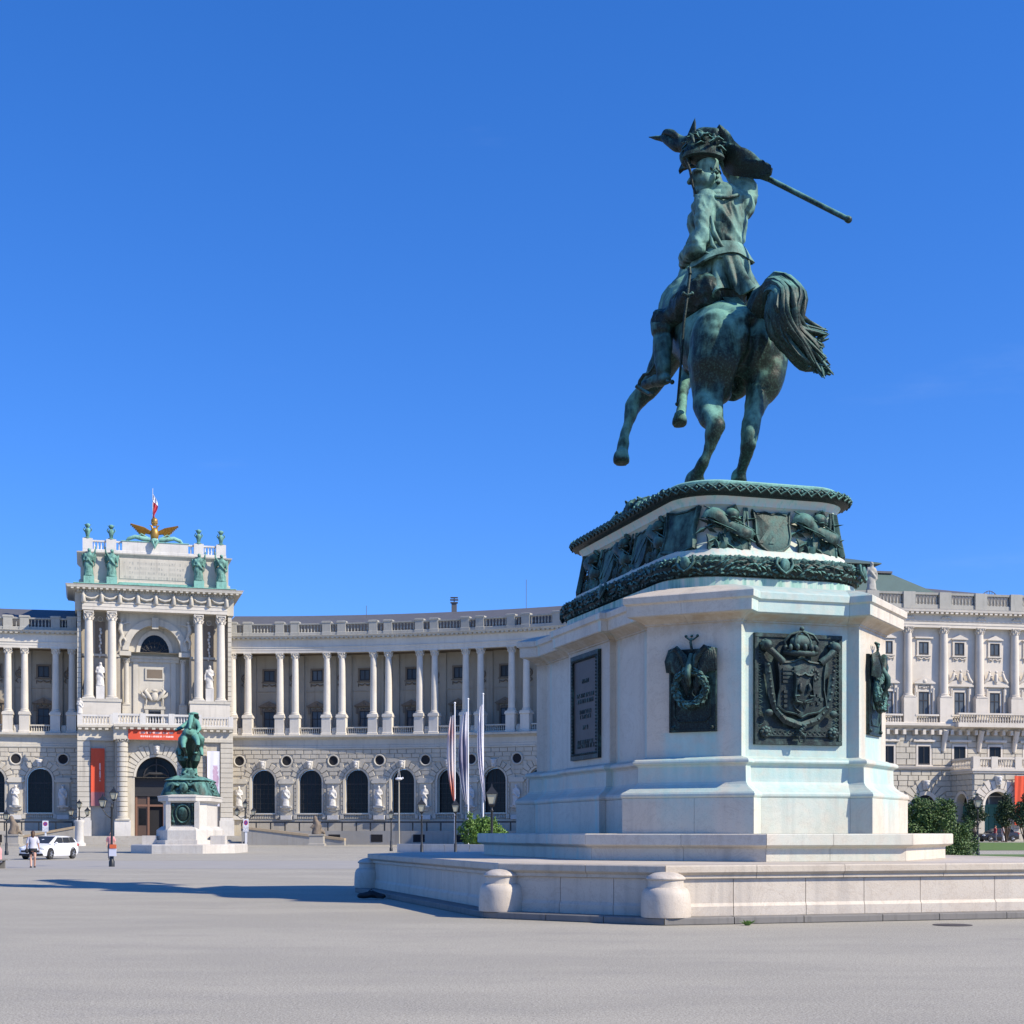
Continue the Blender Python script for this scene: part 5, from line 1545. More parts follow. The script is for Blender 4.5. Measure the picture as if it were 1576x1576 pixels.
# core mass behind everything
tb('core', 'facade', (-9.3, 9.3, -13, -3.6, 0, 31.5))
for s in (-1, 1):
    tb('tower_side', 'facade', (s * 9.3 - .35 if s > 0 else s * 9.3, s * 9.3 if s > 0 else s * 9.3 + .35, -12.9, -1.7, 14.6, 30))
    # quoined outer piers of the upper storey
    tb('corner_pier', 'facade', (min(s * 9.35, s * 8.9), max(s * 9.35, s * 8.9), -3.6, -.6, 14.6, 28.8))
    rusticate(T, min(s * 8.86, s * 9.34), max(s * 8.86, s * 9.34), 14.9, 28.6, .62, .5, -.6, -.48, M['facade'], lambda a, b: [], rt, .03)
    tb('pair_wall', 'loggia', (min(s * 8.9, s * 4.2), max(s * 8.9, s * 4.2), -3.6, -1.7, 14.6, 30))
# centre recess
tb('recess_wall', 'facade', (-4.2, 4.2, -3.7, -3.5, 14.6, 30))
def arch_ring(F, name, cu, spring, r0, r1, d0, d1, mat, n=24, e=1.0):
    mb = F.mb()
    mb.rings([[(cu + r0 * math.cos(a), d0, spring + e * r0 * math.sin(a)), (cu + r0 * math.cos(a), d1, spring + e * r0 * math.sin(a)), (cu + r1 * math.cos(a), d1 + .06, spring + e * r1 * math.sin(a)), (cu + r1 * math.cos(a), d0, spring + e * r1 * math.sin(a))] for a in [PI * k / n for k in range(n + 1)]])
    return mb.build(name, mat, F.root, 50)
arched_wall(T, 'arch_wall', -4.25, 4.25, 24.0, 28.85, 0, 6.3, 24.0, 24.2, -1.75, -3.55, M['facade'])
arch_ring(T, 'great_arch', 0, 24.2, 3.15, 3.95, -2.2, -1.55, M['facade'])
tb('impost', 'facade', (-4.3, -2.9, -3.55, -1.35, 23.5, 24.05), (2.9, 4.3, -3.55, -1.35, 23.5, 24.05))
arch_ring(T, 'lunette_frame', 0, 24.0, 1.80, 2.25, -3.55, -3.3, M['facade'], 24, 1.3)
lun = [(-1.8, 24.0)] + [(1.8 * math.cos(PI - PI * k / 16), 24.0 + 2.35 * math.sin(PI * k / 16)) for k in range(17)]
mb = T.mb(); mb.add([(u, -3.46, h) for u, h in lun], [tuple(range(len(lun)))]); pn = mb.build('lunette_pane', M['glass'], tw, None, False)
mb = T.mb()
for k in range(1, 8):
    a = PI * k / 8; mb.tube([(1.0 * math.cos(a), -3.42, 24.0 + .75 * math.sin(a)), (1.8 * math.cos(a), -3.42, 24.0 + 1.8 * math.sin(a))], .045, 5)
mb.tube([(1.0 * math.cos(2 * PI * k / 20), -3.42, 24.75 + .55 * math.sin(2 * PI * k / 20)) for k in range(21)], .05, 5)
mb.tube([(1.45 * math.cos(PI * k / 14), -3.42, 24.0 + 1.45 * math.sin(PI * k / 14)) for k in range(15)], .04, 5)
mb.build('lunette_bars', M['mullion'], tw)
tb('recess_ledge', 'facade', (-3.1, 3.1, -3.52, -2.9, 23.3, 23.62), (-3.0, 3.0, -3.52, -3.1, 22.9, 23.3))
SC = mk_columns(.34, .29, .35, 5.0, .55)
for s in (-1, 1):
    column_set(T, s * 3.45, -2.5, 17.4, SC); tb('side_pedestal', 'facade', (s * 3.45 - .5, s * 3.45 + .5, -3.0, -2.0, 14.6, 17.4)); tb('pilaster', 'facade', (s * 2.3 - .3, s * 2.3 + .3, -3.52, -3.25, 15.0, 22.9))
    # flying figures in the spandrels: carved relief
    mb = MB(); mb.tube([(0, -.15, 0), (s * .3, -.3, .8), (s * .2, -.3, 1.5)], [.22, .32, .26], 8, None, True); mb.ball((s * .1, -.35, 1.95), .22); mb.tube([(s * .2, -.3, 1.4), (-s * .7, -.3, 1.7), (-s * 1.2, -.25, 1.4)], [.13, .1, .06], 6)
    mb.tube([(0, -.15, .2), (s * .35, -.2, -.7), (s * .2, -.2, -1.5)], [.24, .2, .1], 8); mb.tube([(s * .3, -.12, 1.3), (s * .8, -.15, 1.9), (s * .9, -.12, .9)], [.1, .22, .08], 8, .5); mb.tube([(0, -.1, 0), (-s * .4, -.15, -.6), (-s * .2, -.15, -1.1)], [.2, .15, .08], 8)
    T.put('spandrel_figure', blob('spandrel_figure_src', mb, M['facade'], None, .09, 1).data, s * 3.95, -1.55, 25.9)
bpy.data.objects.remove(bpy.data.objects['spandrel_figure_src']); 
for nm in [o.name for o in bpy.data.objects if o.name.startswith('spandrel_figure_src')]: bpy.data.objects.remove(bpy.data.objects[nm])
tb('arch_keystone', 'facade', (-.4, .4, -1.7, -1.2, 26.9, 28.3))
WIN_C = window_mesh(1.5, 2.0, [('v', 0, .08), ('h', 1.3, .08)], .1, .1, 'glass')
put_window(T, WIN_C, 0, -3.34, 14.8)
tb('window_frame_stone', 'facade', (-1.15, -.77, -3.52, -3.2, 14.6, 17.2), (.77, 1.15, -3.52, -3.2, 14.6, 17.2), (-1.3, 1.3, -3.52, -3.1, 17.0, 17.35))
tb('relief_panel', 'facade', (-1.15, 1.15, -3.52, -3.3, 20.7, 22.2)); tb('relief_field', 'soffit', (-.95, .95, -3.32, -3.28, 20.9, 22.0))
mb = MB()                         # carved cartouche over the window
mb.ball((0, -.25, 0), (.45, .25, .6)); 
for s in (-1, 1):
    mb.tube([(s * .3, -.2, -.5), (s * .8, -.3, .1), (s * 1.2, -.25, .7), (s * .9, -.2, 1.0)], [.15, .28, .24, .1], 8); mb.tube([(s * .9, -.2, -.2), (s * 1.5, -.2, .2), (s * 1.7, -.15, .7)], [.2, .2, .05], 8); mb.tube([(s * 1.0, -.15, -.3), (s * 1.1, -.15, -1.3)], [.14, .05], 6)
mb.ball((0, -.3, .75), (.4, .2, .2))
T.put('cartouche', mb.mesh('cartouche', M['facade'], 60), 0, -3.35, 18.6)
# giant order
GCOL = mk_columns(.56, .47, .45, 9.35, 1.15, 'column')
for u in (-7.97, -5.23, 5.23, 7.97): column_set(T, u, 0, 17.9, GCOL)
for s in (-1, 1):
    tb('column_podium', 'column', (s * 6.6 - 2.45, s * 6.6 + 2.45, -1.7, .82, 14.6, 17.55)); tb('podium_cap', 'facade', (s * 6.6 - 2.55, s * 6.6 + 2.55, -1.75, .95, 17.55, 17.9))
    tb('figure_plinth', 'statue_stone', (s * 6.6 - .5, s * 6.6 + .5, -.7, .3, 17.9, 19.5))
    tb('panel', 'darkstone', (s * 6.6 - .6, s * 6.6 + .6, -1.72, -1.6, 23.2, 27.6))
    mb = MB()
    for k in range(9): mb.ball((.08 * math.sin(k * 2.1), -.12, -.42 * k), (.18 - .006 * k, .12, .22), 7, 5)
    T.put('hanging_trophy', mb.mesh('hanging_trophy', M['statue_stone'], 60), s * 6.6, -1.6, 26.6)
    mb = MB(); mb.tube([(.3 * math.cos(2 * PI * k / 12), -.1, .3 * math.sin(2 * PI * k / 12)) for k in range(13)], .08, 6)
    T.put('wreath', mb.mesh('wreath', M['facade'], 60), s * 6.6, -1.6, 27.9)
    tb('impost_band', 'facade', (min(s * 4.3, s * 8.8), max(s * 4.3, s * 8.8), -1.75, -1.45, 23.3, 23.6))
    T.top('tower_statue', FIG[1 if s < 0 else 2], s * 6.6, -.2, 19.5, 'white stone figure standing between the two tall columns on the %s of the tower' % ('left' if s < 0 else 'right'), 'statue', 'stone figures between the tower columns', (1.15, 1.15, 1.15))
band(T, 'architrave', -8.75, 8.75, [(-3.6, 28.8), (.62, 28.8), (.62, 29.15), (.68, 29.2), (.68, 29.6), (.78, 29.66), (.78, 29.8), (.5, 29.82), (-3.6, 29.82)], M['column'])
band(T, 'frieze', -8.75, 8.75, [(-3.6, 29.8), (.46, 29.8), (.46, 31.0), (-3.6, 31.0)], M['facade'])
for s in (-1, 1): tb('entablature_return', 'facade', (min(s * 9.6, s * 8.7), max(s * 9.6, s * 8.7), -12.9, -.3, 28.8, 31.0))
# garlands of the frieze
gar = MB(); gar.tube([(-.95, -.08, .25), (-.5, -.14, -.15), (0, -.16, -.28), (.5, -.14, -.15), (.95, -.08, .25)], [.06, .12, .15, .12, .06], 7); 
gme = gar.mesh('garland', M['facade'], 60)
gb = MB(); gb.tube([(0, -.1, -.45), (0, -.22, .1)], [.28, .2], 8, None, True); gb.ball((0, -.2, .32), .16, 8, 6); gb.tube([(-.3, -.12, .25), (0, -.2, .05), (.3, -.12, .25)], .07, 6)
gbm = gb.mesh('garland_bearer', M['facade'], 60)
for k in range(8):
    u = -7.7 + 15.4 * k / 7; T.put('garland', gme, u, .46, 30.45, None, (1.1, 1.8, 1.25))
for k in range(9): T.put('garland_bearer', gbm, -8.6 + 17.2 * k / 8, .46, 30.4, None, (1.2, 1.6, 1.2))
mb = T.mb()
for k in range(56): u = -9.2 + 18.4 * k / 55; mb.box(u - .1, u + .1, .44, .8, 31.0, 31.22)
tag(mb.build('dentil_row', M['facade'], tw), kind='stuff')
mb = T.mb(); mb.rings([[(-w - .3, -13.2, h), (-w - .3, d, h), (w + .3, d, h), (w + .3, -13.2, h)] for w, d, h in ((9.1, .5, 30.95), (9.1, .55, 31.22), (9.4, .85, 31.26), (9.5, 1.3, 31.34), (10.2, 1.7, 31.4), (10.3, 1.75, 31.6), (10.4, 1.85, 31.78), (9.0, .4, 31.95))])
mb.build('main_cornice', M['facade'], tw)
mb = T.mb()
for k in range(30): u = -9.9 + 19.8 * k / 29; mb.box(u - .16, u + .16, .8, 1.66, 31.2, 31.39)
tag(mb.build('modillion_row', M['facade'], tw), kind='stuff')
# attic with inscription field
mb = T.mb(); mb.rings([[(-w, -11.5, h), (-w, d, h), (w, d, h), (w, -11.5, h)] for w, d, h in ((9.15, -.3, 31.8), (9.15, -.3, 32.5), (8.95, -.5, 32.6), (8.95, -.5, 35.5), (9.1, -.4, 35.6), (9.35, -.1, 35.85), (9.4, -.05, 36.0), (8.9, -.5, 36.05))])
mb.build('attic', M['facade'], tw)
tb('inscription_field', 'facade', (-4.3, 4.3, -.52, -.42, 32.9, 35.3))
# carved letters, weathered lines
mb = T.mb(); r = random.Random(8)
for row, hh in enumerate((34.85, 34.25, 33.65, 33.1)):
    n = (24, 22, 20, 24)[row]
    for k in range(n):
        u = (k - n / 2) * .32 + .16
        if r.random() < .12: continue
        mb.box(u - .1, u - .06, -.425, -.41, hh - .17, hh + .17)
        if r.random() < .7: mb.box(u + .05, u + .09, -.425, -.41, hh - .17, hh + .17)
        if r.random() < .6: mb.box(u - .06, u + .05, -.425, -.41, hh + r.choice((-.17, 0, .13)), hh + r.choice((.02, .17)))
tag(mb.build('inscription', M['parapet'], tw), kind='stuff')
tb('attic_foot', 'copper_green', (-4.4, 4.4, -.32, -.1, 31.9, 32.4)); tb('gutter', 'copper_green', (-9.8, 9.8, -.3, 1.6, 31.88, 31.97))
mb = T.mb(); mb.rings([[(-w, -2.0, h), (-w, d, h), (w, d, h), (w, -2.0, h)] for w, d, h in ((8.7, -.55, 36.04), (8.7, -.55, 36.35), (8.6, -.6, 36.4))]); mb.build('parapet_foot', M['statue_stone'], tw)
tb('parapet_block', 'statue_stone', (-4.0, 4.0, -1.6, -.6, 36.38, 37.55)); tb('parapet_cap', 'copper_green', (-4.1, 4.1, -1.7, -.5, 37.55, 37.65))
PIERS = (-8.1, -5.3, 5.3, 8.05)
for u in PIERS: tb('parapet_pier', 'statue_stone', (u - .6, u + .6, -1.4, -.55, 36.38, 37.7))
for a, b in ((-7.5, -5.9), (-4.7, -4.0), (4.0, 4.7), (5.9, 7.45)):
    balusters(T, 'baluster_row', a, b, -.98, 36.4, 37.35, .36, M['statue_stone'], None, 6, 1.2); tb('parapet_rail', 'statue_stone', (a, b, -1.2, -.78, 37.35, 37.55))
# helmet trophies on the piers
mb = MB(); mb.lathe([(.42, 0), (.42, .12), (.2, .2), (.26, .55), (.36, .9), (.30, 1.2), (.14, 1.3), (.30, 1.5), (.34, 1.7), (.22, 1.85), (.05, 1.9)], n=12)
for s in (-1, 1): mb.tube([(s * .3, 0, .8), (s * .48, 0, 1.1), (s * .36, 0, 1.4)], [.05, .1, .05], 6); mb.tube([(s * .2, 0, 1.6), (s * .45, 0, 1.8)], [.08, .03], 6)
tro = mb.mesh('trophy', M['angel_green'], 60)
for i, u in enumerate(PIERS):
    T.top('roof_trophy', tro, u, -.98, 37.7, ['green copper trophy at the far left end of the tower roofline', 'green copper trophy second from left on the tower roofline', 'green copper trophy right of the golden eagle on the tower roofline', 'green copper trophy at the far right end of the tower roofline'][i], 'ornament', 'copper trophies on the tower')
# angels on the attic
ANG = [draped_figure(31, 3.5, 1, True, 'angel_green', 'angel', .06), draped_figure(33, 3.5, -1, True, 'angel_green', 'angel', .06)]
for i, u in enumerate((-7.95, -5.25, 5.25, 8.0)):
    o = tb('angel_pedestal', 'copper_green', (u - .62, u + .62, -.2, 1.1, 31.98, 32.85))
    T.top('angel_statue', ANG[i % 2], u, .45, 32.85, ['green winged angel at the left end of the tower attic', 'green winged angel second from left on the tower attic', 'green winged angel third from left on the tower attic', 'green winged angel at the right end of the tower attic'][i], 'statue', 'winged angels on the tower attic')
# double eagle with crown and flag
eg = thing('golden_eagle', 'golden eagle with spread wings and crown on top of the tower', 'statue', T.map(-.1, -.9, 37.65), TA)
mb = MB(); mb.ball((0, -.1, 1.0), (.55, .4, .85)); 
for s in (-1, 1): mb.tube([(s * .2, -.1, 1.5), (s * .35, -.15, 2.0), (s * .6, -.2, 2.1)], [.16, .13, .05], 8); mb.tube([(s * .3, -.1, .4), (s * .5, -.2, .05)], [.18, .1], 8)
for k in range(5): mb.tube([(0, 0, .4), ((k - 2) * .2, 0, -.35)], [.14, .06], 6)
mb.build('eagle_body', M['gold'], eg, 60)
for s in (-1, 1):
    mb = MB()
    for k in range(9):
        t = k / 8; mb.tube([(s * .35, 0, 1.25 - .25 * t), (s * (1.3 - .2 * t), .05, 1.75 - .6 * t), (s * (2.95 - 1.5 * t), .05, 2.15 - 1.45 * t), (s * (2.9 - 1.6 * t), .0, 1.95 - 1.55 * t)], [.2, .26, .24, .08], 6, .5)
    mb.build('eagle_wing', M['gold'], eg, 60)
mb = MB(); mb.lathe([(.3, 2.1), (.34, 2.3), (.42, 2.55), (.42, 2.8), (.3, 3.0), (.1, 3.08), (.08, 3.2), (.02, 3.25)], n=12)
for k in range(8): a = 2 * PI * k / 8; mb.ball((.36 * math.cos(a), .36 * math.sin(a), 2.4), .09, 6, 4)
mb.build('crown', M['gold'], eg, 60)
mb = MB()
for s in (-1, 1):
    mb.tube([(s * .6, -.1, .3), (s * 1.5, -.25, .35), (s * 2.4, -.2, .55), (s * 3.2, -.15, .25), (s * 3.5, -.1, .0)], [.28, .3, .26, .24, .08], 8); mb.tube([(s * .8, -.1, .5), (s * 1.6, -.1, .95), (s * 2.1, -.1, .6)], [.12, .1, .05], 6); mb.tube([(s * 1.0, 0, .3), (s * 2.0, 0, 1.1)], [.1, .05], 6)
mb.tube([(-.3, -.7, .1), (0, -.8, -.8), (.35, -.7, .1)], [.2, .28, .2], 8); mb.ball((0, -.6, .1), (.5, .3, .3))
mb.build('swag', M['copper_green'], eg, 60)
fl = thing('roof_flag', 'red and white flag hanging on its pole above the golden eagle', 'flag', T.map(-.3, -1.3, 37.65), TA)
MB().tube([(0, 0, 0), (0, 0, 6.9)], [.06, .035], 8).build('flagpole', plain('flagpole_paint', (.55, .56, .57), .4), fl, 60)
for nm, mt, z0, z1 in (('red_stripe', 'red', 5.2, 3.0), ('white_stripe', 'whitecloth', 6.2, 5.2)):
    g = [[(.05 + (.15 + .45 * math.sin(PI * min(1, (6.4 - (z0 + (z1 - z0) * i / 8)) / 2.4))) * k / 5, .12 * math.sin(k * 2 + i * .6), z0 + (z1 - z0) * i / 8 - .1 * k) for k in range(6)] for i in range(9)]
    MB().sheet(g, .015).build(nm, M[mt] if mt != 'red' else plain('flag_red', (.42, .03, .05), .8), fl, 70)

# ---- lower storey: rusticated, projecting, with balcony
for s in (-1, 1):
    a, b = min(s * 9.3, s * 4.9), max(s * 9.3, s * 4.9)
    tb('lower_wall', 'rustic', (a, b, -3.6, LS - .35, 0, 14.3))
    p0, p1 = min(s * 9.35, s * 7.75), max(s * 9.35, s * 7.75)
    tb('corner_pier', 'rustic', (p0 + .12, p1 - .12, -3, LS, 3.3, 12.7)); tb('pier_base', 'statue_stone', (p0 - .1, p1 + .1, -3.0, LS + .35, .9, 3.0)); tb('pier_base_cap', 'statue_stone', (p0 - .0, p1 + .0, -3.0, LS + .25, 3.0, 3.35))
    rusticate(T, p0, p1, 3.4, 12.6, .62, 1.7, LS, LS + .12, M['facade'], lambda x, y: [], rt, .04)
    rusticate(T, min(s * 6.1, s * 4.9), max(s * 6.1, s * 4.9), 3.4, 12.6, .62, 1.3, LS - .35, LS - .25, M['rustic'], lambda x, y: [], rt, .04)
    # rusticated porch columns: stacked drums
    uu = s * 4.05
    for k in range(15):
        z = 3.45 + 9.0 * k / 15
        mb = MB(); mb.lathe([(.58, 0), (.66, .05), (.66, .52), (.58, .57)], n=18)
        T.put('column_drum', mb.mesh('column_drum', M['facade'], 40), uu, 4.85, z)
    T.put('capital', cap_mesh(.56, .45, 'capital'), uu, 4.85, 12.4); T.put('column_base', base_mesh(.62, .5), uu, 4.85, 2.98)
    tb('column_plinth', 'statue_stone', (uu - .95, uu + .95, 3.9, 5.75, .9, 2.98))
    tb('porch_pier', 'rustic', (min(s * 4.95, s * 2.6), max(s * 4.95, s * 2.6), -3.6, 4.0, 0, 8.3))
arched_wall(T, 'porch_wall', -4.95, 4.95, 8.25, 12.8, 0, 5.2, 8.25, 8.3, 4.0, 2.9, M['rustic'])
voussoirs(T, 0, 8.3, 2.75, 3.9, 19, 4.0, 4.18, M['facade'], rt, True, .25)
arch_ring(T, 'portal_moulding', 0, 8.3, 2.45, 2.75, 3.7, 4.12, M['facade'])
T.put('keystone', KEY, 0, 4.1, 11.6)
tb('porch_soffit', 'soffit', (-4.9, 4.9, -3.5, 3.95, 12.5, 12.8))
# doorway inside the arch
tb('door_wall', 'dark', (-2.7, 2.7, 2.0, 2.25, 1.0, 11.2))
mb = T.mb(); q = [(2.3 * math.cos(PI * k / 20), 8.3 + 2.3 * math.sin(PI * k / 20)) for k in range(21)]
mb.add([(u, 2.6, h) for u, h in q], [tuple(range(21))]); mb.build('fanlight_pane', M['glass'], tw, None, False)
mb = T.mb(); mb.tube([(1.5 * math.cos(PI * k / 16), 2.66, 8.35 + 1.5 * math.sin(PI * k / 16)) for k in range(17)], .11, 6)
mb.box(-.07, .07, 2.6, 2.75, 8.3, 10.6); mb.box(-2.55, 2.55, 2.55, 2.85, 7.9, 8.3); mb.box(-2.55, 2.55, 2.55, 2.75, 6.3, 7.9); mb.box(-2.55, 2.55, 2.55, 2.9, 5.95, 6.3)
for s in (-1, 1): mb.tube([(0, 2.8, 8.7), (s * .9, 2.8, 8.75), (s * 1.6, 2.8, 8.3)], [.2, .16, .1], 6)
mb.tube([(2.45 * math.cos(PI * k / 20), 2.62, 8.3 + 2.45 * math.sin(PI * k / 20)) for k in range(21)], .14, 6)
mb.build('fanlight_frame', M['mullion'], tw)
mb = T.mb()
for u0, u1 in ((-2.5, -2.25), (-1.05, -.8), (.8, 1.05), (2.25, 2.5)): mb.box(u0, u1, 2.4, 2.75, 1.1, 5.95)
mb.box(-2.5, 2.5, 2.42, 2.72, 4.7, 4.95)
mb.build('door_frame', plain('copper_brown_door', (.17, .085, .05), .5), tw)
for u0, u1 in ((-2.25, -1.05), (1.05, 2.25)):
    d_ = tb('door', 'wood', (u0, u1, 2.45, 2.6, 1.1, 5.9)); mb = T.mb(); mb.box(u0 + .15, u1 - .15, 2.59, 2.63, 2.4, 4.5); mb.build('door_pane', M['glass'], d_)
tb('door_transom', 'glass', (-.8, .8, 2.45, 2.55, 4.95, 5.9)); 
# entablature of the lower storey and balcony
band(T, 'lower_entablature', -9.3, 9.3, [(-3.6, 12.7), (LS + .2, 12.7), (LS + .2, 13.1), (LS + .1, 13.15), (LS + .1, 13.95), (LS + .5, 14.15), (LS + .95, 14.3), (LS + .95, 14.55), (LS + .7, 14.62), (-3.6, 14.62)], M['facade'])
band(T, 'porch_entablature', -5.1, 5.1, [(LS + .05, 12.72), (5.5, 12.72), (5.5, 13.12), (5.4, 13.17), (5.4, 13.93), (5.8, 14.13), (6.2, 14.28), (6.2, 14.53), (5.9, 14.6), (LS + .05, 14.6)], M['facade'])
mb = T.mb()
for k in range(24): u = -9.0 + 18 * k / 23; mb.box(u - .2, u + .2, LS + .5, LS + .9, 13.98, 14.2)
for k in range(12): u = -4.7 + 9.4 * k / 11; mb.box(u - .2, u + .2, 5.5, 6.15, 13.96, 14.2)
tag(mb.build('modillion_row', M['facade'], tw), kind='stuff')
for s in (-1, 1):
    a, b = min(s * 9.0, s * 5.2), max(s * 9.0, s * 5.2)
    balusters(T, 'baluster_row', a, b, LS + .45, 14.75, 15.6, .33, M['statue_stone'], None, 6, 1.1); tb('balcony_rail', 'statue_stone', (a - .2, b + .2, LS + .2, LS + .7, 15.6, 15.82)); tb('balcony_foot', 'statue_stone', (a - .2, b + .2, LS + .2, LS + .7, 14.6, 14.77))
    for u in (a, b): tb('balcony_pier', 'statue_stone', (u - .3, u + .3, LS + .15, LS + .75, 14.6, 15.9))
balusters(T, 'baluster_row', -4.7, 4.7, 5.65, 14.75, 15.6, .33, M['statue_stone'], None, 6, 1.1)
tb('balcony_rail', 'statue_stone', (-5.0, 5.0, 5.4, 5.9, 15.6, 15.85)); tb('balcony_foot', 'statue_stone', (-5.0, 5.0, 5.4, 5.9, 14.58, 14.77))
for u in (-4.9, -1.7, 1.7, 4.9): tb('balcony_pier', 'statue_stone', (u - .35, u + .35, 5.35, 5.95, 14.58, 15.92))
# steps to the door
for i in range(5): tb('stair', 'ramp_stone', (-10.2, 10.2, -1, 11.5 - i * 1.0, .0 if i == 0 else i * .22 - .01, (i + 1) * .22))
# figure on the left end of the balcony
T.top('balcony_statue', FIG[3], -9.0, LS + .5, 15.9, 'small white stone figure on the left corner of the tower balcony', 'statue', None, (.75, .75, .75))
# banners
def cloth(u0, u1, d, h0, h1, amp, nu=9, nh=14, seed=0):
    r = random.Random(seed); g = []
    for i in range(nh):
        t = i / (nh - 1)
        g.append([(u0 + (u1 - u0) * k / (nu - 1), d + amp * math.sin(k * 1.3 + t * 2 + seed) * (.4 + t), h0 + (h1 - h0) * t) for k in range(nu)])
    return g
def mk_banner(name, top, low, ink, split, kind):
    """flat print: upper field, lower picture area and a column or lines of small lettering"""
    m = N(name); P = m.co('Generated'); s = m.sep(P); x, z = s[0], s[2]
    c = m.mix(m.mrange(z, split - .02, split + .02, 1, 0), top, m.mix(m.noise(P, 7, 4), low, tuple(q * .55 for q in low)))
    if kind == 'v':
        w = m.math('MULTIPLY', m.math('MULTIPLY', m.mrange(x, .60, .62), m.mrange(x, .72, .70)), m.mrange(m.noise(m.mapping(P, (4, 1, 60)), 1.0, 2), .42, .5))
        w = m.math('MULTIPLY', w, m.math('MULTIPLY', m.mrange(z, .42, .44), m.mrange(z, .75, .73)))
        c = m.mix(w, c, ink)
    elif kind == 'h':
        for a, b in ((.22, .42), (.56, .78)):
            w = m.math('MULTIPLY', m.math('MULTIPLY', m.mrange(z, a, a + .04), m.mrange(z, b, b - .04)), m.mrange(m.noise(m.mapping(P, (70, 1, 3)), 1.0, 2), .45, .5))
            c = m.mix(m.math('MULTIPLY', w, m.math('MULTIPLY', m.mrange(x, .2, .21), m.mrange(x, .8, .79))), c, ink)
    else:     # white banner with a violet statue picture
        d = m.math('ABSOLUTE', m.math('SUBTRACT', m.math('ADD', x, m.math('MULTIPLY', m.math('SUBTRACT', m.noise(m.mapping(P, (3, 1, 9)), 1.0, 3), .5), .5)), .66))
        w = m.math('MULTIPLY', m.mrange(d, .16, .24, 1, 0), m.math('MULTIPLY', m.mrange(z, .22, .26), m.mrange(z, .76, .72)))
        c = m.mix(m.math('MULTIPLY', w, .8), c, m.mix(m.noise(P, 14, 4), ink, (.45, .28, .40)))
    m.set(Base_Color=c, Roughness=.8)
    return m.m
bm_ = T.mb(); bm_.sheet(cloth(-7.72, -6.12, LS + .30, 11.75, 4.75, .07, seed=1), .02)
tag(bm_.build('banner', mk_banner('red_banner', (.60, .075, .03), (.42, .16, .17), (.75, .5, .45), .24, 'v'), None, 70), 'tall red vertical banner hanging left of the portal columns', 'banner')
bpy.data.objects['banner'].location = TC
bm_ = T.mb(); bm_.sheet(cloth(6.15, 7.65, LS + .30, 11.6, 4.75, .05, seed=2), .02)
o = tag(bm_.build('banner', mk_banner('white_banner', (.66, .66, .74), (.66, .66, .74), (.30, .13, .25), 0, 'f'), None, 70), 'tall white vertical banner with a violet figure, right of the portal', 'banner'); o.location = TC
bm_ = T.mb(); bm_.sheet(cloth(-3.4, 3.3, 5.62, 14.0, 12.75, .03, 16, 5, seed=3), .02)
o = tag(bm_.build('banner', mk_banner('red_cross_banner', (.58, .07, .03), (.58, .07, .03), (.80, .55, .5), 0, 'h'), None, 70), 'wide red horizontal banner under the balcony above the portal arch', 'banner'); o.location = TC
# ------------------------------------------------------------------ bright corner palace at the right
KA = R(10.7)
KC = W(1398, 1280, 169.5); KC.z = 0
kp = thing('corner_palace', 'bright stone palace front with half columns, pedimented windows and roof balustrade at the right edge', 'building', KC)
K = Flat(kp, KA)
rk = random.Random(5)
KU0, KU1 = -24.5, 24.0
def kb(name, mat, *boxes):
    mb = K.mb()
    for b in boxes: mb.box(*b)
    return mb.build(name, M[mat], kp)
kb('lower_wall', 'rustic', (KU0, KU1, -22, -.4, 0, 14.2)); kb('upper_wall', 'palace_white', (KU0 + .05, KU1, -21.9, -.45, 14.2, 25.2))
band(K, 'balcony_cornice', KU0, KU1, [(-.5, 13.2), (-.1, 13.2), (0, 13.4), (.5, 13.6), (.75, 13.75), (.75, 14.05), (.6, 14.12), (-.5, 14.12)], M['palace_white'], None, 50)
band(K, 'string_course', KU0, KU1, [(-.5, 8.75), (-.1, 8.75), (.05, 8.9), (.15, 9.1), (-.5, 9.2)], M['palace_white'], None, 50)
band(K, 'entablature', KU0, KU1, [(-.5, 25.0), (.32, 25.0), (.32, 25.3), (.38, 25.34), (.38, 25.62), (.46, 25.7), (.3, 25.74), (.3, 26.4), (-.5, 26.4)], M['palace_white'], None, 50)
band(K, 'cornice', KU0 - .4, KU1, [(-22, 26.38), (.34, 26.38), (.5, 26.5), (.5, 26.68), (1.0, 26.72), (1.05, 26.95), (1.1, 27.05), (-.8, 27.15), (-22, 27.15)], M['palace_white'], None, 50)
mb = K.mb()
for i in range(80): u = KU0 + .3 + (KU1 - KU0 - .6) * i / 79; mb.box(u - .17, u + .17, .48, .95, 26.5, 26.7)
tag(mb.build('modillion_row', M['palace_white'], kp), kind='stuff')
KCOL = mk_columns(.50, .42, .45, 6.9, .75, 'palace_white')
KW_T = window_mesh(1.28, 2.75, [('v', 0, .08), ('h', 1.75, .1)], .1, .12, 'curtain')
KW_S = window_mesh(1.22, 1.42, [('v', 0, .1)], .1, .12, 'curtain')
KW_M = window_mesh(1.45, 2.05, [('v', 0, .08)], .1, .12, 'glass')
KS_T, KS_S, KS_M, KF = surround_mesh(1.28, 2.75, 'palace_white'), surround_mesh(1.22, 1.42, 'palace_white'), surround_mesh(1.45, 2.05, 'palace_white'), festoon_mesh('palace_white')
mb = MB()                                 # curved pediment with reclining figures
A = [(1.45 * math.cos(PI - PI * k / 12), .55 * math.sin(PI * k / 12)) for k in range(13)]
mb.prism_y(A, -.35, 0); mb.box(-1.55, 1.55, -.42, 0, -.16, 0)
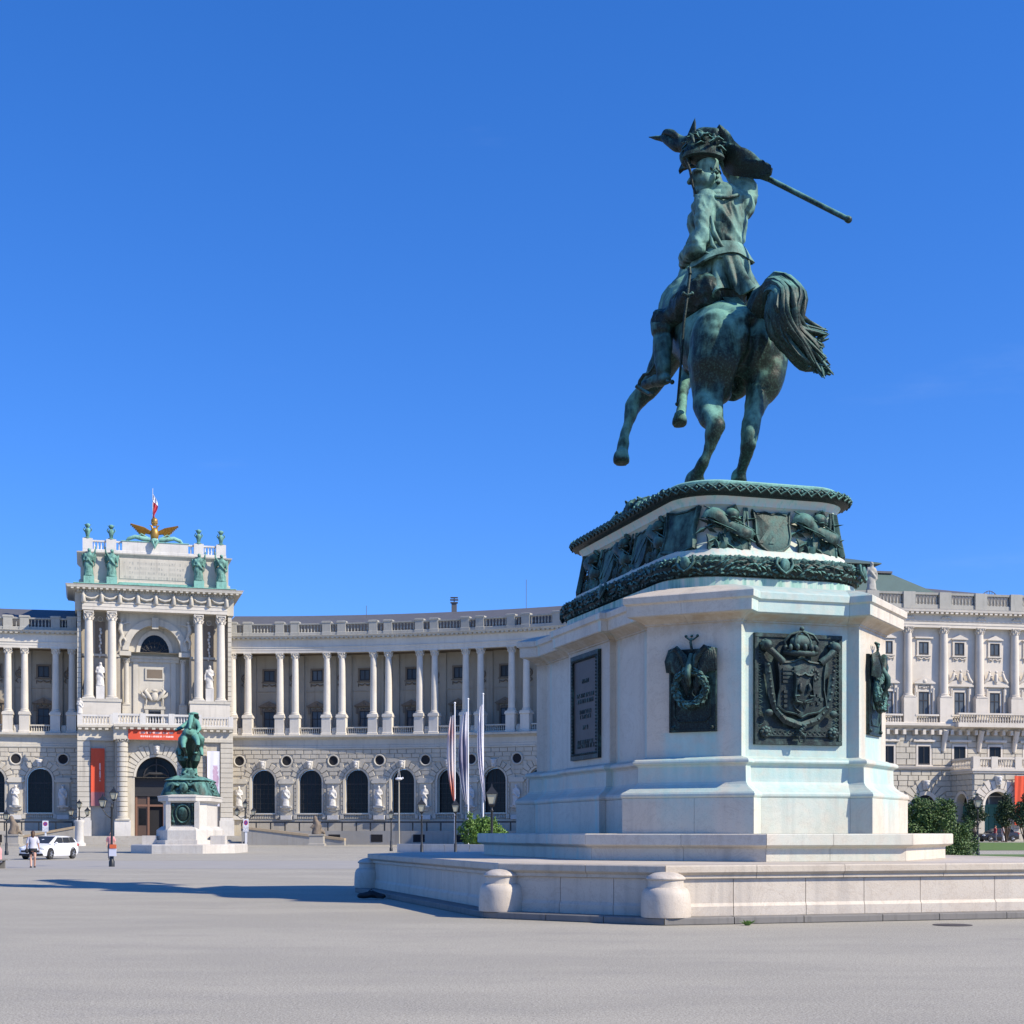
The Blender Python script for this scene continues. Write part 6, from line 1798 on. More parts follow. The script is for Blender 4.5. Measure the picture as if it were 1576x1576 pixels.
for s in (-1, 1):
    mb.tube([(s * 1.35, -.3, .35), (s * .95, -.4, .75), (s * .8, -.4, 1.25)], [.16, .2, .16], 8, None, True); mb.ball((s * .78, -.42, 1.52), .14, 8, 6); mb.tube([(s * .85, -.4, 1.2), (s * .4, -.4, 1.05)], [.08, .06], 6)
    mb.box(s * 1.2 - .14, s * 1.2 + .14, -.25, 0, -1.0, -.16)
mb.tube([(0, -.35, .5), (0, -.4, 1.15)], [.26, .2], 8, None, True); mb.ball((0, -.42, 1.5), .16, 8, 6); mb.ball((0, -.3, .3), (.3, .15, .2), 8, 6)
PED_C = mb.mesh('curved_pediment', M['palace_white'], 60)
mb = MB(); mb.prism_y([(-1.0, 0), (1.0, 0), (1.0, .1), (0, .55), (-1.0, .1)], -.3, 0); PED_S = mb.mesh('small_pediment', M['palace_white'])
rail = []
for i in range(-2, 6):
    u = i * 4.42
    if u > KU1: break
    column_set(K, u, -.1, 17.0, KCOL)
    kb('column_pedestal', 'palace_white', (u - .78, u + .78, -.5, .55, 14.12, 17.0))
    c = u + 2.05
    put_window(K, KW_S, c, -.35, 22.0); K.put('window_surround', KS_S, c, -.44, 22.0); K.put('festoon', KF, c, -.44, 21.65, None, (.85, 1, .9))
    if i != 0: K.put('small_pediment', PED_S, c, -.44, 23.75)
    else: kb('window_cornice', 'palace_white', (c - 1.1, c + 1.1, -.44, -.15, 23.8, 23.98))
    put_window(K, KW_T, c, -.35, 14.95); K.put('window_surround', KS_T, c, -.44, 14.95)
    if i in (1, 2, 3): K.put('curved_pediment', PED_C, c, -.44, 18.5, None, (1.05, 1, 1.05))
    else: K.put('pediment', PED_F, c, -.44, 18.5, None, (1.05, 1, 1.05))
    for s in (-1, 1):
        cc = MB(); cc.lathe([(.2, 0), (.17, .2), (.15, 2.9), (.2, 3.0), (.2, 3.15)], n=8); K.put('window_colonnette', cc.mesh('window_colonnette', M['palace_white'], 50), c + s * 1.1, -.25, 14.95)
    put_window(K, KW_M, c, -.28, 9.4); K.put('window_surround', KS_M, c, -.38, 9.4)
    kb('window_hood', 'palace_white', (c - 1.35, c + 1.35, -.4, .0, 11.95, 12.2))
    balusters(K, 'baluster_row', c - 1.4, c + 1.4, .35, 14.15, 14.85, .3, M['palace_white'], None, 6, 1.1); kb('balcony_rail', 'palace_white', (c - 1.45, c + 1.45, .1, .6, 14.85, 15.05))
    # roof balustrade
    kb('parapet_pier', 'parapet', (u - .72, u + .72, -.5, .35, 27.1, 29.05))
    balusters(K, 'parapet_balusters', u + .75, u + 3.67, -.05, 27.65, 28.75, .37, M['parapet'], None, 6, 1.35)
    for k in range(4): kb('corbel', 'palace_white', (u + .6 + k * 1.0, u + .95 + k * 1.0, -.4, .45, 12.75, 13.3))
band(K, 'parapet_base', KU0, KU1, [(-.4, 27.1), (.2, 27.1), (.2, 27.65), (-.4, 27.65)], M['parapet'], None, 50)
band(K, 'parapet_rail', KU0, KU1, [(-.4, 28.75), (.22, 28.75), (.25, 29.0), (-.4, 29.0)], M['parapet'], None, 50)
# frieze ornaments
mb = MB()
for s in (-1, 1): mb.tube([(0, -.05, 0), (s * .35, -.1, .12), (s * .6, -.06, -.1)], [.08, .12, .04], 6); mb.tube([(0, -.05, .0), (s * .15, -.1, .35)], [.08, .05], 6)
FO = mb.mesh('frieze_ornament', M['palace_white'], 60)
for i in range(-2, 6): K.put('frieze_ornament', FO, i * 4.42, .3, 26.05)
# rusticated walls with arched doors
def kholes(a, b):
    out = []
    for i in range(-1, 5):
        c = i * 4.42 + 2.05
        if 9.0 < b and a < 12.1: out.append((c - .98, c + .98))
    c = 2.2
    dist = max(0, (a + b) / 2 - 4.6)
    if b < 9:
        if a < 4.6: out.append((c - 1.5, c + 1.5))
        elif dist < 2.9: w = math.sqrt(2.9 ** 2 - dist ** 2); out.append((c - w, c + w))
    return out
rusticate(K, -5, 6.4, 9.3, 12.7, .62, 1.3, -.4, -.26, M['rustic'], kholes, rk)
rusticate(K, 6.4, 15.5, 9.3, 12.7, .62, 1.3, -.4, -.26, M['rustic'], kholes, rk)
rusticate(K, -5, 6.4, .2, 8.7, .62, 1.3, -.4, -.26, M['rustic'], kholes, rk)
voussoirs(K, 2.2, 4.6, 1.7, 2.75, 11, -.4, -.2, M['rustic'], rk)
arch_ring(K, 'arch_moulding', 2.2, 4.6, 1.25, 1.7, -.4, -.2, M['palace_white']); 
mb = K.mb(); q = [(2.2 - 1.25, 0.2)] + [(2.2 + 1.25 * math.cos(PI - PI * k / 14), 4.6 + 1.25 * math.sin(PI * k / 14)) for k in range(15)] + [(2.2 + 1.25, .2)]
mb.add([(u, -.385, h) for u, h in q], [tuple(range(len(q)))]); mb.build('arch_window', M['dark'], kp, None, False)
K.put('keystone', KEY, 2.2, -.2, 7.0)
# porch with arches and balcony
PU0, PU1, PD = 5.6, 18.2, 4.6
for u in (PU0, 9.6, 14.2): pass
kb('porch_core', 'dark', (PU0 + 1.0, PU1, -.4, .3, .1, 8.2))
def porch_arch(c, w, u0, u1):
    mb_ = arched_wall(K, 'porch_wall', u0, u1, .0, 8.2, c, w, .05, 4.6, PD, PD - .9, M['rustic'])
    voussoirs(K, c, 4.6, w / 2 + .32, w / 2 + 1.25, 13, PD, PD + .15, M['palace_white'], rk); arch_ring(K, 'arch_moulding', c, 4.6, w / 2, w / 2 + .3, PD - .2, PD + .12, M['palace_white'])
    K.put('keystone', KEY, c, PD + .05, 7.35)
porch_arch(8.5, 3.1, PU0, 10.9); porch_arch(13.3, 3.1, 10.9, PU1)
def pholes(a, b):
    out = []
    for c in (8.5, 13.3):
        dist = max(0, (a + b) / 2 - 4.6)
        if a < 4.6: out.append((c - 1.9, c + 1.9))
        elif dist < 3.15: w = math.sqrt(3.15 ** 2 - dist ** 2); out.append((c - w, c + w))
    return out
rusticate(K, PU0, 14.5, .2, 8.1, .62, 1.25, PD, PD + .12, M['rustic'], pholes, rk)
# its left flank, with a narrow arch
class Side(Flat):
    def map(self, u, d, h): return K.map(PU0 - d, PD - u, h)
    def rot(self, u): return KA - PI / 2
SD = Side(kp, KA)
arched_wall(SD, 'porch_flank', 0, 5.0, 0, 8.2, 2.6, 2.7, .05, 4.6, 0, -.9, M['rustic']); arch_ring(SD, 'arch_moulding', 2.6, 4.6, 1.35, 1.65, -.2, .1, M['palace_white'])
def sholes(a, b):
    if a < 4.6: return [(.95, 4.25)]
    dist = (a + b) / 2 - 4.6
    return [(2.6 - math.sqrt(max(0, 1.75 ** 2 - dist ** 2)), 2.6 + math.sqrt(max(0, 1.75 ** 2 - dist ** 2)))] if dist < 1.75 else []
STONES_SIDE = rusticate(SD, 0, 5.0, .2, 8.1, .62, 1.2, 0, .12, M['rustic'], sholes, rk)
mb = K.mb(); mb.box(PU0 - .2, PU1, -.3, PD + .25, 8.2, 8.45); mb.box(PU0 - .35, PU1, -.3, PD + .4, 8.45, 8.7); mb.build('porch_cornice', M['palace_white'], kp)
balusters(K, 'baluster_row', PU0 + .3, PU1, PD + .05, 8.85, 9.75, .33, M['palace_white'], None, 6, 1.2); kb('porch_rail', 'palace_white', (PU0 - .15, PU1, PD - .2, PD + .3, 9.75, 9.98)); kb('porch_rail_foot', 'palace_white', (PU0 - .15, PU1, PD - .2, PD + .3, 8.68, 8.86))
balusters(SD, 'baluster_row', .3, 4.8, -.1, 8.85, 9.75, .33, M['palace_white'], kp, 6, 1.2); 
mb = SD.mb(); mb.box(.2, 5.0, -.35, .15, 9.75, 9.98); mb.build('porch_rail', M['palace_white'], kp)
for u in (PU0 + .2, 8.0, 10.9): kb('porch_rail_pier', 'palace_white', (u - .4, u + .4, PD - .25, PD + .35, 8.7, 10.05))
# green doors set back in the arches
M['green'] = plain('green_door_paint', (.035, .13, .10), .5)
for c in (8.5, 13.3):
    d_ = kb('green_door', 'green', (c - 1.5, c + 1.5, 2.6, 2.75, .1, 4.5)); mb = K.mb()
    for k in range(5): mb.box(c - 1.45 + k * .7, c - 1.35 + k * .7, 2.74, 2.85, .2, 4.4)
    mb.box(c - 1.5, c + 1.5, 2.74, 2.88, 4.4, 4.75); mb.build('door_bars', M['green'], d_)
    g_ = kb('arch_glazing', 'curtain', (c - 1.7, c + 1.7, 2.5, 2.58, 4.75, 7.2)); mb = K.mb(); mb.box(c - .05, c + .05, 2.58, 2.7, 4.7, 6.6); mb.box(c - 1.7, c + 1.7, 2.58, 2.7, 5.6, 5.7); mb.build('glazing_bars', M['statue_stone'], g_)
mb = SD.mb(); mb.box(1.4, 3.8, -.8, -.7, .1, 4.6); mb.build('green_door', M['green'], kp)
# upper consoles carrying the balcony over the porch bays
for i in range(1, 5):
    mb = MB(); mb.tube([(0, 0, -2.4), (0, -.25, -1.4), (0, -.55, -.5), (0, -.75, 0)], [.25, .3, .35, .35], 8)
    K.put('console', mb.mesh('console', M['palace_white'], 50), i * 4.42, -.3, 13.3)
kb('long_balcony', 'palace_white', (5.4, KU1, -.3, 1.5, 13.6, 14.1)); balusters(K, 'baluster_row', 5.6, KU1 - .2, 1.3, 14.12, 15.0, .32, M['palace_white'], None, 6, 1.2); kb('long_balcony_rail', 'palace_white', (5.4, KU1, 1.05, 1.55, 15.0, 15.2))
# roof with green lantern
mb = K.mb()
mb.rings([[(KU0, -21.5, 27.1), (KU0, -1.2, 27.1), (KU1, -1.2, 27.1), (KU1, -21.5, 27.1)], [(KU0 + .4, -21.2, 29.2), (KU0 + .4, -1.6, 29.2), (KU1, -1.6, 28.6), (KU1, -21.2, 28.6)], [(-11, -12.5, 32.2), (-11, -9.5, 32.2), (-1, -9.5, 31.6), (-1, -12.5, 31.6)]])
mb.build('roof', M['roof'], kp)
M['greenroof'] = plain('weathered_copper_roof', (.075, .12, .105), .5, 0, .2, .8)
mb = K.mb(); mb.rings([[(u0, -16, h), (u0, d, h), (u1, d, h), (u1, -16, h)] for u0, u1, d, h in ((-14, 5.0, -3.2, 29.6), (-13.5, .5, -5.2, 31.9), (-13.4, .4, -5.3, 32.0))]); mb.build('copper_roof', M['greenroof'], kp)
kb('lantern_deck', 'roof', (-12, .4, -15, -5.0, 32.0, 32.25)); kb('lantern_wall', 'greenroof', (-10, -1.5, -13.5, -6.5, 32.2, 33.2))
mb = K.mb(); mb.rings([[(-11, -14.5, 33.2), (-11, -5.8, 33.2), (-.6, -5.8, 33.2), (-.6, -14.5, 33.2)], [(-11, -14.5, 33.35), (-11, -5.8, 33.35), (-.6, -5.8, 33.35), (-.6, -14.5, 33.35)], [(-8.5, -10.5, 34.8), (-8.5, -9.5, 34.8), (-7.4, -9.5, 34.8), (-7.4, -10.5, 34.8)]]); mb.build('lantern_roof', M['greenroof'], kp)
mb = MB(); mb.lathe([(.5, 0), (.45, .5), (.25, .7), (.15, 1.2), (.3, 1.4), (.1, 1.7), (.18, 2.0), (.06, 2.2), (.03, 3.2)], n=10); o = K.put('finial', mb.mesh('finial', M['roof'], 60), -7.2, -9.8, 34.5)
mb = K.mb()
for k in range(14): u = -10 + 8.4 * k / 13; mb.box(u - .08, u + .08, -6.5, -6.35, 32.3, 33.2)
tag(mb.build('lantern_bars', M['dark'], kp), kind='stuff')
mb = K.mb()
mb.tube([(12.0 + 2.6 * k / 8, -6, 29.6 + .9 * math.sin(PI * k / 8)) for k in range(9)], .05, 5)
for k in range(1, 8): u = 12.0 + 2.6 * k / 8; mb.tube([(u, -6, 29.2), (u, -6, 29.6 + .9 * math.sin(PI * k / 8))], .035, 5)
mb.build('roof_cage', M['roof'], kp)
# figure on the corner of the roof balustrade
o = K.top('roof_statue', FIG[0], -4.45, -.1, 29.05, 'weathered stone figure on the roof balustrade beside the big pedestal', 'statue', None, (1.25, 1.25, 1.25))
o.data = o.data.copy(); o.data.materials[0] = M['parapet']
# red banner at the right edge
mb = K.mb(); mb.sheet([[(10.25 + .18 * k, PD + .6 + .06 * math.sin(k * 1.7 + i * .3), 7.9 - i * .55) for k in range(9)] for i in range(11)], .03)
o = tag(mb.build('banner', M['red'], None, 70), 'orange red vertical banner on the porch at the right picture edge', 'banner'); o.location = KC
# ------------------------------------------------------------------ second equestrian monument in front of the portal
M['small_bronze'] = mk_bronze('small_statue_bronze', .55, up=1.1, green=(.12, .30, .24), streak=.8)
EZ = 114.0
EB = G(290, 1313); EB = Vector((W(294, 1280, EZ + 3).x, EZ + 3, 0))
EA = R(2)
ep = thing('monument_pedestal', 'small white marble pedestal of the distant equestrian monument before the portal', 'pedestal', EB, EA)
def estack(prof, poly, name, mat): 
    mb = MB(); mb.rings([[(x, y, z) for x, y in offset(poly, d)] for d, z in prof]); return mb.build(name, M[mat], ep)
M['marble2'] = mk_marble('bright_pedestal_marble', False, (.55, .525, .47))
E_D = octo(1.66, 3.4, .8, .9)
estack([(2.3, 0), (2.3, .62), (2.2, .68)], octo(1.66, 3.4, .8, .9), 'platform_step', 'marble2')
estack([(.75, .66), (.75, 1.0), (.5, 1.02), (.5, 1.75), (.4, 1.85), (.2, 2.0), (.12, 2.05)], E_D, 'pedestal_base', 'marble2')
estack([(0, 2.0), (0, 3.85)], E_D, 'pedestal_shaft', 'marble2')
estack([(.0, 3.8), (.1, 3.9), (.35, 4.0), (.38, 4.0), (.40, 4.28), (.45, 4.3), (.45, 4.38), (-.1, 4.5)], E_D, 'pedestal_cornice', 'marble2')
for s in (-1, 1):
    MB().box(s * 1.08 - .18, s * 1.08 + .18, -3.62, -3.3, .9, 4.0).build('pedestal_pilaster', M['marble2'], ep)
    MB().box(s * 2.6 - .55, s * 2.6 + .55, -3.2, -2.2, .66, 1.35).build('corner_stone', M['marble2'], ep)
mb = MB(); mb.box(-.86, .86, -3.48, -3.38, 2.15, 3.85)
pq = mb.build('plaque', M['plate_bronze'], ep)
mb = MB(); mb.tube([(.52 * math.cos(2 * PI * k / 20), -3.52, 3.0 + .68 * math.sin(2 * PI * k / 20)) for k in range(21)], .09, 7); mb.ball((0, -3.5, 3.0), (.42, .12, .56))
for s in (-1, 1):
    for z in (2.4, 3.6): mb.ball((s * .75, -3.5, z), (.16, .08, .16), 8, 6)
    mb.tube([(s * .7, -3.5, 2.5), (s * .85, -3.52, 3.0), (s * .7, -3.5, 3.5)], .07, 6)
mb.build('oval_shield', M['bronze'], pq, 60)
def eov(a, b, r): return oval(a, b, r, 8)
mb = MB(); mb.rings([[(x, y, z) for x, y in eov(1.95 + d, 3.2 + d, 1.0 + d)] for d, z in ((0, 4.35), (-.05, 4.6), (-.25, 5.0), (-.35, 5.4), (-.45, 5.5), (-.3, 5.62), (-.5, 5.75), (-1.2, 6.0))]); mb.build('bronze_plinth', M['bronze'], ep, 50)
mb = MB(); r = random.Random(4); 
for k in range(260):
    a = r.uniform(0, 2 * PI); d = r.uniform(.0, .2); z = r.uniform(4.45, 5.5); q = 1.86 - (z - 4.4) * .28
    c = Vector((q * math.cos(a), (q + 1.25) * math.sin(a), z)); t = Vector((r.uniform(-1, 1), r.uniform(-1, 1), r.uniform(-1, 1))).normalized()
    mb.tube([c - t * .22, c + t * .05 + Vector((.1 * math.cos(a), .1 * math.sin(a), 0)), c + t * .22], [.05, .12, .04], 5)
mb.ball((0, -3.15, 5.0), (.35, .2, .42)); 
for s in (-1, 1): mb.tube([(s * .35, -3.1, 5.2), (s * .75, -3.1, 5.3), (s * 1.0, -3.0, 4.7)], [.1, .22, .1], 7)
tag(mb.build('plinth_relief', M['garland_bronze'], ep, 60), kind='stuff')
es = thing('equestrian_statue', 'green bronze rider on a rearing horse facing the camera, before the palace portal', 'statue', EB + Vector((0, 0, 5.8)))
SO2 = Vector(es.location)
def chain2(mb, pts, n=10):
    P = [W(a, b, c) - SO2 for a, b, c, _ in pts]; mb.tube(P, [p[3] for p in pts], n, None, True)
mb = MB()
chain2(mb, [(290, 1152, 116.2, .85), (291, 1142, 115.3, .85), (292, 1131, 114.4, .62)], 14)                      # trunk rising towards us
chain2(mb, [(292, 1129, 114.5, .52), (294, 1116, 114.3, .38), (295, 1107, 114.2, .28)]); chain2(mb, [(294.5, 1104, 114.0, .23), (293, 1112, 113.2, .19), (292, 1121, 112.7, .125)])
for s in (-1, 1): chain2(mb, [(294.5 + 3 * s, 1102, 114.0, .07), (294.5 + 4.5 * s, 1096.5, 114.0, .02)], 6)
chain2(mb, [(284, 1136, 114.2, .30), (282, 1145, 113.2, .20), (283, 1151, 112.6, .15), (286, 1158, 113.0, .10), (286, 1163, 113.3, .11), (286, 1166, 113.3, .16)]); chain2(mb, [(300, 1134, 114.2, .30), (304, 1141, 113.2, .20), (305, 1147, 112.7, .15), (302, 1152, 113.1, .10), (301, 1156, 113.4, .11), (301, 1159, 113.4, .16)])
chain2(mb, [(282, 1158, 116.2, .62), (281, 1170, 116.0, .38), (284, 1181, 116.6, .22), (282, 1192, 116.4, .17), (281, 1196, 116.2, .22)]); chain2(mb, [(299, 1158, 116.2, .62), (301, 1170, 116.0, .38), (299, 1181, 116.6, .22), (301, 1192, 116.4, .17), (301, 1196, 116.2, .22)])
chain2(mb, [(291, 1165, 117.3, .35), (292, 1185, 117.6, .30), (291, 1195, 117.4, .12)])
blob('horse', mb, M['small_bronze'], es, .045, 1, .03, 1.8)
mb = MB()
chain2(mb, [(295, 1128, 116.2, .5), (296, 1116, 116.1, .46), (297, 1108, 116.1, .30)], 12); chain2(mb, [(297, 1105, 116.1, .16), (297, 1101, 116.0, .22)]); mb.ball(W(298, 1099, 116.0) - SO2, (.42, .3, .16)); 
chain2(mb, [(290, 1112, 116, .22), (280, 1119, 115.0, .18), (271, 1124, 114.2, .13)]); chain2(mb, [(303, 1112, 116, .22), (307, 1122, 115.6, .18), (303, 1128, 115, .14)])
chain2(mb, [(301, 1130, 116, .34), (310, 1138, 115.4, .28), (309, 1152, 115.4, .20), (311, 1162, 114.9, .12)]); chain2(mb, [(290, 1130, 116, .34), (279, 1138, 115.4, .28), (278, 1152, 115.4, .20), (276, 1162, 114.9, .12)])
mb.tube([W(301, 1100, 116) - SO2, W(303, 1104, 116.2) - SO2, W(302, 1110, 116.3) - SO2], [.2, .22, .14], 8)
blob('rider', mb, M['small_bronze'], es, .06, 1, .02, 2.4)
mb = MB(); r = random.Random(3)
for k in range(12): chain2(mb, [(290 + r.uniform(-4, 6), 1184, 115.4, .12), (290 + r.uniform(-8, 10), 1191, 114.9, .18), (288 + r.uniform(-10, 14), 1198, 114.6, .16)], 7)
mb.build('rock_support', M['bronze'], es, 60)
# ------------------------------------------------------------------ things on the square
M['black'] = plain('black_lamp_paint', (.018, .02, .022), .45)
M['lampglass'] = plain('frosted_lamp_glass', (.50, .47, .34), .3, 0, .1, 3)
M['white_paint'] = plain('white_paint', (.72, .72, .72), .5, 0, .05)
M['leaf'] = None
def lantern(mb_f, mb_g, c, k=1.0):
    """four sided street lantern, foot at c"""
    x, y, z = c
    def ring(w, h): return [(x + sx_ * w * k, y + sy_ * w * k, z + h * k) for sx_, sy_ in ((-1, -1), (1, -1), (1, 1), (-1, 1))]
    mb_g.rings([ring(.13, .06), ring(.24, .52)])
    mb_f.rings([ring(.05, -.1), ring(.15, 0), ring(.15, .06)]); mb_f.rings([ring(.28, .52), ring(.28, .56), ring(.12, .76), ring(.10, .80), ring(.05, .86), ring(.02, 1.02)])
    for a, b in zip(ring(.14, .05), ring(.255, .53)): mb_f.tube([a, b], .018 * k, 5)
def lamp_post(base, h, label, heads=((0, 0),), k=1.0, group='lantern posts on the square'):
    t = thing('lamp_post', label, 'street lamp', base, 0, group)
    mb = MB(); mb.lathe([(.14, 0), (.14, .25), (.10, .32), (.10, .8), (.065, .9), (.055, h * .5), (.05, h - .3), (.08, h - .25), (.04, h - .2), (.04, h - .1 * k)], n=10)
    for dx, dz in heads:
        if dx: mb.tube([(0, 0, h + dz - .55), (dx * .6, 0, h + dz - .35), (dx, 0, h + dz - .1)], .03, 6)
    mb.build('post', M['black'], t, 50)
    for dx, dz in heads:
        f, g = MB(), MB(); lantern(f, g, (dx, 0, h + dz), k)
        fo = f.build('lantern', M['black'], t, None); g.build('lantern_glass', M['lampglass'], fo)
    return t
lamp_post(G(172, 1334), 3.05, 'black post with two lanterns in front of the portal tower', ((.1, .1), (-.42, -.25)), .62)
lamp_post(G(602, 1310), 2.75, 'black lantern post standing left of the camera mast', ((0, 0),), .8)
lamp_post(W(649, 1280, 92) * 1 - Vector((0, 0, 1.65)), 2.85, 'black lantern post between the camera mast and the flags', ((0, 0),), .9)
lamp_post(W(701, 1280, 100) - Vector((0, 0, 1.65)), 2.95, 'black lantern post standing below the red and white flag', ((0, 0),), .9)
lamp_post(W(757, 1280, 67) - Vector((0, 0, 1.65)), 2.85, 'larger lantern post just left of the big pedestal', ((0, 0),), .95)
lamp_post(G(1505, 1317), 3.3, 'black lantern post on the lawn at the right', ((0, 0),), .95)
lamp_post(G(10, 1316), 2.5, 'black lantern post at the left picture edge', ((0, 0),), .7)
# candelabra on stone columns beside the portal steps
def candelabrum(base, label, stone_=True):
    t = thing('candelabrum', label, 'street lamp', base, 0, 'candelabra beside the portal')
    mb = MB(); mb.lathe([(.75, 0), (.75, .3), (.55, .4), (.5, 2.6), (.62, 2.8), (.6, 2.95), (.3, 3.0)], n=14) if stone_ else mb.lathe([(.3, 0), (.28, .4), (.12, .6), (.1, 3.0)], n=10)
    mb.build('stone_column' if stone_ else 'foot', M['statue_stone'] if stone_ else M['black'], t, 50)
    mb = MB(); mb.lathe([(.16, 2.95), (.1, 3.3), (.07, 4.2), (.12, 4.3), (.05, 4.4)], n=8)
    for s in (-1, 1): mb.tube([(0, 0, 3.4), (s * .5, 0, 3.2), (s * .95, 0, 3.5)], .05, 6)
    st = mb.build('stem', M['black'], t, 60)
    for x, z in ((-.95, 3.55), (.95, 3.55), (0, 4.4)):
        f, g = MB(), MB(); lantern(f, g, (x, 0, z), 1.0); fo = f.build('lantern', M['black'], t); g.build('lantern_glass', M['lampglass'], fo)
candelabrum(Vector((W(122, 1280, 172).x, 172, 0)), 'three armed lamp on a thick white stone column, left of the portal')
candelabrum(Vector((W(377.5, 1280, 172).x, 172, 0)), 'three armed black lamp standing right of the portal', False)
# no-parking signs
def sign_mat():
    m = N('no_parking_print'); P = m.co('Generated'); s = m.sep(P)
    x = m.math('SUBTRACT', s[0], .5); z = m.math('MULTIPLY', m.math('SUBTRACT', s[2], .70), 1.9)
    r_ = m.math('SQRT', m.math('ADD', m.math('MULTIPLY', x, x), m.math('MULTIPLY', z, z)))
    c = m.mix(m.mrange(r_, .36, .40, 1, 0), (.75, .75, .77), (.45, .03, .06)); c = m.mix(m.mrange(r_, .23, .27, 1, 0), c, (.05, .07, .35))
    d = m.math('ABSOLUTE', m.math('ADD', x, z)); c = m.mix(m.math('MULTIPLY', m.mrange(d, .05, .08, 1, 0), m.mrange(r_, .30, .34, 1, 0)), c, (.45, .03, .06))
    ln = m.math('MULTIPLY', m.mrange(m.noise(m.mapping(P, (3, 1, 24)), 1.0, 1), .5, .56), m.mrange(s[2], .36, .40, 1, 0)); c = m.mix(m.math('MULTIPLY', ln, .6), c, (.2, .2, .22))
    m.set(Base_Color=c, Roughness=.4); return m.m
SM = sign_mat()
def no_parking(base, h, w, bh, label, pw=.05):
    t = thing('no_parking_sign', label, 'sign', base, 0, 'no parking signs')
    MB().box(-pw, pw, .0, .06, 0, h).build('post', M['white_paint'], t); MB().box(-w / 2, w / 2, -.04, -.01, h - bh, h).build('sign_plate', SM, t)
no_parking(Vector((W(70, 1280, 101).x, 101, 0)), 2.4, .40, .75, 'white no parking sign behind the white car')
no_parking(Vector((W(378.5, 1280, 128).x, 128, 0)), 2.75, .46, 1.1, 'white no parking sign right of the small monument', .10)
# camera mast
t = thing('camera_mast', 'tall thin grey mast with a white camera, right of the arched windows', 'mast', G(614, 1303))
hm = (1303 - 1182) / 2285 * G(614, 1303).y
MB().tube([(0, 0, 0), (0, 0, hm - 1.2)], [.10, .07], 8).build('mast_pole', plain('galvanised_mast', (.34, .31, .24), .5), t, 60)
mb = MB(); mb.ball((0, -.1, hm - 1.2), (.42, .3, .16)); mb.tube([(.1, -.1, hm - 1.2), (.5, -.15, hm - 1.1)], .1, 8); mb.build('camera_head', M['white_paint'], t, 60)
MB().tube([(-.15, 0, hm - 1.1), (.02, 0, hm), (.15, 0, hm - 1.1)], .03, 6).build('bracket', M['white_paint'], t, 60)
# flagpoles
def flag_mat(name, stops):
    m = N(name); s = m.sep(m.co('Generated')); n = m.noise(m.mapping(m.co(), (3, 3, .8)), 1.2, 3)
    c = m.ramp(m.math('ADD', s[2], m.math('MULTIPLY', m.math('SUBTRACT', n, .5), .06)), stops); m.set(Base_Color=c, Roughness=.8); return m.m
FM = [flag_mat('red_white_flag', [(0, (.55, .13, .08)), (.16, (.55, .18, .12)), (.36, (.55, .47, .46)), (.62, (.5, .46, .48)), (.8, (.48, .30, .29)), (1, (.55, .55, .58))]),
      flag_mat('grey_print_flag', [(0, (.55, .55, .6)), (.25, (.45, .45, .5)), (.42, (.16, .15, .22)), (.7, (.25, .24, .32)), (.82, (.5, .5, .56)), (1, (.5, .5, .55))]),
      flag_mat('white_flag', [(0, (.62, .60, .68)), (.5, (.66, .64, .70)), (1, (.68, .68, .72))])]
FL_SPEC = [(700, 1082, 1100, 1232, -.85, 'hanging flag, pale above and orange red below, on the left of three flagpoles'), (720.5, 1076, 1095, 1238, -1.0, 'dark grey printed flag on the middle of three flagpoles'), (743.5, 1068, 1084, 1233, -.65, 'plain white flag on the right of three flagpoles')]
for i, (px, ptop, f0, f1, w, lab) in enumerate(FL_SPEC):
    z = 150.0; b = W(px, 1280, z); b.z = 0; k = z / 2285
    t = thing('flagpole', lab, 'flag', b, 0, 'three flagpoles beside the monument'); H = CAMH + (HZ - ptop) * k
    MB().tube([(0, 0, 0), (0, 0, H)], [.085, .06], 10).build('pole', M['white_paint'], t, 60); MB().ball((0, 0, H), .11, 8, 6).build('pole_cap', M['white_paint'], t, 60)
    zt, zb = CAMH + (HZ - f0) * k, CAMH + (HZ - f1) * k; g = []
    for j in range(22):
        tt = j / 21; zz = zt + (zb - zt) * tt; ww = w * (.12 + .88 * math.sin(PI * min(1, .08 + tt * .85)) ** .7) + .25 * tt
        g.append([(-.08 * (1 if i else 1) + ww * q / 7 + (.30 if i == 2 else .0) * tt * tt, .20 * math.sin(q * 1.9 + tt * 2.5 + i), zz - .25 * q / 7 * (1 - tt)) for q in range(8)])
    MB().sheet(g, .02).build('flag_cloth', FM[i], t, 70)
# low white wall, ramps, terrace rail
b0_, b1_ = W(611, 1280, 118), W(762, 1280, 112)
t = thing('low_wall', 'low pale stone wall segment beside the flagpoles', 'wall', (b0_.x, b0_.y, 0))
dv = Vector((b1_.x - b0_.x, b1_.y - b0_.y, 0)); n_ = 4
for i in range(n_):
    a = dv * (i / n_ + .002); b = dv * ((i + 1) / n_ - .002); nn = Vector((0, .5, 0))
    MB().rings([[a, b, b + nn, a + nn], [q + Vector((0, 0, .55)) for q in (a, b, b + nn, a + nn)]]).build('wall_stone', M['statue_stone'], t)
    MB().rings([[q + Vector((0, 0, .55)) for q in (a - nn * .1, b - nn * .1, b + nn * 1.1, a + nn * 1.1)], [q + Vector((0, 0, .68)) for q in (a - nn * .1, b - nn * .1, b + nn * 1.1, a + nn * 1.1)]]).build('wall_cap', M['statue_stone'], t)
